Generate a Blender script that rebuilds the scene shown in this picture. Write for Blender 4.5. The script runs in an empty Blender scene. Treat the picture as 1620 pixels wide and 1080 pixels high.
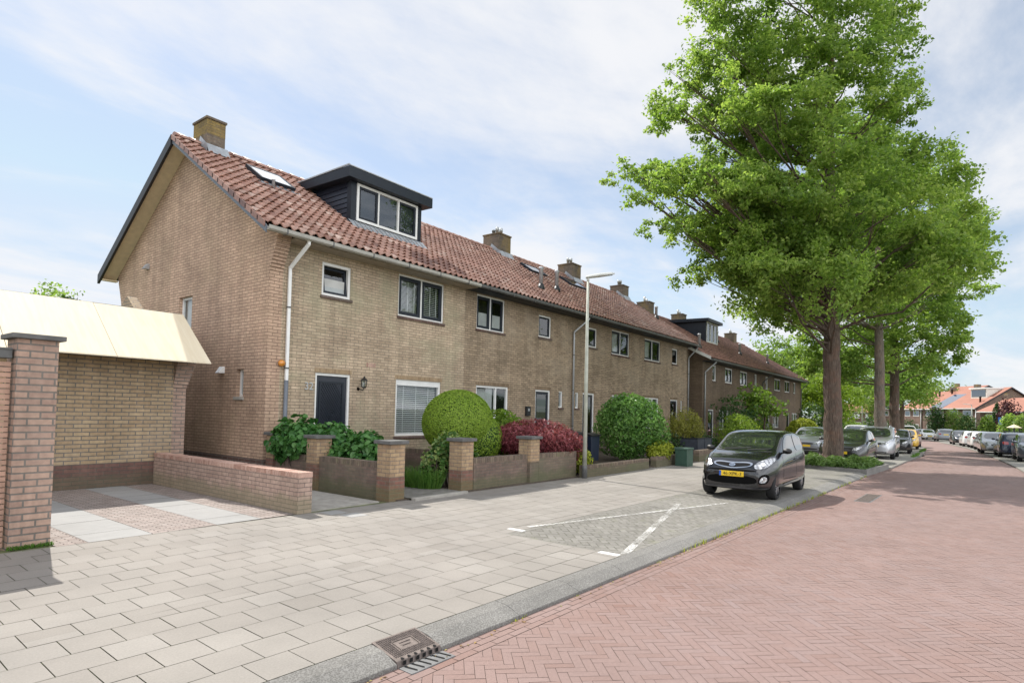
import bpy, bmesh, math, random
import numpy as np
from mathutils import Vector, Matrix
from mathutils.bvhtree import BVHTree
from mathutils.geometry import delaunay_2d_cdt
random.seed(7)
SC = bpy.context.scene
COL = SC.collection
# ------------------------------------------------------------------ camera, world, sun, exposure
F_PX = 948.0
cam_d = bpy.data.cameras.new('camera')
cam_d.sensor_width = 36.0
cam_d.lens = 36.0 * F_PX / 1620.0
cam_d.shift_x = 0.0
cam_d.shift_y = (618.0 - 540.0) / 1620.0
cam_d.clip_start = 0.05
cam_d.clip_end = 5000
cam = bpy.data.objects.new('camera', cam_d)
COL.objects.link(cam)
d1 = Vector((1535 - 810, 666 - 618, F_PX)).normalized()      # world +X seen by the camera (right, down, forward)
d2 = Vector((-430 - 810, 621 - 618, F_PX))
d2 = (d2 - d1 * d2.dot(d1)).normalized()                     # world +Y
d3 = d1.cross(d2)
if d3.y > 0: d3 = -d3                                        # world +Z
right = Vector((d1.x, d2.x, d3.x)); down = Vector((d1.y, d2.y, d3.y)); fwd = Vector((d1.z, d2.z, d3.z))
R = Matrix((right, -down, -fwd)).transposed()
cam.matrix_world = Matrix.Translation((0, 0, 1.8)) @ R.to_4x4()
SC.camera = cam

SUN_EL, SUN_AZ = math.radians(52), math.radians(14)          # azimuth from +Y towards +X
sd = Vector((math.sin(SUN_AZ) * math.cos(SUN_EL), math.cos(SUN_AZ) * math.cos(SUN_EL), math.sin(SUN_EL)))
sun_d = bpy.data.lights.new('sun', 'SUN')
sun_d.energy = 4.7; sun_d.angle = math.radians(0.5); sun_d.color = (1.0, 0.955, 0.88)
sun = bpy.data.objects.new('sun', sun_d); COL.objects.link(sun)
sun.rotation_euler = (-sd).to_track_quat('-Z', 'Y').to_euler()
sun.location = (0, 0, 40)

w = bpy.data.worlds.new('World'); SC.world = w; w.use_nodes = True
nt = w.node_tree; N = nt.nodes; Lk = nt.links; N.clear()
out = N.new('ShaderNodeOutputWorld'); bg = N.new('ShaderNodeBackground'); bg.inputs['Strength'].default_value = 0.095
sky = N.new('ShaderNodeTexSky'); sky.sky_type = 'NISHITA'; sky.sun_disc = False
sky.sun_elevation = SUN_EL; sky.sun_rotation = SUN_AZ
sky.air_density = 1.0; sky.dust_density = 0.35; sky.ozone_density = 1.6
tc = N.new('ShaderNodeTexCoord')
sep = N.new('ShaderNodeSeparateXYZ'); Lk.new(tc.outputs['Generated'], sep.inputs[0])
def wm(op, a, b=None):
    n = N.new('ShaderNodeMath'); n.operation = op
    for i, x in enumerate((a, b)):
        if x is None: continue
        if isinstance(x, (int, float)): n.inputs[i].default_value = x
        else: Lk.new(x, n.inputs[i])
    return n.outputs[0]
zc = wm('ADD', wm('MAXIMUM', sep.outputs[2], 0.0), 0.16)
cmb = N.new('ShaderNodeCombineXYZ')
Lk.new(wm('DIVIDE', sep.outputs[0], zc), cmb.inputs[0]); Lk.new(wm('DIVIDE', sep.outputs[1], zc), cmb.inputs[1])
mp = N.new('ShaderNodeMapping'); Lk.new(cmb.outputs[0], mp.inputs[0])
mp.inputs['Rotation'].default_value = (0, 0, math.radians(25)); mp.inputs['Scale'].default_value = (0.55, 1.0, 1)
mp.inputs['Location'].default_value = (2.9, 1.3, 0)
n1 = N.new('ShaderNodeTexNoise'); n1.inputs['Scale'].default_value = 1.1; n1.inputs['Detail'].default_value = 9; n1.inputs['Roughness'].default_value = 0.58; n1.inputs['Distortion'].default_value = 0.5
Lk.new(mp.outputs[0], n1.inputs['Vector'])
n2 = N.new('ShaderNodeTexNoise'); n2.inputs['Scale'].default_value = 3.4; n2.inputs['Detail'].default_value = 8; n2.inputs['Roughness'].default_value = 0.62
Lk.new(mp.outputs[0], n2.inputs['Vector'])
cl = wm('ADD', wm('MULTIPLY', n1.outputs[0], 0.75), wm('MULTIPLY', n2.outputs[0], 0.25))
rp = N.new('ShaderNodeValToRGB'); Lk.new(cl, rp.inputs[0])
rp.color_ramp.elements[0].position = 0.40; rp.color_ramp.elements[1].position = 0.60
rp.color_ramp.interpolation = 'EASE'
cf = wm('MULTIPLY', rp.outputs[0], 0.84)
cf = wm('ADD', cf, 0.09)
mx = N.new('ShaderNodeMixRGB'); Lk.new(cf, mx.inputs[0])
hz = N.new('ShaderNodeMixRGB'); hz.blend_type = 'ADD'; hz.inputs[0].default_value = 1.0
Lk.new(sky.outputs[0], hz.inputs[1]); hz.inputs[2].default_value = (1.9, 2.0, 1.9, 1)
dk = N.new('ShaderNodeMixRGB'); dk.blend_type = 'DARKEN'; dk.inputs[0].default_value = 1.0; dk.inputs[2].default_value = (5.7, 7.0, 8.6, 1)
Lk.new(hz.outputs[0], dk.inputs[1]); Lk.new(dk.outputs[0], mx.inputs[1])
fill_dir = wm('ADD', wm('MULTIPLY', sep.outputs[1], -.84), wm('MULTIPLY', sep.outputs[0], -.54))                     # clouds behind the camera brightened, added fill for the shaded walls
ar = N.new('ShaderNodeMapRange'); ar.inputs[1].default_value = -.1; ar.inputs[2].default_value = .65; ar.inputs[3].default_value = 1.0; ar.inputs[4].default_value = 3.3
Lk.new(fill_dir, ar.inputs[0])
cv = N.new('ShaderNodeMixRGB'); cv.blend_type = 'MULTIPLY'; cv.inputs[0].default_value = 1.0; cv.inputs[1].default_value = (8.2, 8.25, 8.45, 1)
Lk.new(ar.outputs[0], cv.inputs[2]); Lk.new(cv.outputs[0], mx.inputs[2])
Lk.new(mx.outputs[0], bg.inputs[0]); Lk.new(bg.outputs[0], out.inputs[0])

vs = SC.view_settings
vs.view_transform = 'Standard'; vs.look = 'None'; vs.exposure = 0.27; vs.gamma = 1.0; vs.use_curve_mapping = False
SC.cycles.max_bounces = 8; SC.cycles.transparent_max_bounces = 12
try: SC.cycles.use_denoising = True
except Exception: pass

# ------------------------------------------------------------------ helpers
def gz(x):
    return -0.011 * min(max(x - 25.0, 0.0), 90.0)

def tag(o, label=None, cat=None, group=None, kind=None):
    if label: o['label'] = label
    if cat: o['category'] = cat
    if group: o['group'] = group
    if kind: o['kind'] = kind
    return o

def thing(name, label, cat, loc=(0, 0, 0), rz=0.0, group=None):
    o = bpy.data.objects.new(name, None); COL.objects.link(o)
    o.empty_display_size = 0.2
    o.location = loc; o.rotation_euler = (0, 0, rz)
    return tag(o, label, cat, group)

class MB:
    def __init__(s): s.v = []; s.f = []; s.m = []; s.sm = []; s.t = []
    def add(s, vs, fs, smooth=False, tint=0.5, mi=0):
        b = len(s.v); s.v.extend([tuple(p) for p in vs])
        for f in fs:
            s.f.append(tuple(b + i for i in f)); s.sm.append(smooth); s.t.append(tint); s.m.append(mi)
        return s
    def box(s, x0, y0, z0, x1, y1, z1, **k):
        if x0 > x1: x0, x1 = x1, x0
        if y0 > y1: y0, y1 = y1, y0
        if z0 > z1: z0, z1 = z1, z0
        v = [(x0,y0,z0),(x1,y0,z0),(x1,y1,z0),(x0,y1,z0),(x0,y0,z1),(x1,y0,z1),(x1,y1,z1),(x0,y1,z1)]
        return s.add(v, [(0,3,2,1),(4,5,6,7),(0,1,5,4),(1,2,6,5),(2,3,7,6),(3,0,4,7)], **k)
    def quad(s, a, b, c, d, **k): return s.add([a, b, c, d], [(0,1,2,3)], **k)
    def prism(s, poly, axis, a, b, **k):          # poly: list of 2D points, extruded along axis from a to b
        n = len(poly)
        def p(u, v, w):
            return (w, u, v) if axis == 'x' else ((u, w, v) if axis == 'y' else (u, v, w))
        v = [p(u, q, a) for u, q in poly] + [p(u, q, b) for u, q in poly]
        f = [tuple(range(n))[::-1], tuple(range(n, 2*n))] + [(i, (i+1) % n, n + (i+1) % n, n + i) for i in range(n)]
        ar = sum(poly[i][0]*poly[(i+1)%n][1] - poly[(i+1)%n][0]*poly[i][1] for i in range(n))
        flip = (ar < 0) != (b < a) 
        if axis == 'y': flip = not flip
        if flip: f = [q[::-1] for q in f]
        return s.add(v, f, **k)
    def tube(s, pts, rad, n=8, caps=True, smooth=True, **k):
        pts = [Vector(p) for p in pts]
        if isinstance(rad, (int, float)): rad = [rad] * len(pts)
        vs = []; fs = []; prev = None
        for i, p in enumerate(pts):
            d = (pts[min(i+1, len(pts)-1)] - pts[max(i-1, 0)]).normalized()
            if prev is None:
                u = d.orthogonal().normalized()
            else:
                u = (prev - d * prev.dot(d)); u = u.normalized() if u.length > 1e-6 else d.orthogonal().normalized()
            prev = u; q = d.cross(u)
            for j in range(n):
                a = 2 * math.pi * j / n
                vs.append(p + (u * math.cos(a) + q * math.sin(a)) * rad[i])
        for i in range(len(pts) - 1):
            for j in range(n):
                k2 = (j + 1) % n
                fs.append((i*n + j, i*n + k2, (i+1)*n + k2, (i+1)*n + j))
        s.add(vs, fs, smooth=smooth, **k)
        if caps:
            b = len(s.v) - len(vs)
            s.f.append(tuple(b + j for j in range(n))[::-1]); s.f.append(tuple(b + (len(pts)-1)*n + j for j in range(n)))
            for _ in (0, 1): s.sm.append(False); s.t.append(k.get('tint', .5)); s.m.append(k.get('mi', 0))
        return s
    def lathe(s, prof, c=(0,0,0), axis='z', n=20, smooth=True, ends=True, **k):
        vs = []; fs = []
        for r, h in prof:
            for j in range(n):
                a = 2 * math.pi * j / n
                p = (r*math.cos(a), r*math.sin(a), h)
                if axis == 'y': p = (p[0], p[2], -p[1])
                if axis == 'x': p = (p[2], p[0], p[1])
                vs.append((p[0]+c[0], p[1]+c[1], p[2]+c[2]))
        m = len(prof)
        for i in range(m - 1):
            for j in range(n):
                k2 = (j+1) % n
                fs.append((i*n+j, i*n+k2, (i+1)*n+k2, (i+1)*n+j))
        if ends and prof[0][0] > 1e-4: fs.append(tuple(range(n))[::-1])
        if ends and prof[-1][0] > 1e-4: fs.append(tuple((m-1)*n + j for j in range(n)))
        return s.add(vs, fs, smooth=smooth, **k)
    def build(s, name, mat, parent=None, bevel=0.0, tints=False, loc=None, sharp=None):
        me = bpy.data.meshes.new(name)
        me.from_pydata(s.v, [], s.f)
        mats = mat if isinstance(mat, (list, tuple)) else [mat]
        for m_ in mats: me.materials.append(m_)
        nf = len(me.polygons)
        me.polygons.foreach_set('use_smooth', np.array(s.sm, dtype=bool))
        if len(mats) > 1: me.polygons.foreach_set('material_index', np.array(s.m, dtype=np.int32))
        # box-projected UVs in metres
        uv = me.uv_layers.new(name='UVMap')
        nl = len(me.loops)
        lv = np.empty(nl, dtype=np.int32); me.loops.foreach_get('vertex_index', lv)
        co = np.array(s.v, dtype=np.float64)[lv]
        lt = np.empty(nf, dtype=np.int32); me.polygons.foreach_get('loop_total', lt)
        nr = np.empty(nf * 3); me.polygons.foreach_get('normal', nr); nr = np.abs(nr.reshape(-1, 3))
        ax = np.repeat(np.argmax(nr + np.array([0, .001, .002]), axis=1), lt)
        u = np.where(ax == 0, co[:, 1], co[:, 0]); v = np.where(ax == 2, co[:, 1], co[:, 2])
        uv.data.foreach_set('uv', np.stack([u, v], 1).astype(np.float32).ravel())
        if tints:
            ca = me.color_attributes.new(name='tint', type='FLOAT_COLOR', domain='CORNER')
            t = np.repeat(np.array(s.t, dtype=np.float32), lt)
            ca.data.foreach_set('color', np.stack([t, t, t, np.ones_like(t)], 1).ravel())
        if sharp is not None: me.set_sharp_from_angle(angle=math.radians(sharp))
        me.update()
        o = bpy.data.objects.new(name, me); COL.objects.link(o)
        if parent is not None: o.parent = parent
        if loc is not None: o.location = loc
        if bevel > 0:
            b = o.modifiers.new('bevel', 'BEVEL'); b.width = bevel; b.segments = 2; b.limit_method = 'ANGLE'; b.angle_limit = math.radians(40)
        return o

def np_mesh(name, verts, nq, mat, parent=None, tint=None, smooth=False):
    """quad soup: verts (nq*4,3)"""
    me = bpy.data.meshes.new(name)
    me.vertices.add(nq * 4); me.vertices.foreach_set('co', verts.astype(np.float32).ravel())
    me.loops.add(nq * 4); me.loops.foreach_set('vertex_index', np.arange(nq * 4, dtype=np.int32))
    me.polygons.add(nq)
    me.polygons.foreach_set('loop_start', np.arange(0, nq * 4, 4, dtype=np.int32))
    try: me.polygons.foreach_set('loop_total', np.full(nq, 4, dtype=np.int32))
    except Exception: pass
    me.materials.append(mat)
    if tint is not None:
        ca = me.color_attributes.new(name='tint', type='FLOAT_COLOR', domain='CORNER')
        t = np.repeat(tint.astype(np.float32), 4)
        ca.data.foreach_set('color', np.stack([t, t, t, np.ones_like(t)], 1).ravel())
    me.update(calc_edges=True)
    me.validate()
    o = bpy.data.objects.new(name, me); COL.objects.link(o)
    if parent is not None: o.parent = parent
    return o

def copy_tree(o, parent=None):
    c = o.copy(); COL.objects.link(c)
    if parent is not None: c.parent = parent
    for ch in list(o.children): copy_tree(ch, c)
    return c

# ------------------------------------------------------------------ materials
class NT:
    def __init__(s, name):
        s.mat = bpy.data.materials.new(name); s.mat.use_nodes = True
        s.t = s.mat.node_tree; s.t.nodes.clear()
        s.out = s.n('ShaderNodeOutputMaterial'); s.p = s.n('ShaderNodeBsdfPrincipled')
        s.l(s.p.outputs[0], s.out.inputs[0])
    def n(s, t): return s.t.nodes.new(t)
    def l(s, a, b): s.t.links.new(a, b)
    def coord(s, which='Object', scale=None):
        c = s.n('ShaderNodeTexCoord'); o = c.outputs[which]
        if scale is not None:
            m = s.n('ShaderNodeMapping'); m.inputs['Scale'].default_value = scale; s.l(o, m.inputs[0]); o = m.outputs[0]
        return o
    def noise(s, co, scale, detail=4, rough=.55, dist=0.0):
        n = s.n('ShaderNodeTexNoise'); n.inputs['Scale'].default_value = scale; n.inputs['Detail'].default_value = detail
        n.inputs['Roughness'].default_value = rough; n.inputs['Distortion'].default_value = dist
        s.l(co, n.inputs['Vector']); return n.outputs[0]
    def ramp(s, fac, stops):
        r = s.n('ShaderNodeValToRGB'); s.l(fac, r.inputs[0]); cr = r.color_ramp
        while len(cr.elements) < len(stops): cr.elements.new(0.5)
        for e, (p, c) in zip(cr.elements, stops):
            e.position = p; e.color = (*c, 1) if hasattr(c, '__len__') else (c, c, c, 1)
        return r.outputs[0]
    def mix(s, fac, a, b, mode='MIX'):
        m = s.n('ShaderNodeMixRGB'); m.blend_type = mode
        for i, x in enumerate((fac, a, b)):
            if hasattr(x, 'is_linked') or hasattr(x, 'links'): s.l(x, m.inputs[i])
            elif i == 0: m.inputs[0].default_value = x
            else: m.inputs[i].default_value = (*x, 1)
        return m.outputs[0]
    def math(s, op, a, b=0.0):
        m = s.n('ShaderNodeMath'); m.operation = op
        for i, x in enumerate((a, b)):
            if isinstance(x, (int, float)): m.inputs[i].default_value = x
            else: s.l(x, m.inputs[i])
        return m.outputs[0]
    def bump(s, h, strength=.3, dist=.01):
        b = s.n('ShaderNodeBump'); b.inputs['Strength'].default_value = strength; b.inputs['Distance'].default_value = dist
        s.l(h, b.inputs['Height']); s.l(b.outputs[0], s.p.inputs['Normal'])
    def set(s, **k):
        for a, b in k.items():
            a = a.replace('_', ' ')
            if hasattr(b, 'links'): s.l(b, s.p.inputs[a])
            elif hasattr(b, '__len__') and len(b) == 3: s.p.inputs[a].default_value = (*b, 1)
            else: s.p.inputs[a].default_value = b
        return s

def plain(name, c, rough=.55, metal=0.0, var=.18, scale=6.0, bump=0.0, coat=0.0, spec=.5):
    t = NT(name); co = t.coord('Object')
    f = t.noise(co, scale, 5)
    lo = tuple(x * (1 - var) for x in c); hi = tuple(min(1, x * (1 + var)) for x in c)
    t.set(Base_Color=t.ramp(f, [(.3, lo), (.7, hi)]), Roughness=rough, Metallic=metal)
    t.p.inputs['Specular IOR Level'].default_value = spec
    if coat: t.p.inputs['Coat Weight'].default_value = coat; t.p.inputs['Coat Roughness'].default_value = .03
    if bump: t.bump(t.noise(co, scale * 8, 6), bump, .01)
    return t.mat

def brick(name, c1, c2, mortar, bw=.27, bh=.079, ms=.0075, stain=None, stain_amt=.5, rough=.85, var=.25, bias=0.0, moss=None, shift=.5):
    t = NT(name); uv = t.coord('UV'); ob = t.coord('Object')
    b = t.n('ShaderNodeTexBrick'); b.inputs['Scale'].default_value = 1.0
    b.inputs['Brick Width'].default_value = bw; b.inputs['Row Height'].default_value = bh
    b.inputs['Mortar Size'].default_value = ms; b.inputs['Mortar Smooth'].default_value = .25; b.inputs['Bias'].default_value = bias
    b.offset = shift
    b.inputs['Color1'].default_value = (*c1, 1); b.inputs['Color2'].default_value = (*c2, 1); b.inputs['Mortar'].default_value = (*mortar, 1)
    t.l(uv, b.inputs['Vector'])
    col = b.outputs['Color']
    big = t.noise(ob, .9, 6, .62)
    col = t.mix(1.0, col, t.ramp(big, [(.3, 1 - var), (.7, 1 + var * .5)]), 'MULTIPLY')
    fine = t.noise(ob, 14, 4, .6)
    col = t.mix(1.0, col, t.ramp(fine, [(.3, .82), (.7, 1.12)]), 'MULTIPLY')
    stk = t.noise(t.coord('Object', (2.6, 2.6, .16)), 1.6, 6, .6)
    col = t.mix(1.0, col, t.ramp(stk, [(.32, .84), (.6, 1.06)]), 'MULTIPLY')
    if stain is not None:
        sf = t.ramp(t.noise(ob, .55, 7, .65, .6), [(.48, 0.0), (.66, stain_amt)])
        col = t.mix(sf, col, stain)
    if moss is not None:                                   # damp green band above the ground (a real stain)
        sx = t.n('ShaderNodeSeparateXYZ'); t.l(ob, sx.inputs[0])
        hgt = t.math('ADD', sx.outputs[2], t.math('MULTIPLY', t.noise(ob, 3, 5), -.35))
        mf = t.ramp(hgt, [(.0, .55), (.16, 0.0)])
        col = t.mix(mf, col, moss)
    t.set(Base_Color=col, Roughness=rough)
    h = t.math('ADD', t.math('MULTIPLY', b.outputs['Fac'], -1.0), t.math('MULTIPLY', fine, .5))
    t.bump(h, .6, .008)
    return t.mat

def tinted(name, stops, rough=.85, speck=.12, scale=30, bump=.25, big=.12, coat=0.0, moss=None):
    """colour from the per-piece 'tint' attribute plus grain"""
    t = NT(name); ob = t.coord('Object')
    a = t.n('ShaderNodeAttribute'); a.attribute_name = 'tint'
    col = t.ramp(a.outputs['Fac'], stops)
    g = t.noise(ob, scale, 5, .7); col = t.mix(1.0, col, t.ramp(g, [(.3, 1 - speck), (.7, 1 + speck)]), 'MULTIPLY')
    b2 = t.noise(ob, .7, 5, .6); col = t.mix(1.0, col, t.ramp(b2, [(.3, 1 - big), (.7, 1 + big * .6)]), 'MULTIPLY')
    if moss is not None:
        col = t.mix(t.ramp(t.noise(ob, 2.2, 7, .7), [(.56, 0.0), (.72, .6)]), col, moss)
    t.set(Base_Color=col, Roughness=rough)
    if bump: t.bump(g, bump, .006)
    return t.mat

def leaf(name, stops, rough=.5, trans=.35, gain=1.35):
    t = NT(name)
    a = t.n('ShaderNodeAttribute'); a.attribute_name = 'tint'
    col = t.ramp(a.outputs['Fac'], stops)
    t.set(Base_Color=col, Roughness=rough); t.p.inputs['Specular IOR Level'].default_value = .35
    tr = t.n('ShaderNodeBsdfTranslucent')
    tcx = t.mix(1.0, col, (gain * 1.02, gain * 1.08, gain * .70), 'MULTIPLY'); t.l(tcx, tr.inputs[0])
    ms = t.n('ShaderNodeMixShader'); ms.inputs[0].default_value = trans
    t.l(t.p.outputs[0], ms.inputs[1]); t.l(tr.outputs[0], ms.inputs[2]); t.l(ms.outputs[0], t.out.inputs[0])
    return t.mat

def glass(name, tint=(.55, .6, .6), clear=.75, dark=(.01, .012, .012)):
    """window pane: see-through with real reflections"""
    t = NT(name)
    tr = t.n('ShaderNodeBsdfTransparent'); tr.inputs[0].default_value = (*tint, 1)
    df = t.n('ShaderNodeBsdfDiffuse'); df.inputs[0].default_value = (*dark, 1)
    m1 = t.n('ShaderNodeMixShader'); m1.inputs[0].default_value = clear; t.l(df.outputs[0], m1.inputs[1]); t.l(tr.outputs[0], m1.inputs[2])
    gl = t.n('ShaderNodeBsdfGlossy'); gl.inputs['Roughness'].default_value = .015; gl.inputs[0].default_value = (.95, .97, 1, 1)
    lw = t.n('ShaderNodeLayerWeight'); lw.inputs[0].default_value = .5
    fr = t.math('ADD', t.math('MULTIPLY', t.math('POWER', lw.outputs['Facing'], 4.0), .88), .10)
    m2 = t.n('ShaderNodeMixShader'); t.l(fr, m2.inputs[0]); t.l(m1.outputs[0], m2.inputs[1]); t.l(gl.outputs[0], m2.inputs[2])
    t.l(m2.outputs[0], t.out.inputs[0])
    return t.mat

M = {}
M['brick_tan'] = brick('tan facade brick', (.575, .445, .315), (.440, .332, .230), (.24, .195, .14), ms=.0085, stain=(.34, .335, .215), stain_amt=.45)
M['brick_gable'] = brick('gable brick', (.60, .415, .295), (.50, .335, .238), (.25, .168, .118), ms=.009, stain=(.40, .30, .19), stain_amt=.3)
M['brick_brown'] = brick('brown facade brick', (.420, .315, .212), (.275, .205, .136), (.130, .100, .070), stain=(.47, .39, .29), stain_amt=.32)
M['brick_dark'] = brick('dark plinth brick', (.160, .085, .070), (.110, .062, .052), (.24, .215, .185), stain=(.12, .12, .09), stain_amt=.35)
M['brick_row2'] = brick('brown row brick', (.215, .150, .100), (.150, .105, .072), (.105, .082, .062))
M['brick_garage'] = brick('yellow garage brick', (.425, .315, .190), (.340, .240, .140), (.15, .138, .118), bw=.285, bh=.083, ms=.011, var=.12, stain=(.48, .43, .36), stain_amt=.15)
M['brick_garage_plinth'] = brick('garage plinth brick', (.205, .112, .088), (.150, .082, .068), (.12, .098, .082), bw=.285, bh=.083, ms=.008, moss=(.10, .10, .06))
M['brick_post'] = brick('red gatepost brick', (.430, .290, .220), (.335, .220, .172), (.17, .15, .13), bw=.26, bh=.0825, ms=.011, var=.2, stain=(.52, .44, .37), stain_amt=.16)
M['brick_pink'] = brick('pink wall brick', (.455, .325, .262), (.370, .255, .205), (.19, .145, .12), bw=.24, bh=.073, ms=.007, var=.15, moss=(.20, .19, .11))
M['brick_garden'] = brick('weathered garden wall brick', (.205, .140, .108), (.145, .100, .080), (.135, .11, .09), bw=.23, bh=.07, stain=(.15, .15, .09), stain_amt=.5, moss=(.10, .11, .05))
M['brick_pier'] = brick('yellow pier brick', (.440, .310, .180), (.335, .220, .135), (.23, .18, .135), bw=.24, bh=.078, ms=.008, moss=(.16, .16, .07))
M['brick_pier_base'] = brick('red pier base brick', (.240, .110, .085), (.170, .092, .070), (.19, .155, .12), bw=.24, bh=.078, moss=(.13, .13, .05), stain=(.33, .24, .12), stain_amt=.35)
M['brick_chimney'] = brick('chimney brick', (.200, .150, .110), (.135, .105, .082), (.17, .15, .12), stain=(.27, .185, .045), stain_amt=.8)
M['brick_moss'] = brick('lichen covered chimney brick', (.300, .205, .065), (.185, .130, .060), (.16, .13, .07), stain=(.36, .25, .05), stain_amt=.8)
M['brick_far'] = brick('far house brick', (.235, .150, .115), (.185, .118, .092), (.18, .15, .125))
M['slate_cap'] = plain('dark stone coping', (.115, .112, .108), .75, var=.3, bump=.2)
M['tile'] = tinted('clay roof tile', [(0, (.150, .066, .048)), (.3, (.320, .160, .115)), (.7, (.430, .245, .185)), (1, (.54, .39, .32))], rough=.34, speck=.25, scale=9, bump=.15, big=.25, moss=(.22, .15, .11))
M['tile_brown'] = tinted('brown roof tile', [(0, (.12, .062, .048)), (.5, (.245, .125, .094)), (1, (.330, .185, .145))], rough=.6, speck=.2, scale=9, bump=.1, big=.2)
M['tile_orange'] = tinted('orange roof tile', [(0, (.285, .118, .08)), (1, (.395, .175, .118))], rough=.7, speck=.1, scale=3, bump=0)
M['white'] = plain('white paint', (.78, .775, .75), .4, var=.05)
M['cream'] = plain('cream paint', (.72, .69, .62), .45, var=.06)
M['anthracite'] = plain('anthracite paint', (.014, .019, .028), .42, var=.12, spec=.35)
M['navy'] = plain('dark blue door paint', (.016, .020, .032), .32, var=.15)
M['black'] = plain('black plastic', (.012, .012, .013), .45)
M['zinc'] = plain('zinc', (.42, .43, .44), .42, .35, var=.12)
M['zinc_dark'] = plain('weathered zinc', (.115, .115, .112), .5, .2, var=.25)
M['grey_pipe'] = plain('grey pipe', (.135, .150, .175), .5, var=.12)
M['gutter'] = plain('pale gutter', (.35, .335, .295), .5, var=.14)
M['lead'] = plain('lead flashing', (.36, .38, .40), .45, .3, var=.25, scale=5)
M['eave_board'] = plain('weathered eave board', (.34, .29, .225), .7, var=.15)
M['soffit'] = plain('beige soffit board', (.66, .55, .37), .7, var=.08)
M['ply'] = None
M['pane'] = glass('window pane', tint=(.86, .9, .9), clear=.93)
M['pane_dark'] = glass('dark window pane', tint=(.6, .64, .63), clear=.8)
M['blind'] = plain('white blind slats', (.72, .72, .70), .5, var=.05)
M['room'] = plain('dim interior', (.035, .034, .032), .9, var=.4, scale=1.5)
M['curtain'] = plain('pale curtain', (.55, .55, .53), .85, var=.12, scale=3)
M['steel'] = plain('galvanised steel', (.45, .46, .46), .38, .6, var=.1)
M['chrome'] = plain('chrome', (.80, .81, .83), .12, 1.0, var=.02)
M['concrete'] = plain('concrete', (.33, .31, .275), .9, var=.2, bump=.3)
M['soil'] = plain('garden soil', (.075, .058, .042), .95, var=.4, scale=5, bump=.5)
def plywood():
    t = NT('pale plywood board'); co = t.coord('Object', (1.0, .10, .10))
    g = t.noise(co, 9, 6, .65, .8); g2 = t.noise(t.coord('Object'), 1.6, 5, .6)
    c = t.ramp(g, [(.3, (.64, .545, .385)), (.55, (.685, .60, .445)), (.8, (.715, .64, .49))])
    c = t.mix(t.ramp(g2, [(.55, 0.0), (.8, .22)]), c, (.64, .53, .34))
    t.set(Base_Color=c, Roughness=.7); t.bump(g, .1, .004); return t.mat
M['ply'] = plywood()
M['pav'] = tinted('sidewalk tile', [(0, (.225, .204, .180)), (.5, (.252, .231, .206)), (1, (.278, .258, .233))], speck=.10, scale=60, bump=.2, big=.16)
M['joint'] = plain('mossy joint sand', (.125, .140, .060), .95, var=.6, scale=2.0)
M['joint_grey'] = plain('dark joint sand', (.090, .066, .056), .95, var=.3, scale=4)
M['road'] = tinted('red road clinker', [(0, (.205, .122, .100)), (.4, (.228, .152, .133)), (.75, (.238, .167, .151)), (1, (.234, .172, .161))], speck=.10, scale=45, bump=.25, big=.10, rough=.8)
M['bay'] = tinted('grey bay clinker', [(0, (.155, .146, .126)), (.5, (.205, .194, .172)), (1, (.248, .236, .212))], speck=.14, scale=40, bump=.25, big=.16, moss=(.20, .205, .12))
M['kerb'] = None
def kerbmat():
    t = NT('exposed aggregate kerb'); ob = t.coord('Object')
    v = t.n('ShaderNodeTexVoronoi'); v.inputs['Scale'].default_value = 75; t.l(ob, v.inputs['Vector'])
    f = t.noise(ob, 90, 4, .7)
    c = t.ramp(t.math('ADD', t.math('MULTIPLY', v.outputs['Distance'], .7), t.math('MULTIPLY', f, .6)), [(.25, (.100, .096, .086)), (.55, (.160, .153, .140)), (.85, (.245, .236, .22))])
    b = t.noise(ob, 1.1, 5, .6); c = t.mix(1.0, c, t.ramp(b, [(.3, .75), (.7, 1.12)]), 'MULTIPLY')
    t.set(Base_Color=c, Roughness=.9); t.bump(v.outputs['Distance'], .5, .004); return t.mat
M['kerb'] = kerbmat()
M['slab'] = tinted('pale drive slab', [(0, (.265, .262, .252)), (1, (.335, .33, .32))], speck=.05, scale=8, bump=.05, big=.12)
M['drivebrick'] = tinted('pink drive clinker', [(0, (.27, .215, .19)), (.6, (.325, .275, .248)), (1, (.355, .315, .29))], speck=.12, scale=30, bump=.2)
M['paint'] = None
def paintmat():
    t = NT('worn road paint'); ob = t.coord('Object'); f = t.noise(ob, 22, 8, .7); b = t.noise(ob, 2.0, 4)
    k = t.math('ADD', t.math('MULTIPLY', f, .7), t.math('MULTIPLY', b, .45))
    tr = t.n('ShaderNodeBsdfTransparent'); ms = t.n('ShaderNodeMixShader')
    t.l(t.ramp(k, [(.50, 0.0), (.72, .85)]), ms.inputs[0])
    t.set(Base_Color=(.74, .73, .70), Roughness=.7)
    t.l(tr.outputs[0], ms.inputs[1]); t.l(t.p.outputs[0], ms.inputs[2]); t.l(ms.outputs[0], t.out.inputs[0]); return t.mat
M['paint'] = paintmat()
M['iron'] = plain('cast iron', (.17, .138, .122), .6, .3, var=.3, scale=20, bump=.2)
M['iron_grey'] = plain('grey cast iron', (.17, .17, .17), .6, .3, var=.2)
M['void'] = plain('dark opening', (.004, .004, .004), 1.0, var=0)
M['grass_ground'] = plain('grassy ground', (.085, .105, .042), .95, var=.35, scale=1.5, bump=.3)
M['bark'] = None
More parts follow.
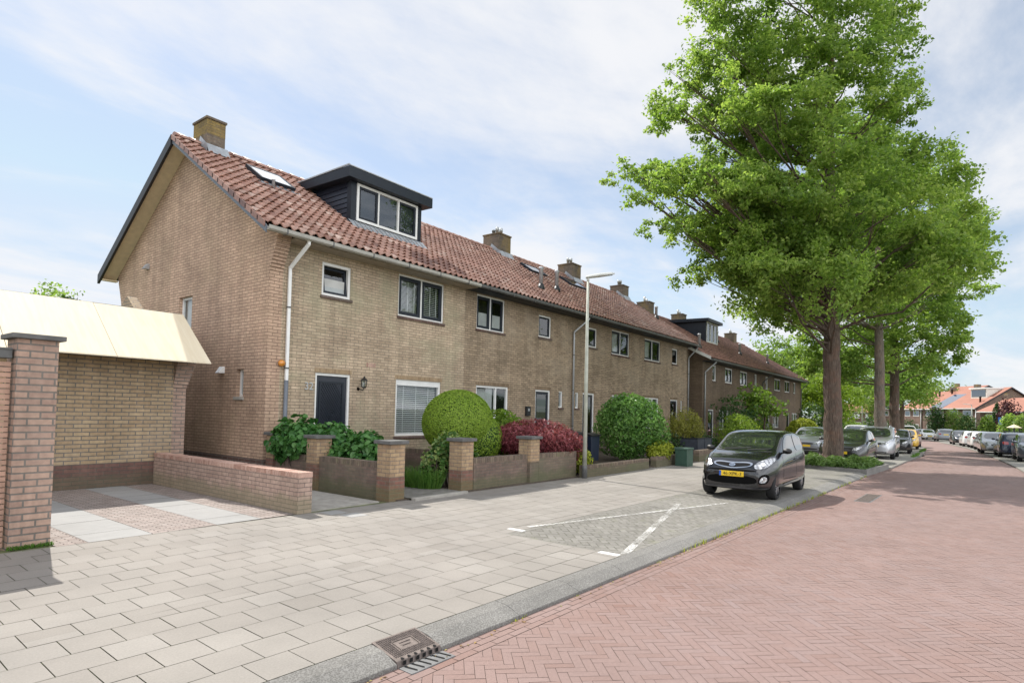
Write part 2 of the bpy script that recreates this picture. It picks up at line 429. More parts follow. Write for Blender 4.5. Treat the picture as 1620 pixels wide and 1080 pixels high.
def barkmat(name, a, b, c):
    t = NT(name); co = t.coord('Object', (1, 1, .22)); g = t.noise(co, 16, 8, .7, .6); l2 = t.noise(t.coord('Object'), 1.8, 5, .6)
    v = t.n('ShaderNodeTexVoronoi'); v.inputs['Scale'].default_value = 11; v.feature = 'DISTANCE_TO_EDGE'; t.l(co, v.inputs['Vector'])
    col = t.ramp(g, [(.3, a), (.55, b), (.78, c)])
    col = t.mix(t.ramp(l2, [(.5, 0.0), (.7, .6)]), col, tuple(x * y for x, y in zip(b, (1.5, 1.05, .9))))
    t.set(Base_Color=col, Roughness=.95); t.bump(t.math('ADD', g, t.math('MULTIPLY', v.outputs['Distance'], 1.2)), .9, .05); return t.mat
M['bark'] = barkmat('brown bark', (.048, .033, .025), (.125, .090, .069), (.235, .185, .150))
M['bark_grey'] = barkmat('grey bark', (.075, .062, .050), (.185, .155, .125), (.30, .265, .225))
M['twig'] = plain('twig wood', (.060, .045, .033), .9, var=.3)
G = lambda *s: [(i / (len(s) - 1), c) for i, c in enumerate(s)]
M['leaf_tree'] = leaf('tree leaf', G((.112, .190, .042), (.215, .315, .066), (.37, .45, .12)), trans=.55, gain=1.5)
M['leaf_tree2'] = leaf('avenue leaf', G((.105, .185, .042), (.20, .30, .062), (.33, .415, .105)), trans=.55, gain=1.5)
M['leaf_fresh'] = leaf('fresh leaf', G((.120, .200, .022), (.200, .300, .030), (.30, .40, .045)), trans=.4, gain=1.3)
M['leaf_hyd'] = leaf('broad green leaf', G((.028, .100, .024), (.060, .170, .036), (.125, .26, .075)), trans=.25, rough=.38)
M['leaf_dome'] = leaf('clipped box leaf', G((.150, .245, .025), (.245, .370, .040), (.365, .48, .068)), trans=.3)
M['leaf_rhodo'] = leaf('glossy fresh leaf', G((.085, .160, .018), (.150, .250, .025), (.26, .36, .05)), trans=.3)
M['leaf_maple'] = leaf('dark red leaf', G((.10, .020, .026), (.22, .048, .06), (.35, .11, .118)), trans=.3, gain=1.3)
M['leaf_round'] = leaf('glossy round-shrub leaf', G((.045, .120, .026), (.115, .240, .046), (.23, .38, .10)), trans=.3, rough=.35)
M['leaf_yellow'] = leaf('yellow green leaf', G((.170, .215, .020), (.290, .330, .030), (.42, .44, .06)), trans=.3)
M['leaf_var'] = leaf('variegated leaf', G((.040, .105, .022), (.075, .160, .035), (.33, .37, .13)), trans=.25, rough=.35)
M['leaf_bamboo'] = leaf('bamboo leaf', G((.15, .15, .028), (.26, .265, .045), (.38, .35, .09)), trans=.35)
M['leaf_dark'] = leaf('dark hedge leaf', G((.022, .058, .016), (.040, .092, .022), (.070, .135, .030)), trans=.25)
M['leaf_purple'] = leaf('purple leaf', G((.040, .012, .016), (.075, .022, .028), (.115, .040, .045)), trans=.25, gain=1.1)
M['leaf_lav'] = leaf('lavender spike', G((.100, .075, .120), (.180, .130, .190), (.10, .14, .06)), trans=.2, gain=1.0)
M['leaf_juniper'] = leaf('juniper needle', G((.052, .108, .024), (.092, .165, .036), (.150, .225, .055)), trans=.3)
M['leaf_grass'] = leaf('grass blade', G((.050, .130, .022), (.085, .190, .030), (.16, .25, .05)), trans=.35)
M['leaf_far'] = leaf('far leaf', G((.10, .165, .040), (.165, .25, .055), (.25, .345, .08)), trans=.45)
# ------------------------------------------------------------------ ground, road, pavements
TH = -0.03; CT, ST = math.cos(TH), math.sin(TH)
def st(s_, t_): return (s_ * CT - t_ * ST, 3.42 + s_ * ST + t_ * CT)      # street frame: s along, t from the kerb line towards the houses

def grid_sheet(mb, xs, ys, dz, fn=None, **k):
    for i in range(len(xs) - 1):
        for j in range(len(ys) - 1):
            c = [(xs[i], ys[j]), (xs[i+1], ys[j]), (xs[i+1], ys[j+1]), (xs[i], ys[j+1])]
            if fn: c = [fn(*p) for p in c]
            mb.add([(x, y, gz(x) + dz) for x, y in c], [(0, 1, 2, 3)], **k)

XS = [-1500, -60, -10, 10, 25, 40, 60, 80, 100, 115, 300, 2500]
b = MB(); grid_sheet(b, XS, [-1500, -60, -5.5, 3.0, 60, 2500], -0.19)
tag(b.build('ground', M['grass_ground']), kind='structure')

def clip(poly, a, b_, c):                      # keep a*x+b*y<=c
    o = []
    for i in range(len(poly)):
        p, q = poly[i], poly[(i+1) % len(poly)]
        dp, dq = a*p[0]+b_*p[1]-c, a*q[0]+b_*q[1]-c
        if dp <= 0: o.append(p)
        if dp * dq < 0:
            t = dp / (dp - dq); o.append((p[0]+(q[0]-p[0])*t, p[1]+(q[1]-p[1])*t))
    return o
def clip_convex(poly, region):
    n = len(region)
    for i in range(n):
        (x0, y0), (x1, y1) = region[i], region[(i+1) % n]          # counter-clockwise
        a, b_ = (y1 - y0), -(x1 - x0)
        poly = clip(poly, a, b_, a * x0 + b_ * y0)
        if len(poly) < 3: return None
    return poly
def inset(q, g):
    cx = sum(p[0] for p in q) / len(q); cy = sum(p[1] for p in q) / len(q)
    w_ = max(p[0] for p in q) - min(p[0] for p in q); h_ = max(p[1] for p in q) - min(p[1] for p in q)
    return [(cx + (p[0]-cx) * (1 - 2*g/w_), cy + (p[1]-cy) * (1 - 2*g/h_)) for p in q]
rng = random.Random(3)
def pave(mb, pieces, region, fn, z, tintf=None, tilt=.0012):
    """pieces: list of 4-corner polys; region: convex ccw polygon, all in the local frame that fn maps to the world"""
    for q in pieces:
        r = clip_convex(q, region)
        if not r: continue
        ar = abs(sum(r[i][0]*r[(i+1)%len(r)][1]-r[(i+1)%len(r)][0]*r[i][1] for i in range(len(r)))) / 2
        if ar < 2e-4: continue
        t = tintf(q) if tintf else min(1, max(0, rng.gauss(.5, .15)))
        dz = [rng.uniform(-tilt, tilt) for _ in r]
        mb.add([(*(fn(*p)), z + gz(fn(*p)[0]) + dz[i]) for i, p in enumerate(r)], [tuple(range(len(r)))], tint=t, mi=0)
def rects(x0, x1, y0, y1, w_, h_, gap, off=.5):
    out_ = []; j = 0; y = y0
    while y < y1:
        x = x0 - w_ * ((j * off) % 1.0)
        while x < x1:
            out_.append([(x+gap, y+gap), (x+w_-gap, y+gap), (x+w_-gap, y+h_-gap), (x+gap, y+h_-gap)]); x += w_
        y += h_; j += 1
    return out_
def herring(cx0, cx1, cy0, cy1, L, W, gap):
    """45 degree herringbone covering the box"""
    c = math.sqrt(.5); out_ = []
    rad = math.hypot(cx1-cx0, cy1-cy0) / 2 + 1; mx_, my_ = (cx0+cx1)/2, (cy0+cy1)/2
    nb = int(rad / W) + 2; nk = int(rad / L) + 2
    def put(x, y, w_, h_):
        X0 = (x + w_/2) * c - (y + h_/2) * c + mx_; Y0 = (x + w_/2) * c + (y + h_/2) * c + my_
        if not (cx0-.3 < X0 < cx1+.3 and cy0-.3 < Y0 < cy1+.3): return
        q = [(x+gap, y+gap), (x+w_-gap, y+gap), (x+w_-gap, y+h_-gap), (x+gap, y+h_-gap)]
        out_.append([((p[0]-p[1])*c + mx_, (p[0]+p[1])*c + my_) for p in q])
    for k in range(-nk, nk + 1):
        for m in range(-nb, nb + 1):
            put(m*W + 2*L*k, m*W, L, W); put(L + m*W + 2*L*k, (m+1)*W - L, W, L)
    return out_

# road of red clinkers: herringbone field, three running courses along the kerb
b = MB()
grid_sheet(b, [-8, 10, 25, 40, 56], [-5.6, 0.02], -0.106, st, mi=1)
def road_tint(q):
    x = sum(p[0] for p in q) / 4; y = sum(p[1] for p in q) / 4
    edge = max(0.0, 1 - abs(y + .5) / .8)                          # newer, redder stones along the gutter
    return min(1, max(0, rng.gauss(.58 + .07 * math.sin(x*.8+y*1.7) - .22 * edge, .12)))
pave(b, herring(-6, 56, -5.6, -.24, .225, .075, .0019), [(-6, -5.6), (56, -5.6), (56, -.24), (-6, -.24)], st, -0.1, road_tint)
pave(b, rects(-6, 56, -.235, 0.0, .225, .078, .003), [(-6, -.235), (56, -.235), (56, 0), (-6, 0)], st, -0.1, lambda q: min(1, max(0, rng.gauss(.38, .16))))
tag(b.build('road', [M['road'], M['joint_grey']], tints=True), kind='structure')
# road further on: it bends to the left
b = MB()
Lp = [(40, 1.6), (50, 3.2), (57, 3.6), (77, 5.2), (93, 7.2), (107, 10), (130, 17), (150, 27), (165, 40)]
Rp = [(40, -3.6), (50, -3.0), (58, -2.4), (77, -.5), (93, 1.6), (107, 3.9), (133, 9.5), (156, 19), (178, 36)]
for i in range(len(Lp) - 1):
    q = [Rp[i], Rp[i+1], Lp[i+1], Lp[i]]
    b.add([(x, y, gz(x) - .112) for x, y in q], [(0, 1, 2, 3)], tint=.55)
tag(b.build('far_road', M['road'], tints=True), kind='structure')

# kerb: sloped concrete blocks
b = MB()
for s_, e in [(-5.95 + k, -4.953 + k) for k in range(9)] + [(3.492 + k, 4.489 + k) for k in range(20)] + [(23.492, 23.6)]:
    if True:
        a = [(*st(s_, -.005), -.16), (*st(s_, .0), -.07), (*st(s_, .16), -.012), (*st(s_, .30), .0), (*st(s_, .30), -.16)]
        c = [(*st(e, -.005), -.16), (*st(e, .0), -.07), (*st(e, .16), -.012), (*st(e, .30), .0), (*st(e, .30), -.16)]
        b.add(a + c, [(0,1,6,5), (1,2,7,6), (2,3,8,7), (3,4,9,8), (4,3,2,1,0), (5,6,7,8,9)])
tag(b.build('kerb', M['kerb'], bevel=.006), kind='structure')

# sidewalk of square grey tiles with mossy joints
b = MB()
grid_sheet(b, [-8, 2.3, 6.96], [.29, 5.85], -.011, st, mi=1)
grid_sheet(b, [6.96, 25, 40, 62], [2.16, 5.85], -.011, st, mi=1)
def mid(q): return sum(p[0] for p in q) / 4, sum(p[1] for p in q) / 4
tl = rects(-8, 62, .30, 5.8, .352, .352, .0035)
white_spots = [(6.22, 8.55), (6.32, 7.95)]
pave(b, tl, [(-8, .30), (6.93, .30), (6.93, 2.2), (-8, 2.2)], st, 0.0)
pave(b, tl, [(-8, 2.2), (62, 2.2), (62, 5.62), (-8, 5.62)], st, 0.0)
tag(b.build('sidewalk', [M['pav'], M['joint']], tints=True), kind='structure')

# grey clinker parking bay
b = MB()
grid_sheet(b, [6.93, 23.6], [.28, 2.2], -.014, st, mi=1)
pave(b, herring(6.9, 23.7, .3, 2.2, .205, .1, .0035), [(7.0, .38), (23.4, .38), (23.4, 2.1), (7.0, 2.1)], st, -.002)
pave(b, rects(6.9, 23.6, 2.1, 2.2, .205, .1, .003), [(6.9, 2.1), (23.6, 2.1), (23.6, 2.2), (6.9, 2.2)], st, -.002)
pave(b, rects(6.9, 23.6, .30, .38, .205, .08, .003), [(6.9, .30), (23.6, .30), (23.6, .38), (6.9, .38)], st, -.002)
pave(b, [[(6.935, .38), (6.998, .38), (6.998, 2.1), (6.935, 2.1)]], [(6, 0), (9, 0), (9, 3), (6, 3)], st, -.002)
tag(b.build('parking_bay', [M['bay'], M['joint']], tints=True), kind='structure')
# bays beyond the tree island and on the far side of the road
b = MB()
bays = [([(27.5, 2.45), (46, 2.3), (46, 8.2), (27.5, 8.2)], -.045), ([(46, 2.3), (57, 2.8), (57, 5.9), (46, 5.6)], -.045), ([(57, 2.8), (77, 4.6), (77, 7), (57, 5.9)], -.045),
        ([(-8, -4.5), (-8, -1.95), (24, -1.95), (24, -4.5)], -.05)]
right_edge = [(24, -1.78), (34, -1.6), (40, -1.35), (50, -.8), (58.7, -.2), (66, .45), (77, 1.7), (93.6, 3.6), (107, 5.8), (125, 9.5)]
for i in range(len(right_edge) - 1):
    p, q = right_edge[i], right_edge[i+1]
    bays.append(([(p[0] + .5, p[1] - 2.6), (q[0] + .5, q[1] - 2.6), q, p], -.05))
for poly, z in bays:
    b.add([(x, y, gz(x) + z) for x, y in poly] + [(x, y, gz(x) - .25) for x, y in poly], [(0, 1, 2, 3), (0, 4, 5, 1), (1, 5, 6, 2), (2, 6, 7, 3), (3, 7, 4, 0)], tint=.75)
tag(b.build('far_parking_strip', M['bay'], tints=True), kind='structure')
b = MB()
for i in range(len(right_edge) - 1):
    p, q = right_edge[i], right_edge[i+1]
    b.add([(p[0] + .5, p[1] - 5.4, gz(p[0]) + .02), (q[0] + .5, q[1] - 5.4, gz(q[0]) + .02), (q[0] + .5, q[1] - 2.6, gz(q[0]) + .02), (p[0] + .5, p[1] - 2.6, gz(p[0]) + .02)], [(0, 1, 2, 3)], tint=.6)
tag(b.build('far_sidewalk', M['pav'], tints=True), kind='structure')

# driveway: slab bands alternating with clinker bands
b = MB(); X0, X1, Y0, Y1 = 2.52, 5.79, 8.93, 14.42
b.quad((X0, Y0, -.006), (X1, Y0, -.006), (X1, Y1, -.006), (X0, Y1, -.006), mi=2)
def band(x0, x1, slab):
    if slab:
        y = Y0 - .05; i = 0
        while y < Y1:
            h_ = .62 if i % 2 == 0 else 1.0
            pave(b, [[(x0+.006, y+.005), (x1-.006, y+.005), (x1-.006, y+h_-.005), (x0+.006, y+h_-.005)]], [(X0, Y0), (X1, Y0), (X1, Y1), (X0, Y1)], lambda x, y: (x, y), .002)
            y += h_; i += 1
    else:
        n0 = len(b.m)
        pave(b, rects(x0, x1, Y0, Y1, .21, .064, .005), [(x0, Y0), (x1, Y0), (x1, Y1), (x0, Y1)], lambda x, y: (x, y), .002)
        for i in range(n0, len(b.m)): b.m[i] = 1
for x0, x1, sl in ((2.52, 2.86, 0), (2.86, 3.62, 1), (3.62, 4.50, 0), (4.50, 5.22, 1), (5.22, 5.79, 0)): band(x0, x1, sl)
tag(b.build('driveway', [M['slab'], M['drivebrick'], M['joint_grey']], tints=True), kind='structure')
# concrete alley beside the first house, garden soil, garden path
b = MB(); b.box(6.07, 8.98, -.1, 7.64, 14.9, .012)
tag(b.build('alley_path', M['concrete']), kind='structure')
b = MB()
for x0, x1 in ((7.9, 25), (25, 40), (40, 62)):
    y0, y1 = st(x0, 5.63)[1], st(x1, 5.63)[1]
    b.add([(x0, y0, gz(x0) + .03), (x1, y1, gz(x1) + .03), (x1, 13.41, gz(x1) + .03), (x0, 13.41, gz(x0) + .03)], [(0, 1, 2, 3)])
    b.add([(x0, y0, gz(x0) - .1), (x1, y1, gz(x1) - .1), (x1, y1, gz(x1) + .03), (x0, y0, gz(x0) + .03)], [(0, 1, 2, 3)])
tag(b.build('garden_soil', M['soil']), kind='structure')
b = MB(); b.quad((8.2, 8.7, .034), (9.72, 8.7, .034), (9.72, 13.4, .034), (8.2, 13.4, .034), mi=1)
pave(b, rects(8.2, 9.72, 8.7, 13.4, .205, .1, .004), [(8.2, 8.7), (9.72, 8.7), (9.72, 13.39), (8.2, 13.39)], lambda x, y: (x, y), .041)
tag(b.build('garden_path', [M['bay'], M['joint']], tints=True), kind='structure')
b = MB(); b.box(8.2, 8.58, -.05, 9.75, 8.698, .055)
tag(b.build('path_edge', M['concrete'], bevel=.01), 'worn concrete edging across the entrance of the brick garden path', 'edging')
# two pale replacement tiles lying in the sidewalk next to the pink wall
for i, (x, y) in enumerate(((6.33, 8.62), (6.42, 8.18))):
    b = MB(); q = [(x-.16, y-.15), (x+.17, y-.17), (x+.17, y+.15), (x-.16, y+.17)]
    b.prism(q, 'z', -.03, .004)
    tag(b.build('paving_tile', M['slab'], tints=True), ['pale paving tile at the end of the low pink wall, the one nearer the garden', 'pale paving tile near the low pink wall, the one nearer the street'][i], 'tile', 'pale replacement tiles by the pink wall')

# white road paint on the bay
def strip(mb, a, c, wd, z=.0042):
    a = Vector(a); c = Vector(c); n = Vector((-(c-a).y, (c-a).x)).normalized() * wd / 2
    m = 14
    for i in range(m):
        p = a.lerp(c, i/m); q = a.lerp(c, (i+1)/m)
        mb.add([(*(p-n), z), (*(q-n), z), (*(q+n), z), (*(p+n), z)], [(0, 1, 2, 3)])
b = MB(); strip(b, (7.05, 3.52), (11.75, 4.68), .11)
strip(b, (7.62, 5.46), (12.6, 3.98), .085, .0062)
tag(b.build('road_marking', M['paint']), 'worn white painted cross on the grey parking bay in front of the car', 'road marking')
for i, ((x, y), l) in enumerate((((7.33, 5.47), 'white corner mark of the parking bay nearer the houses'), ((6.93, 3.68), 'white corner mark of the parking bay by the kerb'))):
    b = MB(); b.prism([(x-.05, y-.14), (x+.05, y-.14), (x+.05, y+.14), (x-.05, y+.14)], 'z', -.02, .0045)
    tag(b.build('corner_marking', M['white']), l, 'road marking', 'white corner marks of the bay')

# tree island with a raised kerb
b = MB()
isl = [(23.1, 2.74), (24.3, 2.62), (27.3, 2.5), (27.6, 2.8), (27.6, 5.3), (23.75, 5.35)]
n = len(isl); cx, cy = 25.5, 4.0
outer = [(x, y, .10 + gz(x)) for x, y in isl]
inn = [(x + (cx - x) * .16 / max(.5, math.hypot(cx-x, cy-y)), y + (cy - y) * .16 / max(.5, math.hypot(cx-x, cy-y)), .10 + gz(x)) for x, y in isl]
low = [(x, y, -.15) for x, y in isl]
b.add(outer + inn + low, [(i, (i+1) % n, n + (i+1) % n, n + i) for i in range(n)] + [(2*n + i, 2*n + (i+1) % n, (i+1) % n, i) for i in range(n)])
b.add([(x, y, z - .03) for x, y, z in inn], [tuple(range(n))])
tag(b.build('island_kerb', M['kerb']), 'raised grey kerb around the planted tree island', 'kerb')

# ------------------------------------------------------------------ street drain and road cover
def place_st(s_, t_, z=0.0): x, y = st(s_, t_); return (x, y, z)
t = thing('storm_drain', 'brown cast iron kerb drain with slotted gutter grate in the foreground', 'drain', place_st(3.27, 0.0), TH); t.scale = (.815, 1, 1)
b = MB()
def slope_z(y): return -.066 + .066 * (y / .30)
b.add([(-.27, -.012, -.12), (.27, -.012, -.12), (.27, .005, slope_z(0)+.012), (-.27, .005, slope_z(0)+.012), (.27, .31, .012), (-.27, .31, .012), (.27, .31, -.12), (-.27, .31, -.12)],
      [(0, 1, 2, 3), (3, 2, 4, 5), (5, 4, 6, 7), (0, 3, 5, 7), (1, 6, 4, 2)])
b.build('lid', M['iron'], t, bevel=.006)
b = MB()
for i in range(22):
    for j in range(11):
        x = -.235 + .47 * i / 21; y = .055 + .225 * j / 10
        if abs(x) < .125 and .10 < y < .235: continue
        z = slope_z(y) + .0125; r = .0075
        b.add([(x-r, y-r, z), (x+r, y-r, z), (x+r, y+r, z), (x-r, y+r, z), (x-r*.4, y-r*.4, z+.007), (x+r*.4, y-r*.4, z+.007), (x+r*.4, y+r*.4, z+.007), (x-r*.4, y+r*.4, z+.007)],
              [(4, 5, 6, 7), (0, 1, 5, 4), (1, 2, 6, 5), (2, 3, 7, 6), (3, 0, 4, 7)])
for x0, y0, x1, y1 in ((-.118, .105, .118, .111), (-.118, .222, .118, .228), (-.118, .111, -.112, .222), (.112, .111, .118, .222), (-.06, .185, .07, .191), (-.05, .15, .045, .156)):
    z0, z1 = slope_z(y0) + .012, slope_z(y1) + .012
    b.add([(x0, y0, z0+.004), (x1, y0, z0+.004), (x1, y1, z1+.004), (x0, y1, z1+.004), (x0, y0, z0), (x1, y0, z0), (x1, y1, z1), (x0, y1, z1)], [(0, 1, 2, 3), (4, 5, 1, 0), (5, 6, 2, 1), (6, 7, 3, 2), (7, 4, 0, 3)])
b.build('studs', M['iron'], t)
for i in range(6):
    b = MB()
    x = -.20 + .40 * i / 5; y0 = .0; r = .018
    pts = [(x + r*math.cos(a), y0 + .004 + 1.5*r*max(0, math.sin(a)), 0) for a in [math.pi * k / 8 for k in range(9)]]
    pts = [(p[0], p[1], slope_z(p[1]) + .016) for p in pts]
    b.add(pts, [tuple(range(len(pts)))])
    b.box(x - r, -.0135, -.085, x + r, -.0125, slope_z(0) + .012)
    b.build('inlet', M['void'], t)
b = MB(); b.box(-.27, -.16, -.14, .27, -.014, -.092); b.build('grate', M['iron_grey'], t, bevel=.004)
for i in range(6):
    b = MB()
    x = -.21 + .42 * i / 5
    pts = []
    for a in range(8): pts.append((x + .014*math.cos(math.pi*a/7), -.045 + .02*math.sin(math.pi*a/7), -.0905))
    for a in range(8): pts.append((x + .02 + .014*math.cos(math.pi + math.pi*a/7), -.125 + .02*math.sin(math.pi + math.pi*a/7), -.0905))
    b.add(pts, [tuple(range(16))])
    b.build('slot', M['void'], t)
t = thing('gutter_cover', 'rusty flat inspection cover set in the red road ahead of the parked car', 'cover', (16.75, 1.95, -.1), TH)
b = MB(); b.box(-.9, -.17, -.05, .9, .17, .004); b.build('frame', M['iron_grey'], t, bevel=.004)
b = MB()
for i in range(12): b.box(-.84 + i*.145, -.14, .0, -.84 + i*.145 + .09, .14, .010)
b.build('lid', M['iron'], t)

# ------------------------------------------------------------------ gatepost and slat fence at the left
t = thing('brick_gatepost', 'tall red brick gatepost with dark stone cap beside the driveway', 'gatepost', (2.09, 9.12, 0))
b = MB(); b.box(0, 0, -.08, .42, .42, 2.54); b.build('post', M['brick_post'], t, bevel=.006)
b = MB(); b.box(-.06, -.06, 2.54, .48, .48, 2.60); b.build('cap', M['slate_cap'], t, bevel=.006)
t = thing('slat_fence', 'reddish wooden slat fence left of the tall brick gatepost', 'fence', (2.08, 9.24, 0))
M['slat'] = plain('reddish wood slat', (.42, .26, .19), .75, var=.35, scale=4, bump=.2)
b = MB(); z = .02
while z < 2.24:
    b.box(-6.0, rng.uniform(-.004, .004), z, -.012, .045, z + .052); z += .066
b.build('slats', M['slat'], t)
for x in (-.30, -2.2, -4.1):
    b = MB(); b.box(x - .05, .05, -.1, x + .05, .14, 2.3); b.build('post', M['anthracite'], t)
b = MB(); b.box(-6.0, -.03, 2.30, -.012, .12, 2.40); b.box(-6, -.045, 2.40, -.012, .135, 2.42); b.build('top_rail', M['zinc_dark'], t)

# ------------------------------------------------------------------ garage with plywood roof sheet
t = thing('garage', 'yellow brick garage with pale plywood sheeting laid over its roof', 'garage', (0, 14.44, 0))
b = MB(); b.box(-5, 0, .50, 6.16, .2, 3.2); b.build('wall', M['brick_garage'], t)
b = MB(); b.box(-5, -.012, -.1, 6.17, .2, .50); b.build('plinth', M['brick_garage_plinth'], t)
b = MB(); b.box(6.163, .03, -.1, 6.45, .33, 2.15)
for i in range(9):
    z = 2.15 + i * .075; o_ = .025 * (i + 1)
    b.box(6.163, .03 - o_, z, 6.45 + o_ * .55, .33, z + .072)
b.build('pier', M['brick_post'], t)
b = MB(); b.box(6.2, .35, -.1, 6.43, 6.2, 2.6); b.prism([(.35, 2.6), (6.2, 2.6), (3.0, 4.55)], 'x', 6.2, 6.43); b.build('side_wall', M['brick_garage'], t)
sl = (3.92 - 2.70) / 1.49
def bz(y): return 2.70 + (y + .77) * sl
edges = [(-5, -1.22), (-1.21, .78), (.79, 2.98), (2.99, 4.73), (4.74, 6.62)]
for i, (x0, x1) in enumerate(edges):
    b = MB(); e = .003 * (i % 2)
    b.prism([(-.77, bz(-.77) + e), (.72, bz(.72) + e), (.72, bz(.72) + .022 + e), (-.77, bz(-.77) + .022 + e)], 'x', x0, x1)
    b.build('roof_sheet', M['ply'], t)
b = MB(); b.prism([(.724, 3.90), (6.4, 2.5), (6.4, 2.55), (.724, 3.95)], 'x', -5, 6.55)
b.build('rear_roof', M['zinc_dark'], t)
b = MB(); b.box(-5, -.03, 3.0, 6.1, .0, 3.12); b.build('wall_plate', M['black'], t)

# ------------------------------------------------------------------ low pink wall
t = thing('low_wall', 'low pink brick wall with upright coping between driveway and alley', 'wall', (5.80, 8.86, 0))
b = MB(); b.box(0, 0, -.08, .27, 5.56, .60); b.build('wall', M['brick_pink'], t, bevel=.004)
def coping(mb, x0, x1, y0, y1, z0, z1, axis, step=.066, r=.004):
    a, c = (y0, y1) if axis == 'y' else (x0, x1)
    p = a
    while p < c - .01:
        e = min(p + step - .010, c); d = rng.uniform(-r, r)
        if axis == 'y': mb.box(x0 + d, p, z0, x1 + d, e, z1 + d * .5, tint=rng.random())
        else: mb.box(p, y0 + d, z0, e, y1 + d, z1 + d * .5, tint=rng.random())
        p += step
M['cope_pink'] = tinted('pink coping brick', [(0, (.37, .215, .165)), (1, (.55, .37, .30))], speck=.15, scale=20)
M['cope_dark'] = tinted('weathered coping brick', [(0, (.115, .090, .068)), (.6, (.165, .12, .090)), (1, (.21, .165, .115))], speck=.2, scale=18, moss=(.13, .14, .06))
b = MB(); b.box(.012, .004, .58, .258, 5.556, .672, tint=.1); coping(b, 0, .27, 0, 5.56, .602, .685, 'y'); b.build('coping', M['cope_pink'], t, tints=True)

# ------------------------------------------------------------------ garden walls with square piers
def garden_wall(name, label, x, y):
    return thing(name, label, 'wall', (x, y, 0))
def pier(parent, x, y, h=1.17, w_=.38, base=.46, s=1.0):
    b = MB(); b.box(x, y, base, x + w_, y + w_, h - .07); p = b.build('pier', M['brick_pier'], parent, bevel=.005)
    if base > 0:
        b = MB(); b.box(x - .003, y - .003, -.08, x + w_ + .003, y + w_ + .003, base); b.build('pier_base', M['brick_pier_base'], p, bevel=.004)
    b = MB(); b.box(x - .055, y - .055, h - .07, x + w_ + .055, y + w_ + .055, h); b.build('cap', M['slate_cap'], p, bevel=.008)
def wall_run(parent, x0, y0, x1, y1, h, axis, name='wall'):
    b = MB(); b.box(x0, y0, -.08, x1, y1, h - .115); o = b.build(name, M['brick_garden'], parent)
    c = MB()
    if axis == 'y':
        c.box(x0 + .006, y0 + .003, h - .12, x1 - .006, y1 - .003, h - .01, tint=.1); coping(c, x0, x1, y0, y1, h - .113, h, 'y')
    else:
        c.box(x0 + .003, y0 + .006, h - .12, x1 - .003, y1 - .006, h - .01, tint=.1); coping(c, x0, x1, y0, y1, h - .113, h, 'x')
    c.build('coping', M['cope_dark'], o, tints=True)
t = garden_wall('garden_wall', 'dark brick garden wall with three yellow piers along the alley of the corner house', 7.74, 8.82)
pier(t, 0, 0); pier(t, 0.03, 2.40, base=.56); pier(t, 0.03, 4.10, w_=.3, base=.56)
wall_run(t, .10, .382, .31, 2.40, .72, 'y'); wall_run(t, .10, 2.782, .31, 4.10, .72, 'y')
t = garden_wall('garden_wall', 'dark brick garden wall with yellow piers under the red maple', 9.76, 8.80)
pier(t, 0, 0)
b = MB(); b.box(2.42, -.115, .72 - .19, 2.80, .265, 1.10); p = b.build('pier', M['brick_pier'], t, bevel=.005)
b = MB(); b.box(2.365, -.17, 1.10, 2.855, .32, 1.17); b.build('cap', M['slate_cap'], p, bevel=.008)
wall_run(t, .382, -.02, 2.42, .19, .72, 'x'); wall_run(t, 2.80, -.10, 4.62, .11, .72, 'x')
b = MB(); b.box(2.42, -.095, -.08, 2.80, .245, .53); b.build('pier_base', M['brick_garden'], t)
t = garden_wall('garden_wall', 'dark brick dividing wall with a square pier between the clipped bush and the maple', 12.2, 9.15)
wall_run(t, .08, .42, .28, 4.2, .62, 'y'); pier(t, 0, .95, h=1.17, base=.0)
# low front edging walls further along
t = garden_wall('edging_wall', 'very low brick edging wall below the round glossy shrub', 14.42, 8.42)
b = MB(); b.box(.0, .0, -.08, 4.1, .2, .24); b.build('wall', M['brick_garden'], t); b = MB(); coping(b, 0, 4.1, -.004, .204, .242, .33, 'x'); b.build('coping', M['cope_dark'], t, tints=True)
t = garden_wall('edging_wall', 'short low brick wall in front of the yellow-green shrub beside the utility box', 19.1, 8.42)
b = MB(); b.box(0, 0, -.08, 2.2, .2, .26); b.build('wall', M['brick_garden'], t); b = MB(); coping(b, 0, 2.2, -.004, .204, .262, .35, 'x'); b.build('coping', M['cope_dark'], t, tints=True)
t = garden_wall('edging_wall', 'low brick garden wall running on behind the parked black hatchback', 22.8, 8.3)
b = MB(); b.box(0, 0, -.2, 7.4, .22, .34); b.build('wall', M['brick_garden'], t); b = MB(); coping(b, 0, 7.4, -.004, .224, .342, .43, 'x'); b.build('coping', M['cope_dark'], t, tints=True)
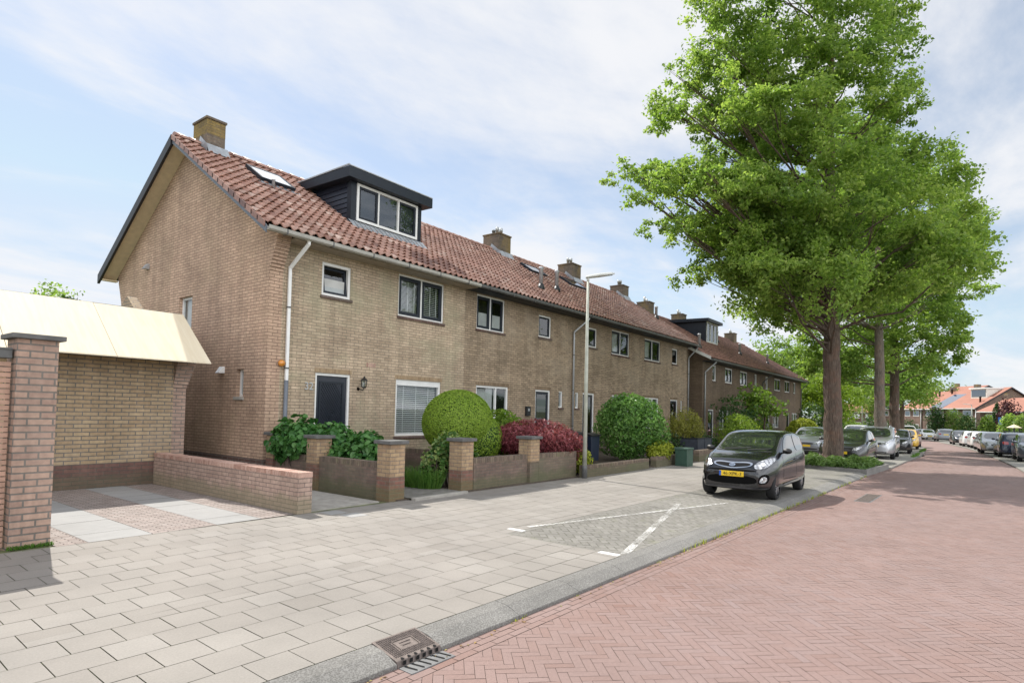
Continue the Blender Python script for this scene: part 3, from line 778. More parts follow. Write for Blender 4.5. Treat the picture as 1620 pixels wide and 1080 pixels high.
# ------------------------------------------------------------------ houses
FY = 13.41                                   # facade plane of the first row
EY, EZ, RY, RZ = -.53, 5.98, 4.49, 9.32      # eave edge and ridge, relative to the facade plane
def wall_grid(mb, x0, x1, z0, z1, y, holes, depth=.14, room=.7, mi_room=1):
    xs = sorted({x0, x1, *[h[0] for h in holes], *[h[1] for h in holes]}); zs = sorted({z0, z1, *[h[2] for h in holes], *[h[3] for h in holes]})
    for i in range(len(xs) - 1):
        for j in range(len(zs) - 1):
            xm, zm = (xs[i] + xs[i+1]) / 2, (zs[j] + zs[j+1]) / 2
            if any(h[0] < xm < h[1] and h[2] < zm < h[3] for h in holes): continue
            mb.quad((xs[i], y, zs[j]), (xs[i+1], y, zs[j]), (xs[i+1], y, zs[j+1]), (xs[i], y, zs[j+1]))
    for a, c, e, g in holes:
        d = y + depth
        mb.quad((a, y, e), (a, d, e), (c, d, e), (c, y, e)); mb.quad((a, y, g), (c, y, g), (c, d, g), (a, d, g))
        mb.quad((a, y, e), (a, y, g), (a, d, g), (a, d, e)); mb.quad((c, y, e), (c, d, e), (c, d, g), (c, y, g))
        r = y + room
        A = [(a-.2, d, e-.15), (c+.2, d, e-.15), (c+.2, d, g+.15), (a-.2, d, g+.15)]; B = [(p[0], r, p[2]) for p in A]
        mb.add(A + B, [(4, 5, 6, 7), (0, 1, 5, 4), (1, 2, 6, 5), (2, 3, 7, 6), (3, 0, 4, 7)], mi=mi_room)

def frame_mb(mb, x0, x1, z0, z1, y0, y1, w_):
    mb.box(x0, y0, z0, x0 + w_, y1, z1); mb.box(x1 - w_, y0, z0, x1, y1, z1)
    mb.box(x0 + w_, y0, z0, x1 - w_, y1, z0 + w_); mb.box(x0 + w_, y0, z1 - w_, x1 - w_, y1, z1)

def rot_mb(mb, fn):
    mb.v = [fn(*p) for p in mb.v]; return mb

def window(par, x0, x1, z0, z1, splits=(), frame='white', sash='anthracite', sashes=None, blind=None, y=0.0, fw=.055, sw=.05, sill=True, fn=None, pane='pane', tilt=None, sill_mat='brick_dark', half=None):
    """a window part: frame > sash, pane, sill, blind"""
    tr = (lambda b_: rot_mb(b_, fn)) if fn else (lambda b_: b_)
    f = MB(); frame_mb(f, x0, x1, z0, z1, y + .035, y + .125, fw)
    lights = []; xs = [x0 + fw] + [x0 + (x1 - x0) * s_ for s_ in splits] + [x1 - fw]
    for s_ in splits:
        xm = x0 + (x1 - x0) * s_; f.box(xm - .025, y + .037, z0 + fw, xm + .025, y + .12, z1 - fw)
    fo = tr(f).build('window', M[frame], par)
    for i in range(len(xs) - 1):
        a = xs[i] + (.025 if i > 0 else 0) + .004; c = xs[i+1] - (.025 if i < len(xs) - 2 else 0) - .004
        e, g = z0 + fw + .004, z1 - fw - .004
        s_ = MB(); has = sashes is None or i in sashes
        wd = sw if has else .006
        frame_mb(s_, a, c, e, g, y + .05, y + .105, wd)
        p = MB(); p.quad((a + wd, y + .08, e + wd), (c - wd, y + .08, e + wd), (c - wd, y + .08, g - wd), (a + wd, y + .08, g - wd))
        if tilt and i in tilt:
            def tl(x, yy, z, a0=math.radians(-9), z0_=e): 
                dy, dz = yy - (y + .05), z - z0_
                return (x, y + .05 + dy * math.cos(a0) - dz * math.sin(a0) , z0_ + dy * math.sin(a0) + dz * math.cos(a0))
            rot_mb(s_, tl); rot_mb(p, tl)
        if has: tr(s_).build('sash', M[sash], fo)
        tr(p).build('pane', M[pane], fo)
        if blind and blind.get(i):
            kind, lo = blind[i]; bb = MB(); zt = g - .02; zb = e + (g - e) * lo
            yy = y + .17
            if kind in ('slats', 'closed_slats'):
                z = zb; pt = .058 if kind == 'slats' else .036
                while z < zt: bb.add([(a + .02, yy - .024, z), (c - .02, yy - .024, z), (c - .02, yy + .024, z + .030), (a + .02, yy + .024, z + .030)], [(0, 1, 2, 3)]); z += pt
                for k in (.2, .5, .8): bb.box(a + (c - a) * k - .012, yy - .030, zb, a + (c - a) * k + .012, yy - .027, zt)
                tr(bb).build('blind', M['blind'], fo)
            elif kind == 'curtain':
                n_ = 24; v = []
                for q in range(n_ + 1):
                    xx = a + (c - a) * q / n_; d = .02 * math.sin(q * 1.9); v += [(xx, yy + d, zb), (xx, yy + d, zt)]
                bb.add(v, [(2*q, 2*q+2, 2*q+3, 2*q+1) for q in range(n_)], smooth=True); tr(bb).build('curtain', M['curtain'], fo)
            elif kind == 'film':
                bb.box(a + wd, yy - .06, e + wd, c - wd, yy - .055, e + (g - e) * lo); tr(bb).build('frosted_film', M['curtain'], fo)
    if sill:
        s_ = MB(); s_.box(x0 - .04, y - .05, z0 - .075, x1 + .04, y + .034, z0 - .004)
        tr(s_).build('sill', M[sill_mat], fo, bevel=.004)
    return fo

def door(par, x0, x1, z0, z1, mat, glazed=None, frame='white', grille=False):
    f = MB(); w_ = .065
    f.box(x0, .03, z0, x0 + w_, .13, z1); f.box(x1 - w_, .03, z0, x1, .13, z1); f.box(x0 + w_, .03, z1 - w_, x1 - w_, .13, z1)
    d = MB(); a, c, g = x0 + w_ + .004, x1 - w_ - .004, z1 - w_ - .004
    if glazed:
        m = .10; frame_mb(d, a, c, z0 + .02, g, .06, .11, m)
    else: d.box(a, .075, z0 + .02, c, .12, g)
    do = d.build('door', M[mat], par, bevel=.003)
    f.build('door_frame', M[frame], do)
    b = MB(); b.box(x0, -.28, -.06, x1, .13, z0); b.build('doorstep', M['concrete'], do, bevel=.01)
    if glazed:
        b = MB(); b.quad((a + m, .08, z0 + .02 + m), (c - m, .08, z0 + .02 + m), (c - m, .08, g - m), (a + m, .08, g - m)); b.build('pane', M['pane_dark'], do)
    if grille:
        b = MB(); frame_mb(b, a + .1, c - .1, z0 + .25, g - .14, .055, .075, .05)
        n_ = 9; xa, xb, za, zb = a + .15, c - .15, z0 + .30, g - .19
        for i in range(-22, 24):
            for sgn in (1, -1):
                p0 = xa + (xb - xa) * i / n_; pts = []
                t0, t1 = 0.0, 1.0
                X0_, X1_ = p0, p0 + sgn * (zb - za) * .7
                # clip to the panel
                lo_, hi_ = 0.0, 1.0
                if abs(X1_ - X0_) > 1e-6:
                    ta, tb = (xa - X0_) / (X1_ - X0_), (xb - X0_) / (X1_ - X0_)
                    lo_, hi_ = max(lo_, min(ta, tb)), min(hi_, max(ta, tb))
                if hi_ - lo_ < .02: continue
                P = lambda q: (X0_ + (X1_ - X0_) * q, .066, za + (zb - za) * q)
                b.tube([P(lo_), P(hi_)], .006, n=4, caps=False)
        for r in (.09, .05):
            pts = [((xa + xb)/2 + r*1.6*math.cos(k*math.pi/8), .062, (za + zb)/2 + .1 + r*1.3*math.sin(k*math.pi/8)) for k in range(17)]
            b.tube(pts, .009, n=5, caps=False)
        b.build('grille', M['anthracite'], do)
    b = MB(); b.lathe([(.0, -.005), (.028, 0), (.028, .012), (.012, .02), (.012, .045), (.03, .06), (.022, .075), (0, .078)], (c - .06, .075, z0 + .80), 'y', 12)
    b.v = [(p[0], .15 - p[1], p[2]) if False else (p[0], p[1] - .06, p[2]) for p in b.v]
    b.build('handle', M['chrome'], do)
    b = MB(); b.box(c - .085, .056, z0 + .52, c - .035, .074, z0 + .66); b.build('lock_plate', M['chrome'], do)
    return do

def tiles(x0, x1, ey, ez, ry, rz, seed=0, cw=.240, exp=.318, mat='tile', detail=6, dark=None):
    """a field of clay pantiles from the eave edge up to the ridge, returned as a mesh builder"""
    r_ = random.Random(seed); b = MB()
    L = math.hypot(ry - ey, rz - ez); uy, uz = (ry - ey) / L, (rz - ez) / L; ny, nz = -uz, uy
    if ny * uy < 0: pass
    sgn = 1 if ry > ey else -1
    ny, nz = -uz * sgn * sgn, abs(uy)
    ny = -uz if uy > 0 else uz
    nr = int(round(L / exp)); ex = L / nr; nc = int(round((x1 - x0) / cw)); cwx = (x1 - x0) / nc
    prof = [(q / detail, .037 * math.cos(2 * math.pi * (q / detail - .30)) + (.012 if .1 < q / detail < .5 else 0)) for q in range(detail + 1)]
    for i in range(nr):
        for j in range(nc):
            t = min(1, max(0, r_.gauss(.52, .2)))
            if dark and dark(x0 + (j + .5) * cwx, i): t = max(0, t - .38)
            s0 = i * ex - .045; s1 = (i + 1) * ex + .01; lift0 = .072 + r_.uniform(-.004, .004); lift1 = .012
            sh = r_.uniform(-.006, .006)
            lo = []; hi = []; lip = []
            for u, h in prof:
                x = x0 + (j + u) * cwx + sh
                lo.append((x, ey + uy * s0 + ny * (h + lift0), ez + uz * s0 + nz * (h + lift0)))
                hi.append((x, ey + uy * s1 + ny * (h + lift1), ez + uz * s1 + nz * (h + lift1)))
                lip.append((x, ey + uy * s0 + ny * (h + lift0 - .028), ez + uz * s0 + nz * (h + lift0 - .028)))
            n_ = detail + 1
            fs = [(q, q + 1, n_ + q + 1, n_ + q) for q in range(detail)]
            fl = [(2*n_ + q, 2*n_ + q + 1, q + 1, q) for q in range(detail)]
            if uy < 0: fs = [f[::-1] for f in fs]; fl = [f[::-1] for f in fl]
            b.add(lo + hi + lip, fs, smooth=True, tint=t)
            k = len(b.v) - 3 * n_
            for f in fl: b.f.append(tuple(k + q for q in f)); b.sm.append(False); b.t.append(t * .8); b.m.append(0)
    return b
def ridge_caps(b, x0, x1, y, z, r_=.12, seed=1, step=.40):
    rr = random.Random(seed); x = x0
    while x < x1 - .02:
        e = min(x + step, x1); t = min(1, max(0, rr.gauss(.5, .2)))
        for (xa, ra), (xb, rb) in [((x, r_ + .014), (e + .02, r_ - .006))]:
            n_ = 8; v = []
            for xx, rad in ((xa, ra), (xb, rb)):
                for q in range(n_ + 1):
                    a = math.pi * q / n_; v.append((xx, y - rad * math.cos(a), z + rad * math.sin(a) * .9 - .02))
            b.add(v, [(q, n_ + 1 + q, n_ + 2 + q, q + 1) for q in range(n_)], smooth=True, tint=t)
            k = len(b.v) - len(v)
            b.f.append(tuple(k + q for q in range(n_ + 1))); b.sm.append(False); b.t.append(t); b.m.append(0)
        x = e
def roof(par, x0, x1, ey=EY, ez=EZ, ry=RY, rz=RZ, back=(9.51, 5.98), seed=0, mat='tile', dark=None, detail=6):
    b = tiles(x0, x1, ey, ez, ry, rz, seed, dark=dark, detail=detail)
    b2 = tiles(x0, x1, back[0], back[1], ry, rz, seed + 50, exp=.345, detail=4)
    base = len(b.v); b.v += b2.v; b.f += [tuple(base + i for i in f) for f in b2.f]; b.sm += b2.sm; b.t += b2.t; b.m += b2.m
    ridge_caps(b, x0, x1, ry, rz + .05, seed=seed)
    o = b.build('roof', M[mat], par, tints=True)
    d = MB(); d.prism([(ey, ez - .02), (ry, rz - .02), (back[0], back[1] - .02), (back[0], back[1] - .10), (ry, rz - .12), (ey, ez - .10)], 'x', x0 + .004, x1 - .004)
    d.build('roof_deck', M['black'], o)
    return o
def chimney(roofo, x, y, wx, wy, zb, zt, pots=((0, .35), (.28, .45)), mat='brick_chimney'):
    b = MB(); b.box(x - wx/2, y - wy/2, zb, x + wx/2, y + wy/2, zt - .07); c = b.build('chimney', M[mat], roofo)
    b = MB(); b.box(x - wx/2 - .035, y - wy/2 - .035, zt - .07, x + wx/2 + .035, y + wy/2 + .035, zt); b.build('chimney_cap', M['brick_chimney'], c, bevel=.01)
    b = MB(); s_ = .665
    k = .014
    b.add([(x - wx/2 - k, y - wy/2 - .2, RZ - (RY - (y - wy/2 - .2)) * s_ + .10), (x + wx/2 + .08, y - wy/2 - .2, RZ - (RY - (y - wy/2 - .2)) * s_ + .10), (x + wx/2 + .08, y - wy/2 - k, RZ - (RY - y + wy/2) * s_ + .26), (x - wx/2 - k, y - wy/2 - k, RZ - (RY - y + wy/2) * s_ + .26)], [(0, 1, 2, 3)])
    b.add([(x - wx/2 - k, y - wy/2 - .1, RZ - (RY - y + wy/2 + .1) * s_ + .06), (x - wx/2 - k, y + .05, RZ + .1), (x - wx/2 - k, y - .05, RZ + .30), (x - wx/2 - k, y - wy/2 - .1, RZ - (RY - y + wy/2 + .1) * s_ + .26)], [(3, 2, 1, 0)])
    b.build('flashing', M['lead'], c)
    for px_, h_ in pots:
        b = MB(); b.lathe([(.07, 0), (.07, h_ * .55), (.085, h_ * .55), (.085, h_), (.0, h_ + .02)], (x - wx/2 + .18 + px_, y, zt), 'z', 12); b.build('flue_pot', M['steel'] if px_ else M['zinc_dark'], c)
    return c
def roof_z(y): return EZ + (y - EY) * (RZ - EZ) / (RY - EY)
def vent_pipe(roofo, x, y, h=.75, r=.085, mat='zinc', ez=None):
    z = (roof_z(y) if ez is None else ez)
    b = MB(); b.lathe([(r, z + .05), (r, z + h), (r * 1.25, z + h + .02), (r * 1.25, z + h + .09), (r * .6, z + h + .12), (0, z + h + .12)], (x, y, 0), 'z', 14); o = b.build('vent_pipe', M[mat], roofo)
    b = MB(); b.lathe([(r * 2.0, z - .03), (r * 1.9, z + .07), (r * 1.15, z + .25), (r * 1.05, z + .25)], (x, y - .02, 0), 'z', 14); b.build('boot', M['black'], o)
def skylight(roofo, x0, x1, y0, y1, blind=True):  # blind picks the pane painted pale as sky reflection, no real blind
    uy, uz = (RY - EY), (RZ - EZ); L = math.hypot(uy, uz); uy /= L; uz /= L; ny, nz = -uz, uy
    def mp(x, s_, h): # local on-slope coordinates
        return (x, y0 + uy * s_ + ny * h, roof_z(y0) + uz * s_ + nz * h)
    Ls = (y1 - y0) / uy
    b = MB()
    def rb(x_0, x_1, s0, s1, h0, h1, mb):
        v = [mp(x_0, s0, h0), mp(x_1, s0, h0), mp(x_1, s1, h0), mp(x_0, s1, h0), mp(x_0, s0, h1), mp(x_1, s0, h1), mp(x_1, s1, h1), mp(x_0, s1, h1)]
        mb.add(v, [(0,3,2,1), (4,5,6,7), (0,1,5,4), (1,2,6,5), (2,3,7,6), (3,0,4,7)])
    for a, c, e, g in ((x0, x0 + .07, 0, Ls), (x1 - .07, x1, 0, Ls), (x0 + .07, x1 - .07, 0, .07), (x0 + .07, x1 - .07, Ls - .07, Ls)): rb(a, c, e, g, .0, .18, b)
    o = b.build('skylight', M['anthracite'], roofo)
    b = MB(); b.quad(mp(x0 + .07, .07, .168), mp(x1 - .07, .07, .168), mp(x1 - .07, Ls - .07, .168), mp(x0 + .07, Ls - .07, .168)); b.build('pane', M['pane_dark'] if not blind else M['pane_sky_sheen'], o)
    b = MB(); rb(x0 - .12, x1 + .12, -.18, -.002, .055, .075, b); b.build('flashing', M['lead'], o)
M['pane_sky_sheen'] = glass('skylight with painted sky sheen', tint=(.9, .92, .92), clear=.0, dark=(.80, .82, .84))  # pale diffuse colour painted in for the sky's white reflection
def gutter(par, x0, x1, mat='gutter', y=EY - .03, z=EZ - .05, brackets=True):
    b = MB(); ya, yb = y - .13, y + .02
    prof = [(yb, z), (yb, z - .085), (ya + .025, z - .10), (ya, z - .075), (ya, z), (ya - .012, z), (ya - .014, z - .085), (ya + .02, z - .115), (yb + .012, z - .10), (yb + .012, z)]
    b.prism(prof, 'x', x0, x1); o = b.build('gutter', M[mat], par)
    if brackets:
        b = MB(); x = x0 + .45
        while x < x1 - .1:
            b.box(x, ya - .022, z - .125, x + .03, yb, z - .118); b.box(x, ya - .025, z - .125, x + .03, ya - .016, z - .01); x += 1.28
        b.build('bracket', M['zinc_dark'], o)
    return o
def soffit(par, x0, x1, ey=EY, ez=EZ, mat='cream'):
    b = MB(); b.box(x0, ey, ez - .17, x1, -.003, ez - .13); b.box(x0, ey - .004, ez - .17, x1, ey + .02, ez - .05); b.build('soffit', M[mat], par)
def downpipe(par, x, mat, z0=.15, top=EZ - .17, ytop=EY - .06, dx=.0, r=.04, square=False):
    b = MB(); pts = [(x + dx, ytop, top + .06), (x + dx, ytop, top - .06), (x, -.075, top - .62), (x, -.075, top - .78), (x, -.075, z0)]
    b.tube(pts, r, n=(4 if square else 10), smooth=not square); o = b.build('downpipe', M[mat], par)
    b = MB()
    for z in (1.2, 2.7, 4.2): b.lathe([(r + .004, z), (r + .008, z + .005), (r + .008, z + .03), (r + .004, z + .035)], (x, -.075, 0), 'z', 12)
    b.build('pipe_clip', M['zinc_dark'], o)
    return o
def lintel(mb, x0, x1, z0, h=.11):
    """upright soldier course over an opening"""
    x = x0
    while x < x1 - .02: mb.box(x, -.006, z0, min(x + .055, x1), .02, z0 + h, tint=rng.random()); x += .066
M['lintel_tan'] = tinted('tan lintel brick', [(0, (.29, .20, .12)), (1, (.40, .29, .175))], speck=.15, scale=20)
M['lintel_brown'] = tinted('brown lintel brick', [(0, (.17, .12, .075)), (1, (.27, .195, .125))], speck=.15, scale=20)
def lettering(text, name, mat, par, loc, size, rot=(math.pi/2, 0, 0), depth=.004, align='CENTER'):
    cu = bpy.data.curves.new(name, 'FONT'); cu.body = text; cu.size = size; cu.extrude = depth; cu.align_x = align; cu.align_y = 'CENTER'
    tmp = bpy.data.objects.new(name + '_tmp', cu); COL.objects.link(tmp)
    dg = bpy.context.evaluated_depsgraph_get(); me = bpy.data.meshes.new_from_object(tmp.evaluated_get(dg))
    bpy.data.objects.remove(tmp); bpy.data.curves.remove(cu)
    me.name = name; me.materials.clear(); me.materials.append(M[mat])
    o = bpy.data.objects.new(name, me); COL.objects.link(o); o.parent = par; o.location = loc; o.rotation_euler = rot
    return o

# --- corner house
hx = 7.80; W1 = 14.85 - hx
h = thing('brick_house', 'tan brick corner house with a large gable wall and a dark roof dormer', 'house', (hx, FY, 0))
L_ = lambda x: x - hx
wins = {'up': (L_(9.27), L_(10.19), 4.70, 5.58), 'big': (L_(11.9), L_(13.82), 4.53, 5.78), 'gw': (L_(11.9), L_(13.78), .98, 2.65), 'door': (L_(9.17), L_(10.27), .30, 2.67)}
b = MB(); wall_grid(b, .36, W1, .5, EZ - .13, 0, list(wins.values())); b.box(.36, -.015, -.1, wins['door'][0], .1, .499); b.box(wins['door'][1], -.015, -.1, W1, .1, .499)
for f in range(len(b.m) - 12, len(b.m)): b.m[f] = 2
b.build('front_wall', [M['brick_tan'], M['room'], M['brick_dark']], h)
b = MB(); b.box(.36, 8.7, -.1, W1, 8.98, EZ - .13); b.build('rear_wall', M['brick_tan'], h)
# gable wall: a flat wall with the two small openings, corbelled out at both eaves
g = MB(); gw_ = [(3.93, 4.74, 3.86, 4.83), (1.02, 1.36, 2.0, 2.69)]
wall_grid(g, 0, 8.98, .5, 5.07, 0, gw_, depth=.16)
g.v = [(y_, x_, z_) for x_, y_, z_ in g.v]; g.f = [f[::-1] for f in g.f]
g.quad((.36, 0, .5), (0, 0, .5), (0, 0, 5.07), (.36, 0, 5.07)); g.quad((0, 8.98, .5), (.36, 8.98, .5), (.36, 8.98, 5.07), (0, 8.98, 5.07))
steps = 9
poly = [(-.005, 5.07)]
for i in range(steps):
    z = 5.07 + i * .082; o_ = -.018 - i * .034; poly += [(o_, z), (o_, z + .078), (o_ + .014, z + .082)]
poly += [(-.33, 5.85), (-.33, roof_z(-.33) - .11), (RY, RZ - .13), (9.31, roof_z(-.33) - .11), (9.31, 5.85)]
for i in reversed(range(steps)):
    z = 5.07 + i * .082; o_ = 8.98 + .018 + i * .034; poly += [(o_ - .014, z + .082), (o_, z + .078), (o_, z)]
poly += [(8.985, 5.07)]
g.prism(poly, 'x', 0, .36)
g.box(-.015, -.015, -.1, .36, 8.99, .499, mi=2)
go = g.build('gable_wall', [M['brick_gable'], M['room'], M['brick_dark']], h)
sw90 = lambda x, y, z: (y, x, z)
def gable_window(x0, x1, z0, z1, fw, wide):
    f = MB(); frame_mb(f, x0, x1, z0, z1, .10, .16, fw); f.v = [sw90(*p) for p in f.v]; f.f = [q[::-1] for q in f.f]; fo = f.build('window', M['white'], go)
    p = MB(); p.quad((.128, x1 - fw, z0 + fw), (.128, x0 + fw, z0 + fw), (.128, x0 + fw, z1 - fw), (.128, x1 - fw, z1 - fw)); p.build('pane', M['pane'], fo)
    s_ = MB(); s_.box(-.05, x0 - .05, z0 - .09, .10, x1 + .05, z0 - .005); s_.build('sill', M['white'] if wide else M['concrete'], fo, bevel=.01)
    if wide:
        c = MB(); c.box(.2, x0, z0, .21, x1, z1); c.build('curtain', M['curtain'], fo)
gable_window(*gw_[0], .07, True); gable_window(*gw_[1], .06, False)
for (yy, zz, mt) in ((2.05, 2.62, 'white'), (6.95, 5.95, 'zinc')):
    b = MB(); b.prism([(-.16, zz - .02), (.0, zz - .02), (.0, zz + .17), (-.05, zz + .17)], 'y', yy - .08, yy + .08) if False else b.add([(-.17, yy-.09, zz-.02), (0, yy-.09, zz-.02), (0, yy+.09, zz-.02), (-.17, yy+.09, zz-.02), (-.06, yy-.09, zz+.15), (0, yy-.09, zz+.15), (0, yy+.09, zz+.15), (-.06, yy+.09, zz+.15)], [(0,3,2,1),(4,5,6,7),(0,1,5,4),(1,2,6,5),(2,3,7,6),(3,0,4,7)])
    b.build('vent_hood', M[mt], go, bevel=.006)
# windows and door of the front
window(h, *wins['up'], sashes=(0,), fw=.075, sw=.06, tilt=(0,), blind={0: ('film', .55)})
window(h, *wins['big'], splits=(.5,), blind={0: ('closed_slats', .0), 1: ('slats', .0)}, fw=.05, sw=.10)
wo = window(h, *wins['gw'], splits=(), sashes=(), fw=.075, blind={0: ('slats', .0)})
b = MB(); b.box(wins['gw'][0] + .075, .02, wins['gw'][3] - .17, wins['gw'][1] - .075, .11, wins['gw'][3] - .08); b.build('vent_strip', M['white'], wo)
door(h, *wins['door'], 'navy', grille=True)
b = MB(); lintel(b, wins['door'][0] - .03, wins['door'][1] + .03, wins['door'][3] + .012); b.build('lintel', M['lintel_tan'], h, tints=True)
b = MB(); lintel(b, wins['gw'][0] - .05, wins['gw'][1] + .05, wins['gw'][3] + .012); b.build('lintel', M['lintel_tan'], h, tints=True)
b = MB()
for i in range(4): b.box(L_(10.80) + i*.085, -.006, 2.93, L_(10.80) + i*.085 + .06, .01, 3.05, tint=rng.random())
b.build('vent_bricks', M['cope_pink'], h, tints=True)
b = MB(); b.box(L_(10.86), -.012, .42, L_(11.16), .02, .54); vb = b.build('air_vent', M['zinc'], h)
b = MB()
for i in range(3): b.box(L_(10.88) + i*.095, -.016, .44, L_(10.88) + i*.095 + .065, -.011, .52)
b.build('vent_slot', M['void'], vb)
lettering('32', 'house_number', 'steel', h, (L_(8.98), -.012, 2.30), .27, depth=.008)
# lantern lamp beside the door
lx, lz = L_(10.60), 2.42
b = MB(); b.tube([(lx - .06, 0, lz - .12), (lx - .06, -.06, lz - .12), (lx - .02, -.16, lz - .16), (lx, -.17, lz - .08)], .014, n=6); b.lathe([(.05, 0), (.05, .02), (.02, .035)], (lx - .06, -.0, lz - .12), 'y', 10)
b.lathe([(.0, lz + .24), (.02, lz + .22), (.03, lz + .19), (.10, lz + .13), (.105, lz + .115), (.085, lz + .115)], (lx, -.17, 0), 'z', 6, smooth=False)
b.lathe([(.055, lz - .09), (.065, lz - .075), (.065, lz - .06)], (lx, -.17, 0), 'z', 6, smooth=False)
for k in range(6):
    a = k * math.pi / 3; b.tube([(lx + .062*math.cos(a), -.17 + .062*math.sin(a), lz - .07), (lx + .088*math.cos(a), -.17 + .088*math.sin(a), lz + .118)], .006, n=4)
lo = b.build('wall_lamp', M['black'], h)
b = MB(); b.lathe([(.058, lz - .06), (.08, lz + .11)], (lx, -.17, 0), 'z', 6, smooth=False); b.build('lamp_glass', M['pane'], lo)
b = MB(); b.lathe([(.02, lz - .06), (.02, lz + .04), (.0, lz + .06)], (lx, -.17, 0), 'z', 8); b.build('bulb', M['white'], lo)
M['amber'] = plain('amber lens', (.62, .24, .035), .2, var=.05, coat=.5)
b = MB(); b.lathe([(.05, 0), (.05, -.03), (.085, -.035), (.085, -.07), (.06, -.125), (0, -.14)], (L_(8.17), 0, 2.83), 'y', 14)
b.v = [(p[0], -abs(p[1]), p[2]) for p in b.v]; b.build('alarm_light', M['amber'], h)
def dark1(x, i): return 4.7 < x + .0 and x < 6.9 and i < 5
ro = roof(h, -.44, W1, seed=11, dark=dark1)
chimney(ro, L_(8.36), RY + .02, .54, .82, 8.6, 10.12, pots=())
b = MB(); b.box(L_(8.36) - .272, RY + .02 - .412, 9.62, L_(8.36) + .272, RY + .02 + .412, 10.05); b.build('chimney_top', M['brick_moss'], [c_ for c_ in ro.children if c_.name.startswith('chimney')][0])
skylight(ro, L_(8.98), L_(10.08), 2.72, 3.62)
b = MB(); b.lathe([(.045, roof_z(2.45)), (.045, roof_z(2.45) + .28), (.06, roof_z(2.45) + .29), (0, roof_z(2.45) + .31)], (L_(9.25), 2.45, 0), 'z', 10); b.build('vent_pipe', M['zinc'], ro)
gutter(h, -.45, W1 - .004); soffit(h, .36, W1, mat='eave_board')
# verge boards and beige soffits under the gable overhang
b = MB(); e0 = EY - .06; z0 = roof_z(e0) - .02
b.prism([(e0, z0 - .16), (RY, RZ - .20), (RY, RZ - .0), (e0, z0 + .02)], 'x', -.47, -.442); b.build('bargeboard', M['grey_pipe'], h)
b = MB(); b.prism([(9.60, z0 - .22), (9.60, z0 + .07), (RY + .002, RZ + .05), (RY + .002, RZ - .25)], 'x', -.515, -.442); b.build('bargeboard', M['black'], h)
b = MB(); b.prism([(EY, EZ - .125), (RY, RZ - .145), (RY, RZ - .125), (EY, EZ - .105)], 'x', -.44, -.003)
b.prism([(9.51, EZ - .125), (9.51, EZ - .105), (RY + .002, RZ - .125), (RY + .002, RZ - .145)], 'x', -.44, -.003); b.box(-.44, 9.3, 5.80, -.004, 9.51, 5.84); b.build('verge_soffit', M['soffit'], h)
b = MB(); t_ = .0
r_ = random.Random(5); L = math.hypot(RY - EY, RZ - EZ); uy, uz = (RY - EY) / L, (RZ - EZ) / L
for i in range(18):
    s0, s1 = i * L / 18 - .03, (i + 1) * L / 18 + .02; tn = min(1, max(0, r_.gauss(.35, .15)))
    y0, y1, za, zb = EY + uy * s0, EY + uy * s1, EZ + uz * s0, EZ + uz * s1
    b.prism([(y0, za - .06), (y1, zb - .09), (y1, zb + .045), (y0, za + .085)], 'x', -.505, -.473, tint=tn)
b.build('verge_tile', M['tile'], h, tints=True)
dp = downpipe(h, L_(8.30), 'white', z0=2.36, dx=.16, r=.05, square=True)
b = MB(); b.tube([(L_(8.30), -.075, 2.42), (L_(8.30), -.075, .12)], .052, n=12); b.build('pipe_base', M['grey_pipe'], dp)
# dormer
dm = MB(); dx0, dx1, dy = L_(11.18), L_(14.02), 1.42
zf = roof_z(dy)
dm.prism([(dy + .02, zf - .05), (4.25, 8.74), (dy + .02, 8.74)], 'x', dx0, dx1); do_ = dm.build('dormer', M['anthracite'], h)
b = MB(); b.prism([(dy - .28, 8.94), (4.15, 8.98), (4.15, 8.70), (dy - .28, 8.62)], 'x', dx0 - .30, dx1 + .30); b.build('dormer_roof', M['anthracite'], do_, bevel=.008)
b = MB(); b.box(dx0 - .29, dy - .29, 8.942, dx1 + .29, dy - .25, 8.97); b.box(dx0 - .32, dy - .27, 8.955, dx0 - .28, 4.1, 8.995); b.build('roof_trim', M['zinc'], do_)
b = MB(); z = zf + .10; i = 0
while z < 8.66:
    yb = min(4.2, EY + (z + .13 - EZ) / ((RZ - EZ) / (RY - EY)))
    if True:
        b.add([(dx0 - .035, dy + .16, z), (dx0 - .012, dy + .16, z + .15), (dx0 - .012, max(yb, dy + .2), z + .15), (dx0 - .035, max(yb - .2, dy + .18), z)], [(3, 2, 1, 0)])
        b.add([(dx0 - .035, dy + .16, z), (dx0 - .035, max(yb - .2, dy + .18), z), (dx0 - .0, max(yb - .2, dy + .18), z), (dx0 - .0, dy + .16, z)], [(0, 1, 2, 3)])
    z += .155
b.build('cladding', M['navy'], do_)
b = MB(); b.box(dx0 - .03, dy - .03, zf + .0, dx0 + .17, dy + .16, 8.65); b.box(dx1 - .17, dy - .03, zf, dx1 + .03, dy + .16, 8.65); b.box(dx0 + .17, dy - .012, zf, dx1 - .17, dy + .02, zf + .18); b.build('corner_board', M['anthracite'], do_)
window(do_, dx0 + .17, dx1 - .17, zf + .18, 8.60, splits=(.335, .665), sashes=(0, 2), fw=.075, sw=.065, y=dy - .10, sill=False, blind={2: ('curtain', 0.0), 0: ('film', .01)}, pane='pane')
b = MB()
for i in range(16):
    x = dx0 - .12 + i * (dx1 - dx0 + .24) / 16
    b.add([(x, dy - .34, roof_z(dy - .34) + .10), (x + .19, dy - .34, roof_z(dy - .34) + .085), (x + .19, dy - .035, roof_z(dy) + .15), (x, dy - .035, roof_z(dy) + .16)], [(0, 1, 2, 3)])
s_ = (RZ - EZ) / (RY - EY)
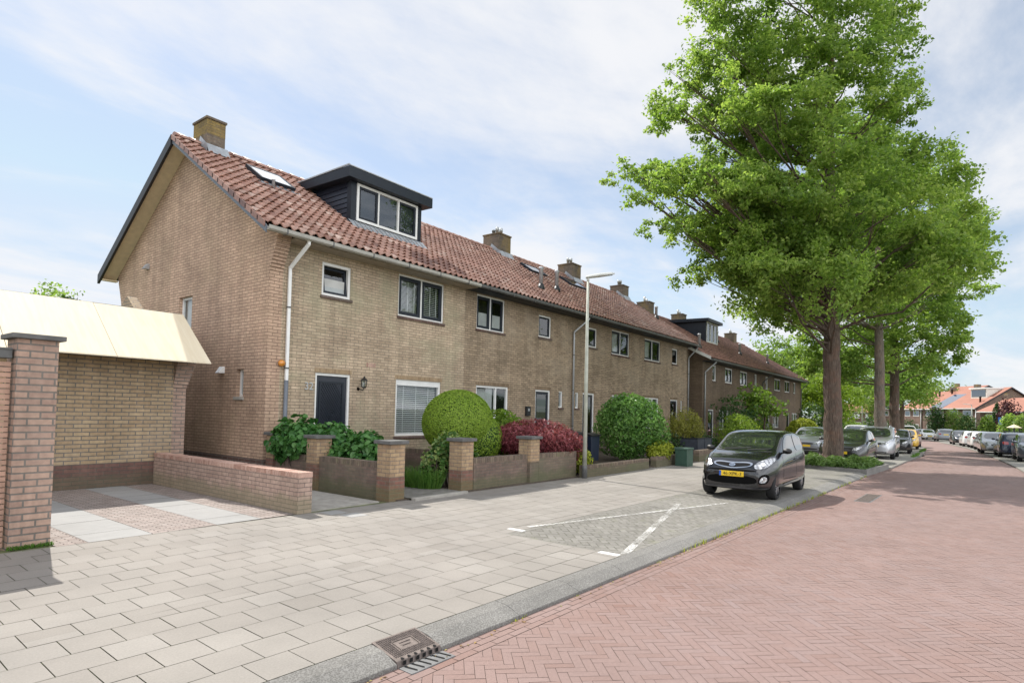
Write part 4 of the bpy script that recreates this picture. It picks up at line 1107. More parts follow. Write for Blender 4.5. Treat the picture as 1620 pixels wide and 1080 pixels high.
for sx in (dx0 - .13, dx1 + .02):
    b.add([(sx, dy - .2, roof_z(dy - .2) + .085), (sx + .12, dy - .2, roof_z(dy - .2) + .085), (sx + .12, 4.2, roof_z(4.2) + .085), (sx, 4.2, roof_z(4.2) + .085)], [(0, 1, 2, 3)])
b.build('flashing', M['lead'], do_)

# --- the three brown houses of the same row
def row_house(x0, x1, label, win, gwin, small, dr, slit, seed, chim=None, lights=None, doormat='anthracite', number=None, gmat='zinc_dark'):
    h = thing('brick_house', label, 'house', (x0, FY, 0)); o = lambda q: (q[0] - x0, q[1] - x0, q[2], q[3])
    holes = [o(q) for q in (win, gwin, small, dr, slit) if q]
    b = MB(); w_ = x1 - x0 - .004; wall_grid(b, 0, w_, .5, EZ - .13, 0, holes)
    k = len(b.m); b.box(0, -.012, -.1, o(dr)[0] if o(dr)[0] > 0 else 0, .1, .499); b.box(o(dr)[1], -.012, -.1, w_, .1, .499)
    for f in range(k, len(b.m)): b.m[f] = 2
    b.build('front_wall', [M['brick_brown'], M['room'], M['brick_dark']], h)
    b = MB(); b.box(0, 8.7, -.3, w_, 8.98, EZ - .13); b.build('rear_wall', M['brick_brown'], h)
    window(h, *o(win), splits=(.5,), fw=.05, sw=.085, blind=lights or {})
    window(h, *o(gwin), splits=(.62,), sashes=(), fw=.07, blind={0: ('curtain', .0)} if seed % 2 else {1: ('slats', .5)})
    window(h, *o(small), fw=.06, sw=.05)
    window(h, *o(slit), fw=.05, sashes=())
    door(h, *o(dr), doormat, glazed=True)
    for q in (gwin, dr): b = MB(); lintel(b, o(q)[0] - .04, o(q)[1] + .04, q[3] + .012); b.build('lintel', M['lintel_brown'], h, tints=True)
    ro = roof(h, 0, w_ + .004, seed=seed)
    gutter(h, 0, w_, gmat); soffit(h, 0, w_, mat='anthracite')
    return h, ro
h2, r2 = row_house(14.85, 21.65, 'brown brick house with frosted lower window halves, next door to the tan corner house', (15.44, 16.98, 4.58, 5.78), (15.5, 17.3, 1.0, 2.65), (19.15, 20.02, 4.72, 5.59), (19.02, 20.05, .3, 2.64), (20.68, 20.98, 1.97, 2.64), 21,
                   lights={0: ('film', .5), 1: ('film', .5)})
chimney(r2, 21.65 - 14.85 + .3, RY + .0, .9, .95, 8.6, 10.1, pots=((0, .2), (.26, .4), (.55, .42)))
vent_pipe(r2, 20.3 - 14.85, .75, .85)
b = MB(); b.box(18.35 - 14.85, -.09, 1.62, 18.62 - 14.85, -.002, 1.98); mb_ = b.build('mailbox', M['black'], h2, bevel=.01)
b = MB(); b.box(18.44 - 14.85, -.094, 1.80, 18.54 - 14.85, -.0905, 1.90); b.build('number_plate', M['zinc'], mb_)
h3, r3 = row_house(21.65, 28.2, 'brown brick house behind the tall street lamp, with a black door', (25.16, 27.0, 4.58, 5.73), (25.27, 27.2, 1.0, 2.65), (22.93, 23.75, 4.70, 5.57), (22.6, 23.6, .3, 2.65), (21.97, 22.25, 1.97, 2.64), 32, lights={0: ('curtain', .0)}, doormat='black')
chimney(r3, 28.2 - 21.65 + .25, RY, .9, .95, 8.6, 10.05, pots=((.1, .35), (.4, .4)))
vent_pipe(r3, 22.1 - 21.65, 1.15, .85); skylight(r3, 22.35 - 21.65, 23.6 - 21.65, 2.75, 3.45, False); skylight(r3, 25.8 - 21.65, 27.4 - 21.65, 2.75, 3.5, False)
downpipe(h3, .03, 'zinc', dx=.35)
h4, r4 = row_house(28.2, 35.0, 'brown brick house at the far end of the first row, behind the round green shrub', (28.75, 30.72, 4.6, 5.71), (28.7, 30.6, 1.0, 2.65), (32.37, 33.15, 4.66, 5.53), (32.2, 33.26, .3, 2.63), (33.7, 33.95, 1.97, 2.6), 43, lights={0: ('curtain', 0.0)})
chimney(r4, 6.3, RY, .8, .9, 8.6, 9.95, pots=((.1, .35), (.35, .4)))
downpipe(h4, 6.50, 'zinc', dx=.05); vent_pipe(r4, 6.2, 1.9, .7)
b = MB(); b.box(6.55, .01, -.3, 6.79, 9.0, EZ - .2); b.prism([(-.1, EZ - .2), (9.1, EZ - .2), (RY, RZ - .2)], 'x', 6.55, 6.79); b.build('end_wall', [M['brick_brown']], h4)

# --- second row, lower and set forward
SY, sEY, sEZ, sRY, sRZ = 12.6, -.55, 5.16, 5.3, 8.78
xs2 = [35.02, 41.5, 48.0, 54.5, 61.0]
labels2 = ['brown brick house with black box dormer, first of the lower second row', 'brown brick house of the second row, right after the one with the black dormer', 'brown brick house of the second row, second from its far end', 'brown brick house at the far end of the second row']
wx = [((36.75, 37.4), (39.1, 40.6), None), ((42.3, 44.0), (45.8, 46.4), None), ((48.8, 49.5), (51.4, 53.4), None), ((54.8, 56.6), (58.0, 58.8), None)]
for i in range(4):
    x0, x1 = xs2[i], xs2[i+1] - .004; gzi = gz((x0 + x1) / 2)
    h = thing('brick_house', labels2[i], 'house', (x0, SY, 0), group=None)
    a, c, _ = wx[i]
    hol = [(a[0] - x0, a[1] - x0, 3.92, 4.9), (c[0] - x0, c[1] - x0, 3.92, 4.9), (1.0, 2.0, .0, 2.15), (3.0, 4.9, .9, 2.15)]
    b = MB(); wall_grid(b, 0, x1 - x0, -.6, sEZ - .12, 0, hol)
    if i == 0: b.box(0, .002, -.6, .2, 9.5, sEZ - .12); b.prism([(-.5, sEZ - .14), (11, sEZ - .14), (sRY, sRZ - .2)], 'x', 0, .2)
    if i == 3: b.box(x1 - x0 - .2, .002, -.6, x1 - x0, 9.5, sEZ - .12); b.prism([(-.5, sEZ - .14), (11, sEZ - .14), (sRY, sRZ - .2)], 'x', x1 - x0 - .2, x1 - x0)
    b.build('front_wall', [M['brick_row2'], M['room']], h)
    for j, q in enumerate(hol[:2]):
        wide = q[1] - q[0] > 1
        window(h, *q, splits=(.5,) if wide else (), fw=.07, sw=.06, frame='white', blind={0: ('curtain', 0)} if wide else None, sashes=None if wide else ())
    door(h, *hol[2], 'anthracite', glazed=True); window(h, *hol[3], splits=(.5,), fw=.07, sashes=(), blind={0: ('curtain', 0)})
    b = tiles(0 if i else -.25, x1 - x0 + (.3 if i == 3 else 0), sEY, sEZ, sRY, sRZ, 70 + i, exp=.37, cw=.3, detail=4); ridge_caps(b, 0 if i else -.2, x1 - x0 + (.3 if i == 3 else 0), sRY, sRZ + .05, seed=i, step=.45)
    ro = b.build('roof', M['tile_brown'], h, tints=True)
    b = MB(); b.prism([(sEY, sEZ - .02), (sRY, sRZ - .02), (11, 5.0), (11, 4.9), (sRY, sRZ - .12), (sEY, sEZ - .10)], 'x', 0 if i else -.22, x1 - x0 + (.28 if i == 3 else 0)); b.build('roof_deck', M['zinc_dark'], ro)
    gutter(h, 0 if i else -.2, x1 - x0, 'zinc_dark', y=sEY - .03, z=sEZ - .05, brackets=False)
    b = MB(); b.box(0, sEY, sEZ - .17, x1 - x0, -.003, sEZ - .13); b.build('soffit', M['anthracite'], h)
    pipe = {0: .25, 2: -.25, 3: x1 - x0 - .2}.get(i)
    if pipe is not None: downpipe(h, pipe, 'zinc' if i == 0 else 'zinc_dark', z0=-.3, top=sEZ - .17, ytop=sEY - .06, dx=.25)
    cx_ = {0: 3.4, 1: 2.9, 2: None, 3: 2.5}[i]
    if cx_:
        b = MB(); b.box(cx_ - .4, sRY - .45, 7.9, cx_ + .4, sRY + .45, 9.45); c_ = b.build('chimney', M['brick_chimney'], ro)
        b = MB(); b.box(cx_ - .44, sRY - .49, 9.45, cx_ + .44, sRY + .49, 9.52); b.build('chimney_cap', M['brick_chimney'], c_)
        b = MB(); b.lathe([(.08, 0), (.08, .35), (0, .36)], (cx_ - .15, sRY, 9.52), 'z', 10); b.lathe([(.08, 0), (.08, .25), (0, .26)], (cx_ + .18, sRY, 9.52), 'z', 10); b.build('flue_pot', M['steel'], c_)
    for vx, vy in {0: [(1.0, .6)], 1: [(5.5, 3.2), (6.0, 1.6)], 2: [(5.9, 1.2)], 3: []}[i]:
        vent_pipe(ro, vx, vy, .8, mat='zinc' if vx != 5.5 else 'black', ez=sEZ + (vy - sEY) * (sRZ - sEZ) / (sRY - sEY))
    if i == 0:
        b = MB(); b.prism([(sEY - .03, sEZ - .10), (.9, sEZ + .62), (.9, sEZ + .80), (sEY - .03, sEZ + .08)], 'x', -.30, -.26); b.build('bargeboard', M['white'], h)
    if i == 0:
        dy = 2.25; za = sEZ + (dy - sEY) * (sRZ - sEZ) / (sRY - sEY); dx0, dx1 = 7.0 - .3, 9.55 - .3
        b = MB(); b.prism([(dy + .02, za - .1), (5.2, 8.5), (dy + .02, 8.5)], 'x', dx0, dx1); d_ = b.build('dormer', M['anthracite'], h)
        b = MB(); b.prism([(dy - .3, 8.62), (5.2, 8.68), (5.2, 8.46), (dy - .3, 8.42)], 'x', dx0 - .25, dx1 + .25); b.build('dormer_roof', M['anthracite'], d_)
        b = MB(); b.box(dx0 - .02, dy - .03, za - .05, dx0 + .12, dy + .1, 8.44); b.box(dx1 - .12, dy - .03, za - .05, dx1 + .02, dy + .1, 8.44); b.build('corner_board', M['anthracite'], d_)
        window(d_, dx0 + .12, dx1 - .12, za + .08, 8.42, splits=(.33, .66), fw=.08, sashes=(), y=dy - .1, sill=False, blind={0: ('curtain', 0), 2: ('curtain', 0)})
# ------------------------------------------------------------------ plants
nrg = np.random.default_rng(11)
def leaf_quads(C, size, aspect=.55, up=.5, out=None, out_w=.6, droop=0.0, fold=.25, var=.35, hexa=False):
    """one folded leaf per centre; C (n,3)"""
    n = len(C)
    nr = nrg.normal(size=(n, 3)); nr[:, 2] += up * 1.5
    if out is not None: nr += out * out_w * 2
    nr /= np.linalg.norm(nr, axis=1)[:, None] + 1e-9
    d = nrg.normal(size=(n, 3)); d[:, 2] -= droop * 2
    if out is not None: d += out * .7
    d -= nr * (d * nr).sum(1)[:, None]; d /= np.linalg.norm(d, axis=1)[:, None] + 1e-9
    s_ = np.cross(nr, d)
    L = size * (1 + var * nrg.uniform(-1, 1, n))[:, None]; W = L * aspect
    a = C - d * L * .5; c = C + d * L * .5 - nr * L * .12
    l = C + s_ * W * .5 + nr * L * fold * .35; r = C - s_ * W * .5 + nr * L * fold * .35
    if hexa:                                                # rounder leaf: two quads folded along the midrib
        b1 = C - d * L * .22; b2 = C + d * L * .16
        r1 = b1 - s_ * W * .5 + nr * L * fold * .3; r2 = b2 - s_ * W * .46 + nr * L * fold * .3
        l1 = b1 + s_ * W * .5 + nr * L * fold * .3; l2 = b2 + s_ * W * .46 + nr * L * fold * .3
        return np.stack([a, r1, r2, c, c, l2, l1, a], 1).reshape(-1, 3)
    return np.stack([a, r, c, l], 1).reshape(-1, 3)

def ell_points(n, c, r, shell=.35, zmin=None, lump=.18, freq=3.0, seed=0, flat=None):
    """points near the surface of a lumpy ellipsoid; returns points and outward directions"""
    g = np.random.default_rng(seed)
    ph = g.uniform(0, 6.28, (6, 3)); fr = g.uniform(freq * .5, freq * 1.5, (6, 3))
    P = []; O = []; tot = 0
    while tot < n:
        d = g.normal(size=(n * 2, 3)); d /= np.linalg.norm(d, axis=1)[:, None]
        lum = sum(np.sin(d @ fr[i] + ph[i, 0]) for i in range(6)) / 6 * 1.6
        rad = (1 + lump * lum) * (1 - shell * g.random(n * 2) ** 1.6)
        p = d * rad[:, None] * np.array(r)
        k = np.ones(len(p), bool)
        if zmin is not None: k = p[:, 2] + c[2] > zmin
        if flat is not None: k &= p[:, 2] > -flat
        P.append(p[k]); O.append(d[k]); tot += k.sum()
    P = np.concatenate(P)[:n] + np.array(c); O = np.concatenate(O)[:n] / np.array(r); O /= np.linalg.norm(O, axis=1)[:, None]
    return P, O

def stems(par, pts, mat='twig', name='stems'):
    b = MB()
    for p in pts: b.tube(*p, n=6)
    return b.build(name, M[mat], par)

def shrub(name, label, cat, loc, blobs, mat, size, n, aspect=.55, up=.4, shell=.4, lump=.18, out_w=.6, droop=0.0, seed=1, zmin=.02, group=None, stem=True, extra=None, freq=3.0, tip=None, hexa=False):
    """blobs: list of (centre, radii, weight) relative to loc; foliage is one mesh of leaves, stems are another"""
    t = thing(name, label, cat, loc, 0, group)
    P = []; O = []; T = []
    tw = sum(bb[2] for bb in blobs)
    for k, (c, r, w_) in enumerate(blobs):
        m = int(n * w_ / tw); p, o = ell_points(m, c, r, shell, zmin, lump, freq, seed * 17 + k)
        P.append(p); O.append(o)
    P = np.concatenate(P); O = np.concatenate(O)
    T = np.clip(nrg.normal(.5, .22, len(P)) + .12 * np.sin(P @ np.array([5., 4., 6.])), 0, 1)
    V = leaf_quads(P, size, aspect, up, O, out_w, droop, hexa=hexa)
    if hexa: T = np.repeat(T, 2)
    if extra is not None:
        V2, T2 = extra; V = np.concatenate([V, V2]); T = np.concatenate([T, T2])
    np_mesh('foliage', V, len(V) // 4, M[mat], t, T)
    if stem:
        ss = []
        for c, r, w_ in blobs:
            for k in range(5):
                a = k * 1.257 + seed; tipp = (c[0] + .6*r[0]*math.cos(a), c[1] + .6*r[1]*math.sin(a), c[2] + .35 * r[2])
                ss.append(([(c[0] * .6 + .05*math.cos(a), c[1] * .6 + .05*math.sin(a), -.05), (c[0] + .25*r[0]*math.cos(a), c[1] + .25*r[1]*math.sin(a), c[2] * .5), tipp], [.03, .022, .008]))
        stems(t, ss)
    return t

shrub('hydrangea_bush', 'broad-leaved dark green bush spilling over the garden wall left of the blue front door', 'bush', (8.4, 11.6, .03),
      [((-.12, 1.05, .84), (.55, .68, .60), 1.2), ((.05, .1, .80), (.62, .70, .60), 1.2), ((.33, -.85, .64), (.52, .62, .60), 1.1), ((-.48, .75, .95), (.42, .85, .42), .7)], 'leaf_hyd', .15, 4600, .72, .45, shell=.5, lump=.16, out_w=.9, droop=.3, seed=2, hexa=True)
shrub('small_shrub', 'small dark green shrub at the foot of the corner house wall', 'shrub', (9.05, 10.9, .03), [((0, 0, .3), (.3, .35, .3), 1)], 'leaf_dark', .08, 700, seed=3)
# clipped dome
def dome():
    t = thing('clipped_dome_bush', 'large clipped dome of bright green box in front of the blinds window', 'bush', (11.72, 10.75, .03))
    P, O = ell_points(32000, (0, 0, 1.42), (.94, .94, .87), .05, .2, .025, 2.5, 5, flat=.62)
    P2, O2 = ell_points(9000, (.42, -.32, 1.0), (.72, .66, .72), .06, .1, .03, 2.5, 6)
    P = np.concatenate([P, P2]); O = np.concatenate([O, O2])
    sel = P[:, 2] < .95 - .1; jit = nrg.random(len(P)) < .6; 
    V = leaf_quads(P, .042, .6, .3, O, 1.5)
    T = np.clip(nrg.normal(.5, .25, len(P)), 0, 1)
    np_mesh('foliage', V, len(P), M['leaf_dome'], t, T)
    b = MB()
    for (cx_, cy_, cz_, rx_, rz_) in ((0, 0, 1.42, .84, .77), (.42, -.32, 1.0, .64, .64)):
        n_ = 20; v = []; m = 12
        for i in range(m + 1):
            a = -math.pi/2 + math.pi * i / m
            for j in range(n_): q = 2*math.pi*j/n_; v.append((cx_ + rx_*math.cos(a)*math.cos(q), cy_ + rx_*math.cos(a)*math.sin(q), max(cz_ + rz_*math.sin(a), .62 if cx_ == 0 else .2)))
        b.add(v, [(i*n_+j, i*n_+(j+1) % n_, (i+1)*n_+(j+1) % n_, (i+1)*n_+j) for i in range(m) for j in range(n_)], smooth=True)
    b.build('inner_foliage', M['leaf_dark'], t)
    stems(t, [([(.02*k, .03*k, -.05), (.05*k, .04, .9)], [.05, .04]) for k in (-1, 0, 1)], name='stem')
dome()
shrub('rhododendron', 'loose fresh green shrub right behind the clipped dome', 'shrub', (14.0, 11.1, .03), [((-.3, 0, 1.25), (.85, .8, .6), 1), ((.6, .2, 1.05), (.8, .8, .55), 1), ((-.4, -.2, .65), (.7, .7, .6), .6)], 'leaf_rhodo', .15, 2600, .35, .5, shell=.5, lump=.2, droop=.2, seed=8, hexa=True)
# red Japanese maple: layered drooping fringe
def maple():
    t = thing('red_maple', 'low spreading dark red maple overhanging the garden wall', 'tree', (13.75, 9.75, .03))
    P, O = [], []
    for k, (c, r, m) in enumerate((((0, 0, 1.02), (1.25, .95, .50), 5200), ((-.75, .0, 1.0), (.65, .7, .42), 1900), ((.80, -.30, .82), (.85, .75, .52), 3000), ((.95, -.62, .66), (.48, .42, .42), 1200), ((.1, -.55, .86), (.95, .55, .46), 2000))):
        p, o = ell_points(m, c, r, .35, .28, .14, 4, 30 + k); P.append(p); O.append(o)
    P = np.concatenate(P); O = np.concatenate(O)
    V = leaf_quads(P, .13, .22, .35, O, .5, droop=.75)
    np_mesh('foliage', V, len(P), M['leaf_maple'], t, np.clip(nrg.normal(.5, .25, len(P)) + .25 * (P[:, 2] - 1.0), 0, 1))
    stems(t, [([(0, 0, -.05), (.05, .02, .45), (.75*math.cos(a), .6*math.sin(a), .95)], [.055, .045, .012]) for a in (0, 1.2, 2.4, 3.6, 4.9)], 'bark', 'trunk')
maple()
shrub('round_shrub', 'big round glossy green shrub right of the tall street lamp', 'shrub', (20.4, 10.05, .03), [((0, 0, 1.22), (1.32, 1.32, 1.18), 3), ((-.25, 0, 1.75), (.9, .9, .75), 1)], 'leaf_round', .115, 9500, .42, .35, shell=.35, lump=.12, out_w=.7, seed=12, freq=4, hexa=True)
shrub('variegated_shrub', 'variegated shrub growing around the second garden entrance pier', 'shrub', (10.15, 9.45, .03), [((-.05, .1, .85), (.40, .35, .40), 1), ((.42, .05, .62), (.34, .32, .42), .8), ((-.42, .15, .50), (.32, .32, .42), .8)], 'leaf_var', .12, 1150, .5, .5, shell=.5, seed=13, droop=.2, hexa=True)
shrub('lime_shrub', 'small lime green shrub at the foot of the tall street lamp', 'shrub', (14.95, 8.95, .03), [((0, 0, .40), (.36, .36, .38), 1)], 'leaf_yellow', .10, 900, .5, .5, shell=.5, seed=14, hexa=True)
shrub('lime_shrub', 'yellow-green shrub on the short low wall left of the utility box', 'shrub', (20.6, 9.05, .03), [((.1, 0, .52), (.60, .5, .34), 1), ((-.6, -.35, .35), (.45, .35, .25), .5)], 'leaf_yellow', .11, 1500, .5, .5, shell=.5, seed=15, hexa=True)
# grass clump (lavender leaves) beside the garden path
def blades(n, cx, cy, rx, ry, h, lean=.5, wd=.012, z0=.0):
    a = nrg.uniform(0, 6.283, n); r_ = np.sqrt(nrg.random(n)); x = cx + r_*rx*np.cos(a); y = cy + r_*ry*np.sin(a)
    H_ = h * nrg.uniform(.6, 1.1, n); la = a + nrg.normal(0, .8, n); ll = lean * H_ * nrg.random(n)
    dx, dy = np.cos(la) * ll, np.sin(la) * ll; sx, sy = -np.sin(la + nrg.normal(0, 1, n)), np.cos(la)
    w_ = wd * nrg.uniform(.6, 1.4, n)
    b0 = np.stack([x - sx*w_/2, y - sy*w_/2, np.full(n, z0)], 1); b1 = np.stack([x + sx*w_/2, y + sy*w_/2, np.full(n, z0)], 1)
    t0 = np.stack([x + dx + sx*w_*.15, y + dy + sy*w_*.15, z0 + H_], 1); t1 = np.stack([x + dx - sx*w_*.15, y + dy - sy*w_*.15, z0 + H_], 1)
    return np.stack([b0, b1, t0, t1], 1).reshape(-1, 3)
def clump(name, label, cat, loc, mat, args, kind=None):
    V = np.concatenate([blades(*a) for a in args]); o = np_mesh(name, V, len(V)//4, M[mat], None, np.clip(nrg.normal(.5, .22, len(V)//4), 0, 1)); o.location = loc
    return tag(o, label, cat, None, kind)
clump('grass_clump', 'tuft of fine green grassy leaves beside the brick garden path', 'plant', (9.58, 9.85, .03), 'leaf_grass', [(1500, 0, 0, .30, .55, .42, .7, .012)])
clump('kerb_weeds', 'thin weeds and moss along the road side of the kerb', 'weeds', (0, 0, 0), 'leaf_yellow', [(5, *st(s_ + nrg.uniform(-.2, .2), -.02), .12, .015, .05 * (1.5 if s_ > 8 else .5), .9, .01, -.1) for s_ in np.arange(4.2, 23, .16) if nrg.random() < (.9 if 8 < s_ < 17 else .3)], kind='stuff')
M['dryleaf'] = leaf('dry leaf litter', G((.22, .13, .05), (.34, .23, .09), (.30, .30, .10)), trans=.15, gain=1)
P = []
for s_ in np.arange(2.4, 22, .035):
    if nrg.random() < (.75 if 2.7 < s_ < 3.7 or 7 < s_ < 15 else .18): x, y = st(s_ + nrg.uniform(-.03, .03), -.02 - abs(nrg.normal(0, .04))); P.append((x, y, -.094))
P = np.array(P); V = leaf_quads(P, .035, .5, 2.5, None)
tag(np_mesh('leaf_litter', V, len(P), M['dryleaf'], None, nrg.random(len(P))), 'dry fallen leaf bits lying in the gutter along the kerb', 'leaf litter', None, 'stuff')
clump('post_moss', 'tuft of moss and grass at the foot of the brick gatepost', 'moss', (2.3, 9.09, 0), 'leaf_grass', [(260, 0, 0, .24, .035, .05, .8, .012)])

# bamboo in the dark planter, light green shrub, trees of the far gardens
def planter(x, y):
    t = thing('planter_box', 'dark blue-grey rectangular planter under the bamboo', 'planter', (x, y, 0))
    b = MB(); b.box(-.95, -.4, -.1, .95, .4, .72)
    b.build('box', M['planter'], t, bevel=.01)
    b = MB()
    for q in (-.95, -.01, .93): b.box(q, -.412, 0, q + .03, -.4, .70)
    b.box(-.96, -.42, .70, .96, .42, .735); b.build('trim', M['anthracite'], t)
M['planter'] = plain('dark planter metal', (.045, .052, .068), .5, var=.25)
planter(27.6, 10.2)
shrub('bamboo_clump', 'yellowish bamboo bush growing in the dark planter', 'bush', (27.4, 10.6, 0), [((-.1, 0, 1.42), (1.1, .7, .72), 1), ((-.6, .2, 1.05), (.7, .6, .5), .5), ((.6, -.1, 1.1), (.7, .5, .6), .6)], 'leaf_bamboo', .19, 3600, .16, .2, shell=.7, lump=.3, droop=.5, seed=20)
shrub('feathery_shrub', 'bright light green feathery shrub right of the bamboo', 'shrub', (31.2, 9.4, gz(31)), [((0, 0, 1.05), (1.2, 1.1, .85), 1), ((.4, .2, 1.5), (.6, .6, .5), .5), ((-.7, 0, .7), (.7, .7, .6), .5)], 'leaf_fresh', .19, 3800, .2, .3, shell=.7, lump=.3, droop=-.2, seed=21)
shrub('golden_shrub', 'round golden-green shrub left of the first big tree trunk', 'shrub', (43.5, 8.9, gz(43)), [((0, 0, 1.0), (1.0, 1.0, 1.0), 1)], 'leaf_yellow', .17, 3000, .45, .5, shell=.4, lump=.2, seed=22, hexa=True)
shrub('lavender_bush', 'purple flowering bush below the golden-green shrub', 'bush', (39.2, 8.7, gz(39)), [((0, 0, .5), (.7, .6, .42), 1)], 'leaf_lav', .11, 1700, .22, .1, shell=.6, lump=.25, droop=-.8, seed=23)
t = thing('stone_planter', 'grey stone planter with the purple bush', 'planter', (37.6, 8.5, gz(37)))
b = MB(); b.prism([(-.75, -.1), (.75, -.1), (.85, .38), (-.85, .38)], 'y', -.45, .45); b.build('box', M['concrete'], t, bevel=.02)
shrub('dark_hedge', 'dark green hedge behind the first big tree trunk', 'hedge', (50.6, 9.4, gz(50)), [((0, 0, 1.7), (1.3, 1.3, 1.4), 1), ((-1.6, .6, .9), (1.2, 1., 1.0), .6), ((1.5, -.8, .9), (1.3, 1.2, 1.1), .7)], 'leaf_dark', .17, 4200, .5, .3, shell=.35, lump=.2, seed=24)
shrub('small_shrub', 'loose green shrub against the wall of the second row', 'shrub', (37.6, 10.8, gz(37)), [((0, 0, 1.0), (1.2, .9, 1.0), 1), ((2.2, -.2, .9), (1.2, .9, .9), 1)], 'leaf_rhodo', .17, 2600, .4, .4, shell=.6, lump=.3, seed=25)
shrub('low_hedge', 'dark low planting between bamboo and feathery shrub', 'hedge', (29.6, 10.4, gz(30)), [((-3.6, .6, .5), (1.2, .8, .55), .7), ((0, .3, .5), (1.0, .9, .5), 1)], 'leaf_dark', .13, 2000, .5, .4, shell=.6, lump=.25, seed=26)

def crown_tree(name, label, loc, trunk, clumps, mat, size, n, bark='bark', group=None, aspect=.6, seed=0, up=.5, trunk_seg=12, limbs=True, flat=.85, droop=.15, limb_share=.45):
    """trunk: list of ((x,y,z), r); clumps: array of (x,y,z,r)"""
    t = thing(name, label, 'tree', loc, 0, group)
    g = np.random.default_rng(seed)
    b = MB(); pts = [p for p, r in trunk]; rad = [r for p, r in trunk]
    # refine and roughen the trunk
    P = []; Rr = []
    for i in range(len(pts) - 1):
        m = 5
        for k in range(m):
            f = k / m; P.append(tuple(pts[i][q] + (pts[i+1][q] - pts[i][q]) * f + (g.normal(0, rad[i] * .05) if 0 < i + k else 0) * (q < 2) for q in range(3))); Rr.append((rad[i] + (rad[i+1] - rad[i]) * f) * (1 + g.normal(0, .02)))
    P.append(pts[-1]); Rr.append(rad[-1]); b.tube(P, Rr, n=trunk_seg)
    to = b.build('trunk', M[bark], t)
    if limbs:
        b = MB(); TP = np.array(P); TR = np.array(Rr)
        for c in clumps:
            if g.random() > limb_share: continue
            c3 = np.array(c[:3]); dz = c3[2] - np.hypot(c3[0] - TP[:, 0], c3[1] - TP[:, 1]) * .55
            i = int(np.argmin(np.abs(TP[:, 2] - dz) + 1e3 * (TP[:, 2] < TP[-1, 2] * .22))); s0 = TP[i]
            r0 = min(TR[i] * .36, .02 + .0085 * np.linalg.norm(c3 - s0) * max(1, size * 4))
            mid_ = s0 + (c3 - s0) * .5 + np.array([g.normal(0, .25), g.normal(0, .25), -.12 * np.linalg.norm(c3 - s0) * .5 + g.normal(0, .15)])
            q1 = s0 + (mid_ - s0) * .5 + g.normal(0, .08, 3); q2 = mid_ + (c3 - mid_) * .5 + g.normal(0, .12, 3)
            b.tube([s0, q1, mid_, q2, c3], [r0, r0 * .8, r0 * .6, r0 * .4, r0 * .15], n=6, caps=False)
            for k in range(3):
                e = c3 + np.clip(g.normal(0, 1, 3), -1, 1) * c[3] * np.array([.5, .5, .35]); b.tube([q2, (q2 + e) / 2 + g.normal(0, .08, 3), e], [r0 * .3, r0 * .2, .006], n=4, caps=False)
        b.build('limbs', M[bark], to)
    w_ = np.array([c[3] ** 2 for c in clumps]); w_ /= w_.sum(); C = []; O = []; T = []
    for c, f in zip(clumps, w_):
        m = max(8, int(n * f)); sub = max(4, int(c[3] * 11))
        sc = g.normal(size=(sub, 3)); sc /= np.linalg.norm(sc, axis=1)[:, None]; sc *= g.random((sub, 1)) ** .45 * c[3]; sc[:, 2] *= flat
        idx = g.integers(0, sub, m); p = sc[idx] + g.normal(size=(m, 3)) * np.array([1, 1, .62]) * c[3] * .20
        tone = g.normal(0, .10); tones = g.normal(0, .08, sub)
        C.append(p + np.array(c[:3])); O.append(p / (np.linalg.norm(p, axis=1)[:, None] + .2)); T.append(np.clip(g.normal(.5, .2, m) + tone + tones[idx], 0, 1))
    C = np.concatenate(C); O = np.concatenate(O); T = np.concatenate(T)
    V = leaf_quads(C, size, aspect, up, O, .35, droop)
    np_mesh('crown', V, len(C), M[mat], t, T)
    return t
# image-right and view directions on the ground for the crowns' outlines
AX = np.array([.607, -.794]); BX = np.array([.794, .607])
def in_poly(x, y, poly):
    r_ = False; n_ = len(poly)
    for i in range(n_):
        (x0, y0), (x1, y1) = poly[i], poly[(i+1) % n_]
        if (y0 > y) != (y1 > y) and x < (x1-x0) * (y-y0) / (y1-y0) + x0: r_ = not r_
    return r_
def outline_clumps(poly, n, rmin, rmax, depth, seed, shrink=.75):
    g = random.Random(seed); xs = [p[0] for p in poly]; zs = [p[1] for p in poly]; out_ = []; tries = 0
    while len(out_) < n and tries < 60000:
        tries += 1
        a, z = g.uniform(min(xs), max(xs)), g.uniform(min(zs), max(zs)); r_ = g.uniform(rmin, rmax)
        if not in_poly(a, z, poly): continue
        if sum(in_poly(a + r_*shrink*math.cos(q), z + .7*r_*shrink*math.sin(q), poly) for q in [k*.785 for k in range(8)]) < 7: continue
        # width of the crown at this height bounds its depth
        row = [x for x in [min(xs) + (max(xs)-min(xs)) * k / 40 for k in range(41)] if in_poly(x, z, poly)]
        c0, hw = (row[0] + row[-1]) / 2, max(.5, (row[-1] - row[0]) / 2)
        dmax = depth * math.sqrt(max(.05, 1 - ((a - c0) / hw) ** 2)) * hw
        d = g.uniform(-1, 1); d = math.copysign(abs(d) ** .8, d) * dmax
        p = AX * a + BX * d
        if any((p[0]-q[0])**2 + (p[1]-q[1])**2 + (z-q[2])**2 < (.38*(r_+q[3]))**2 for q in out_): continue
        out_.append((p[0], p[1], z, r_))
    return out_
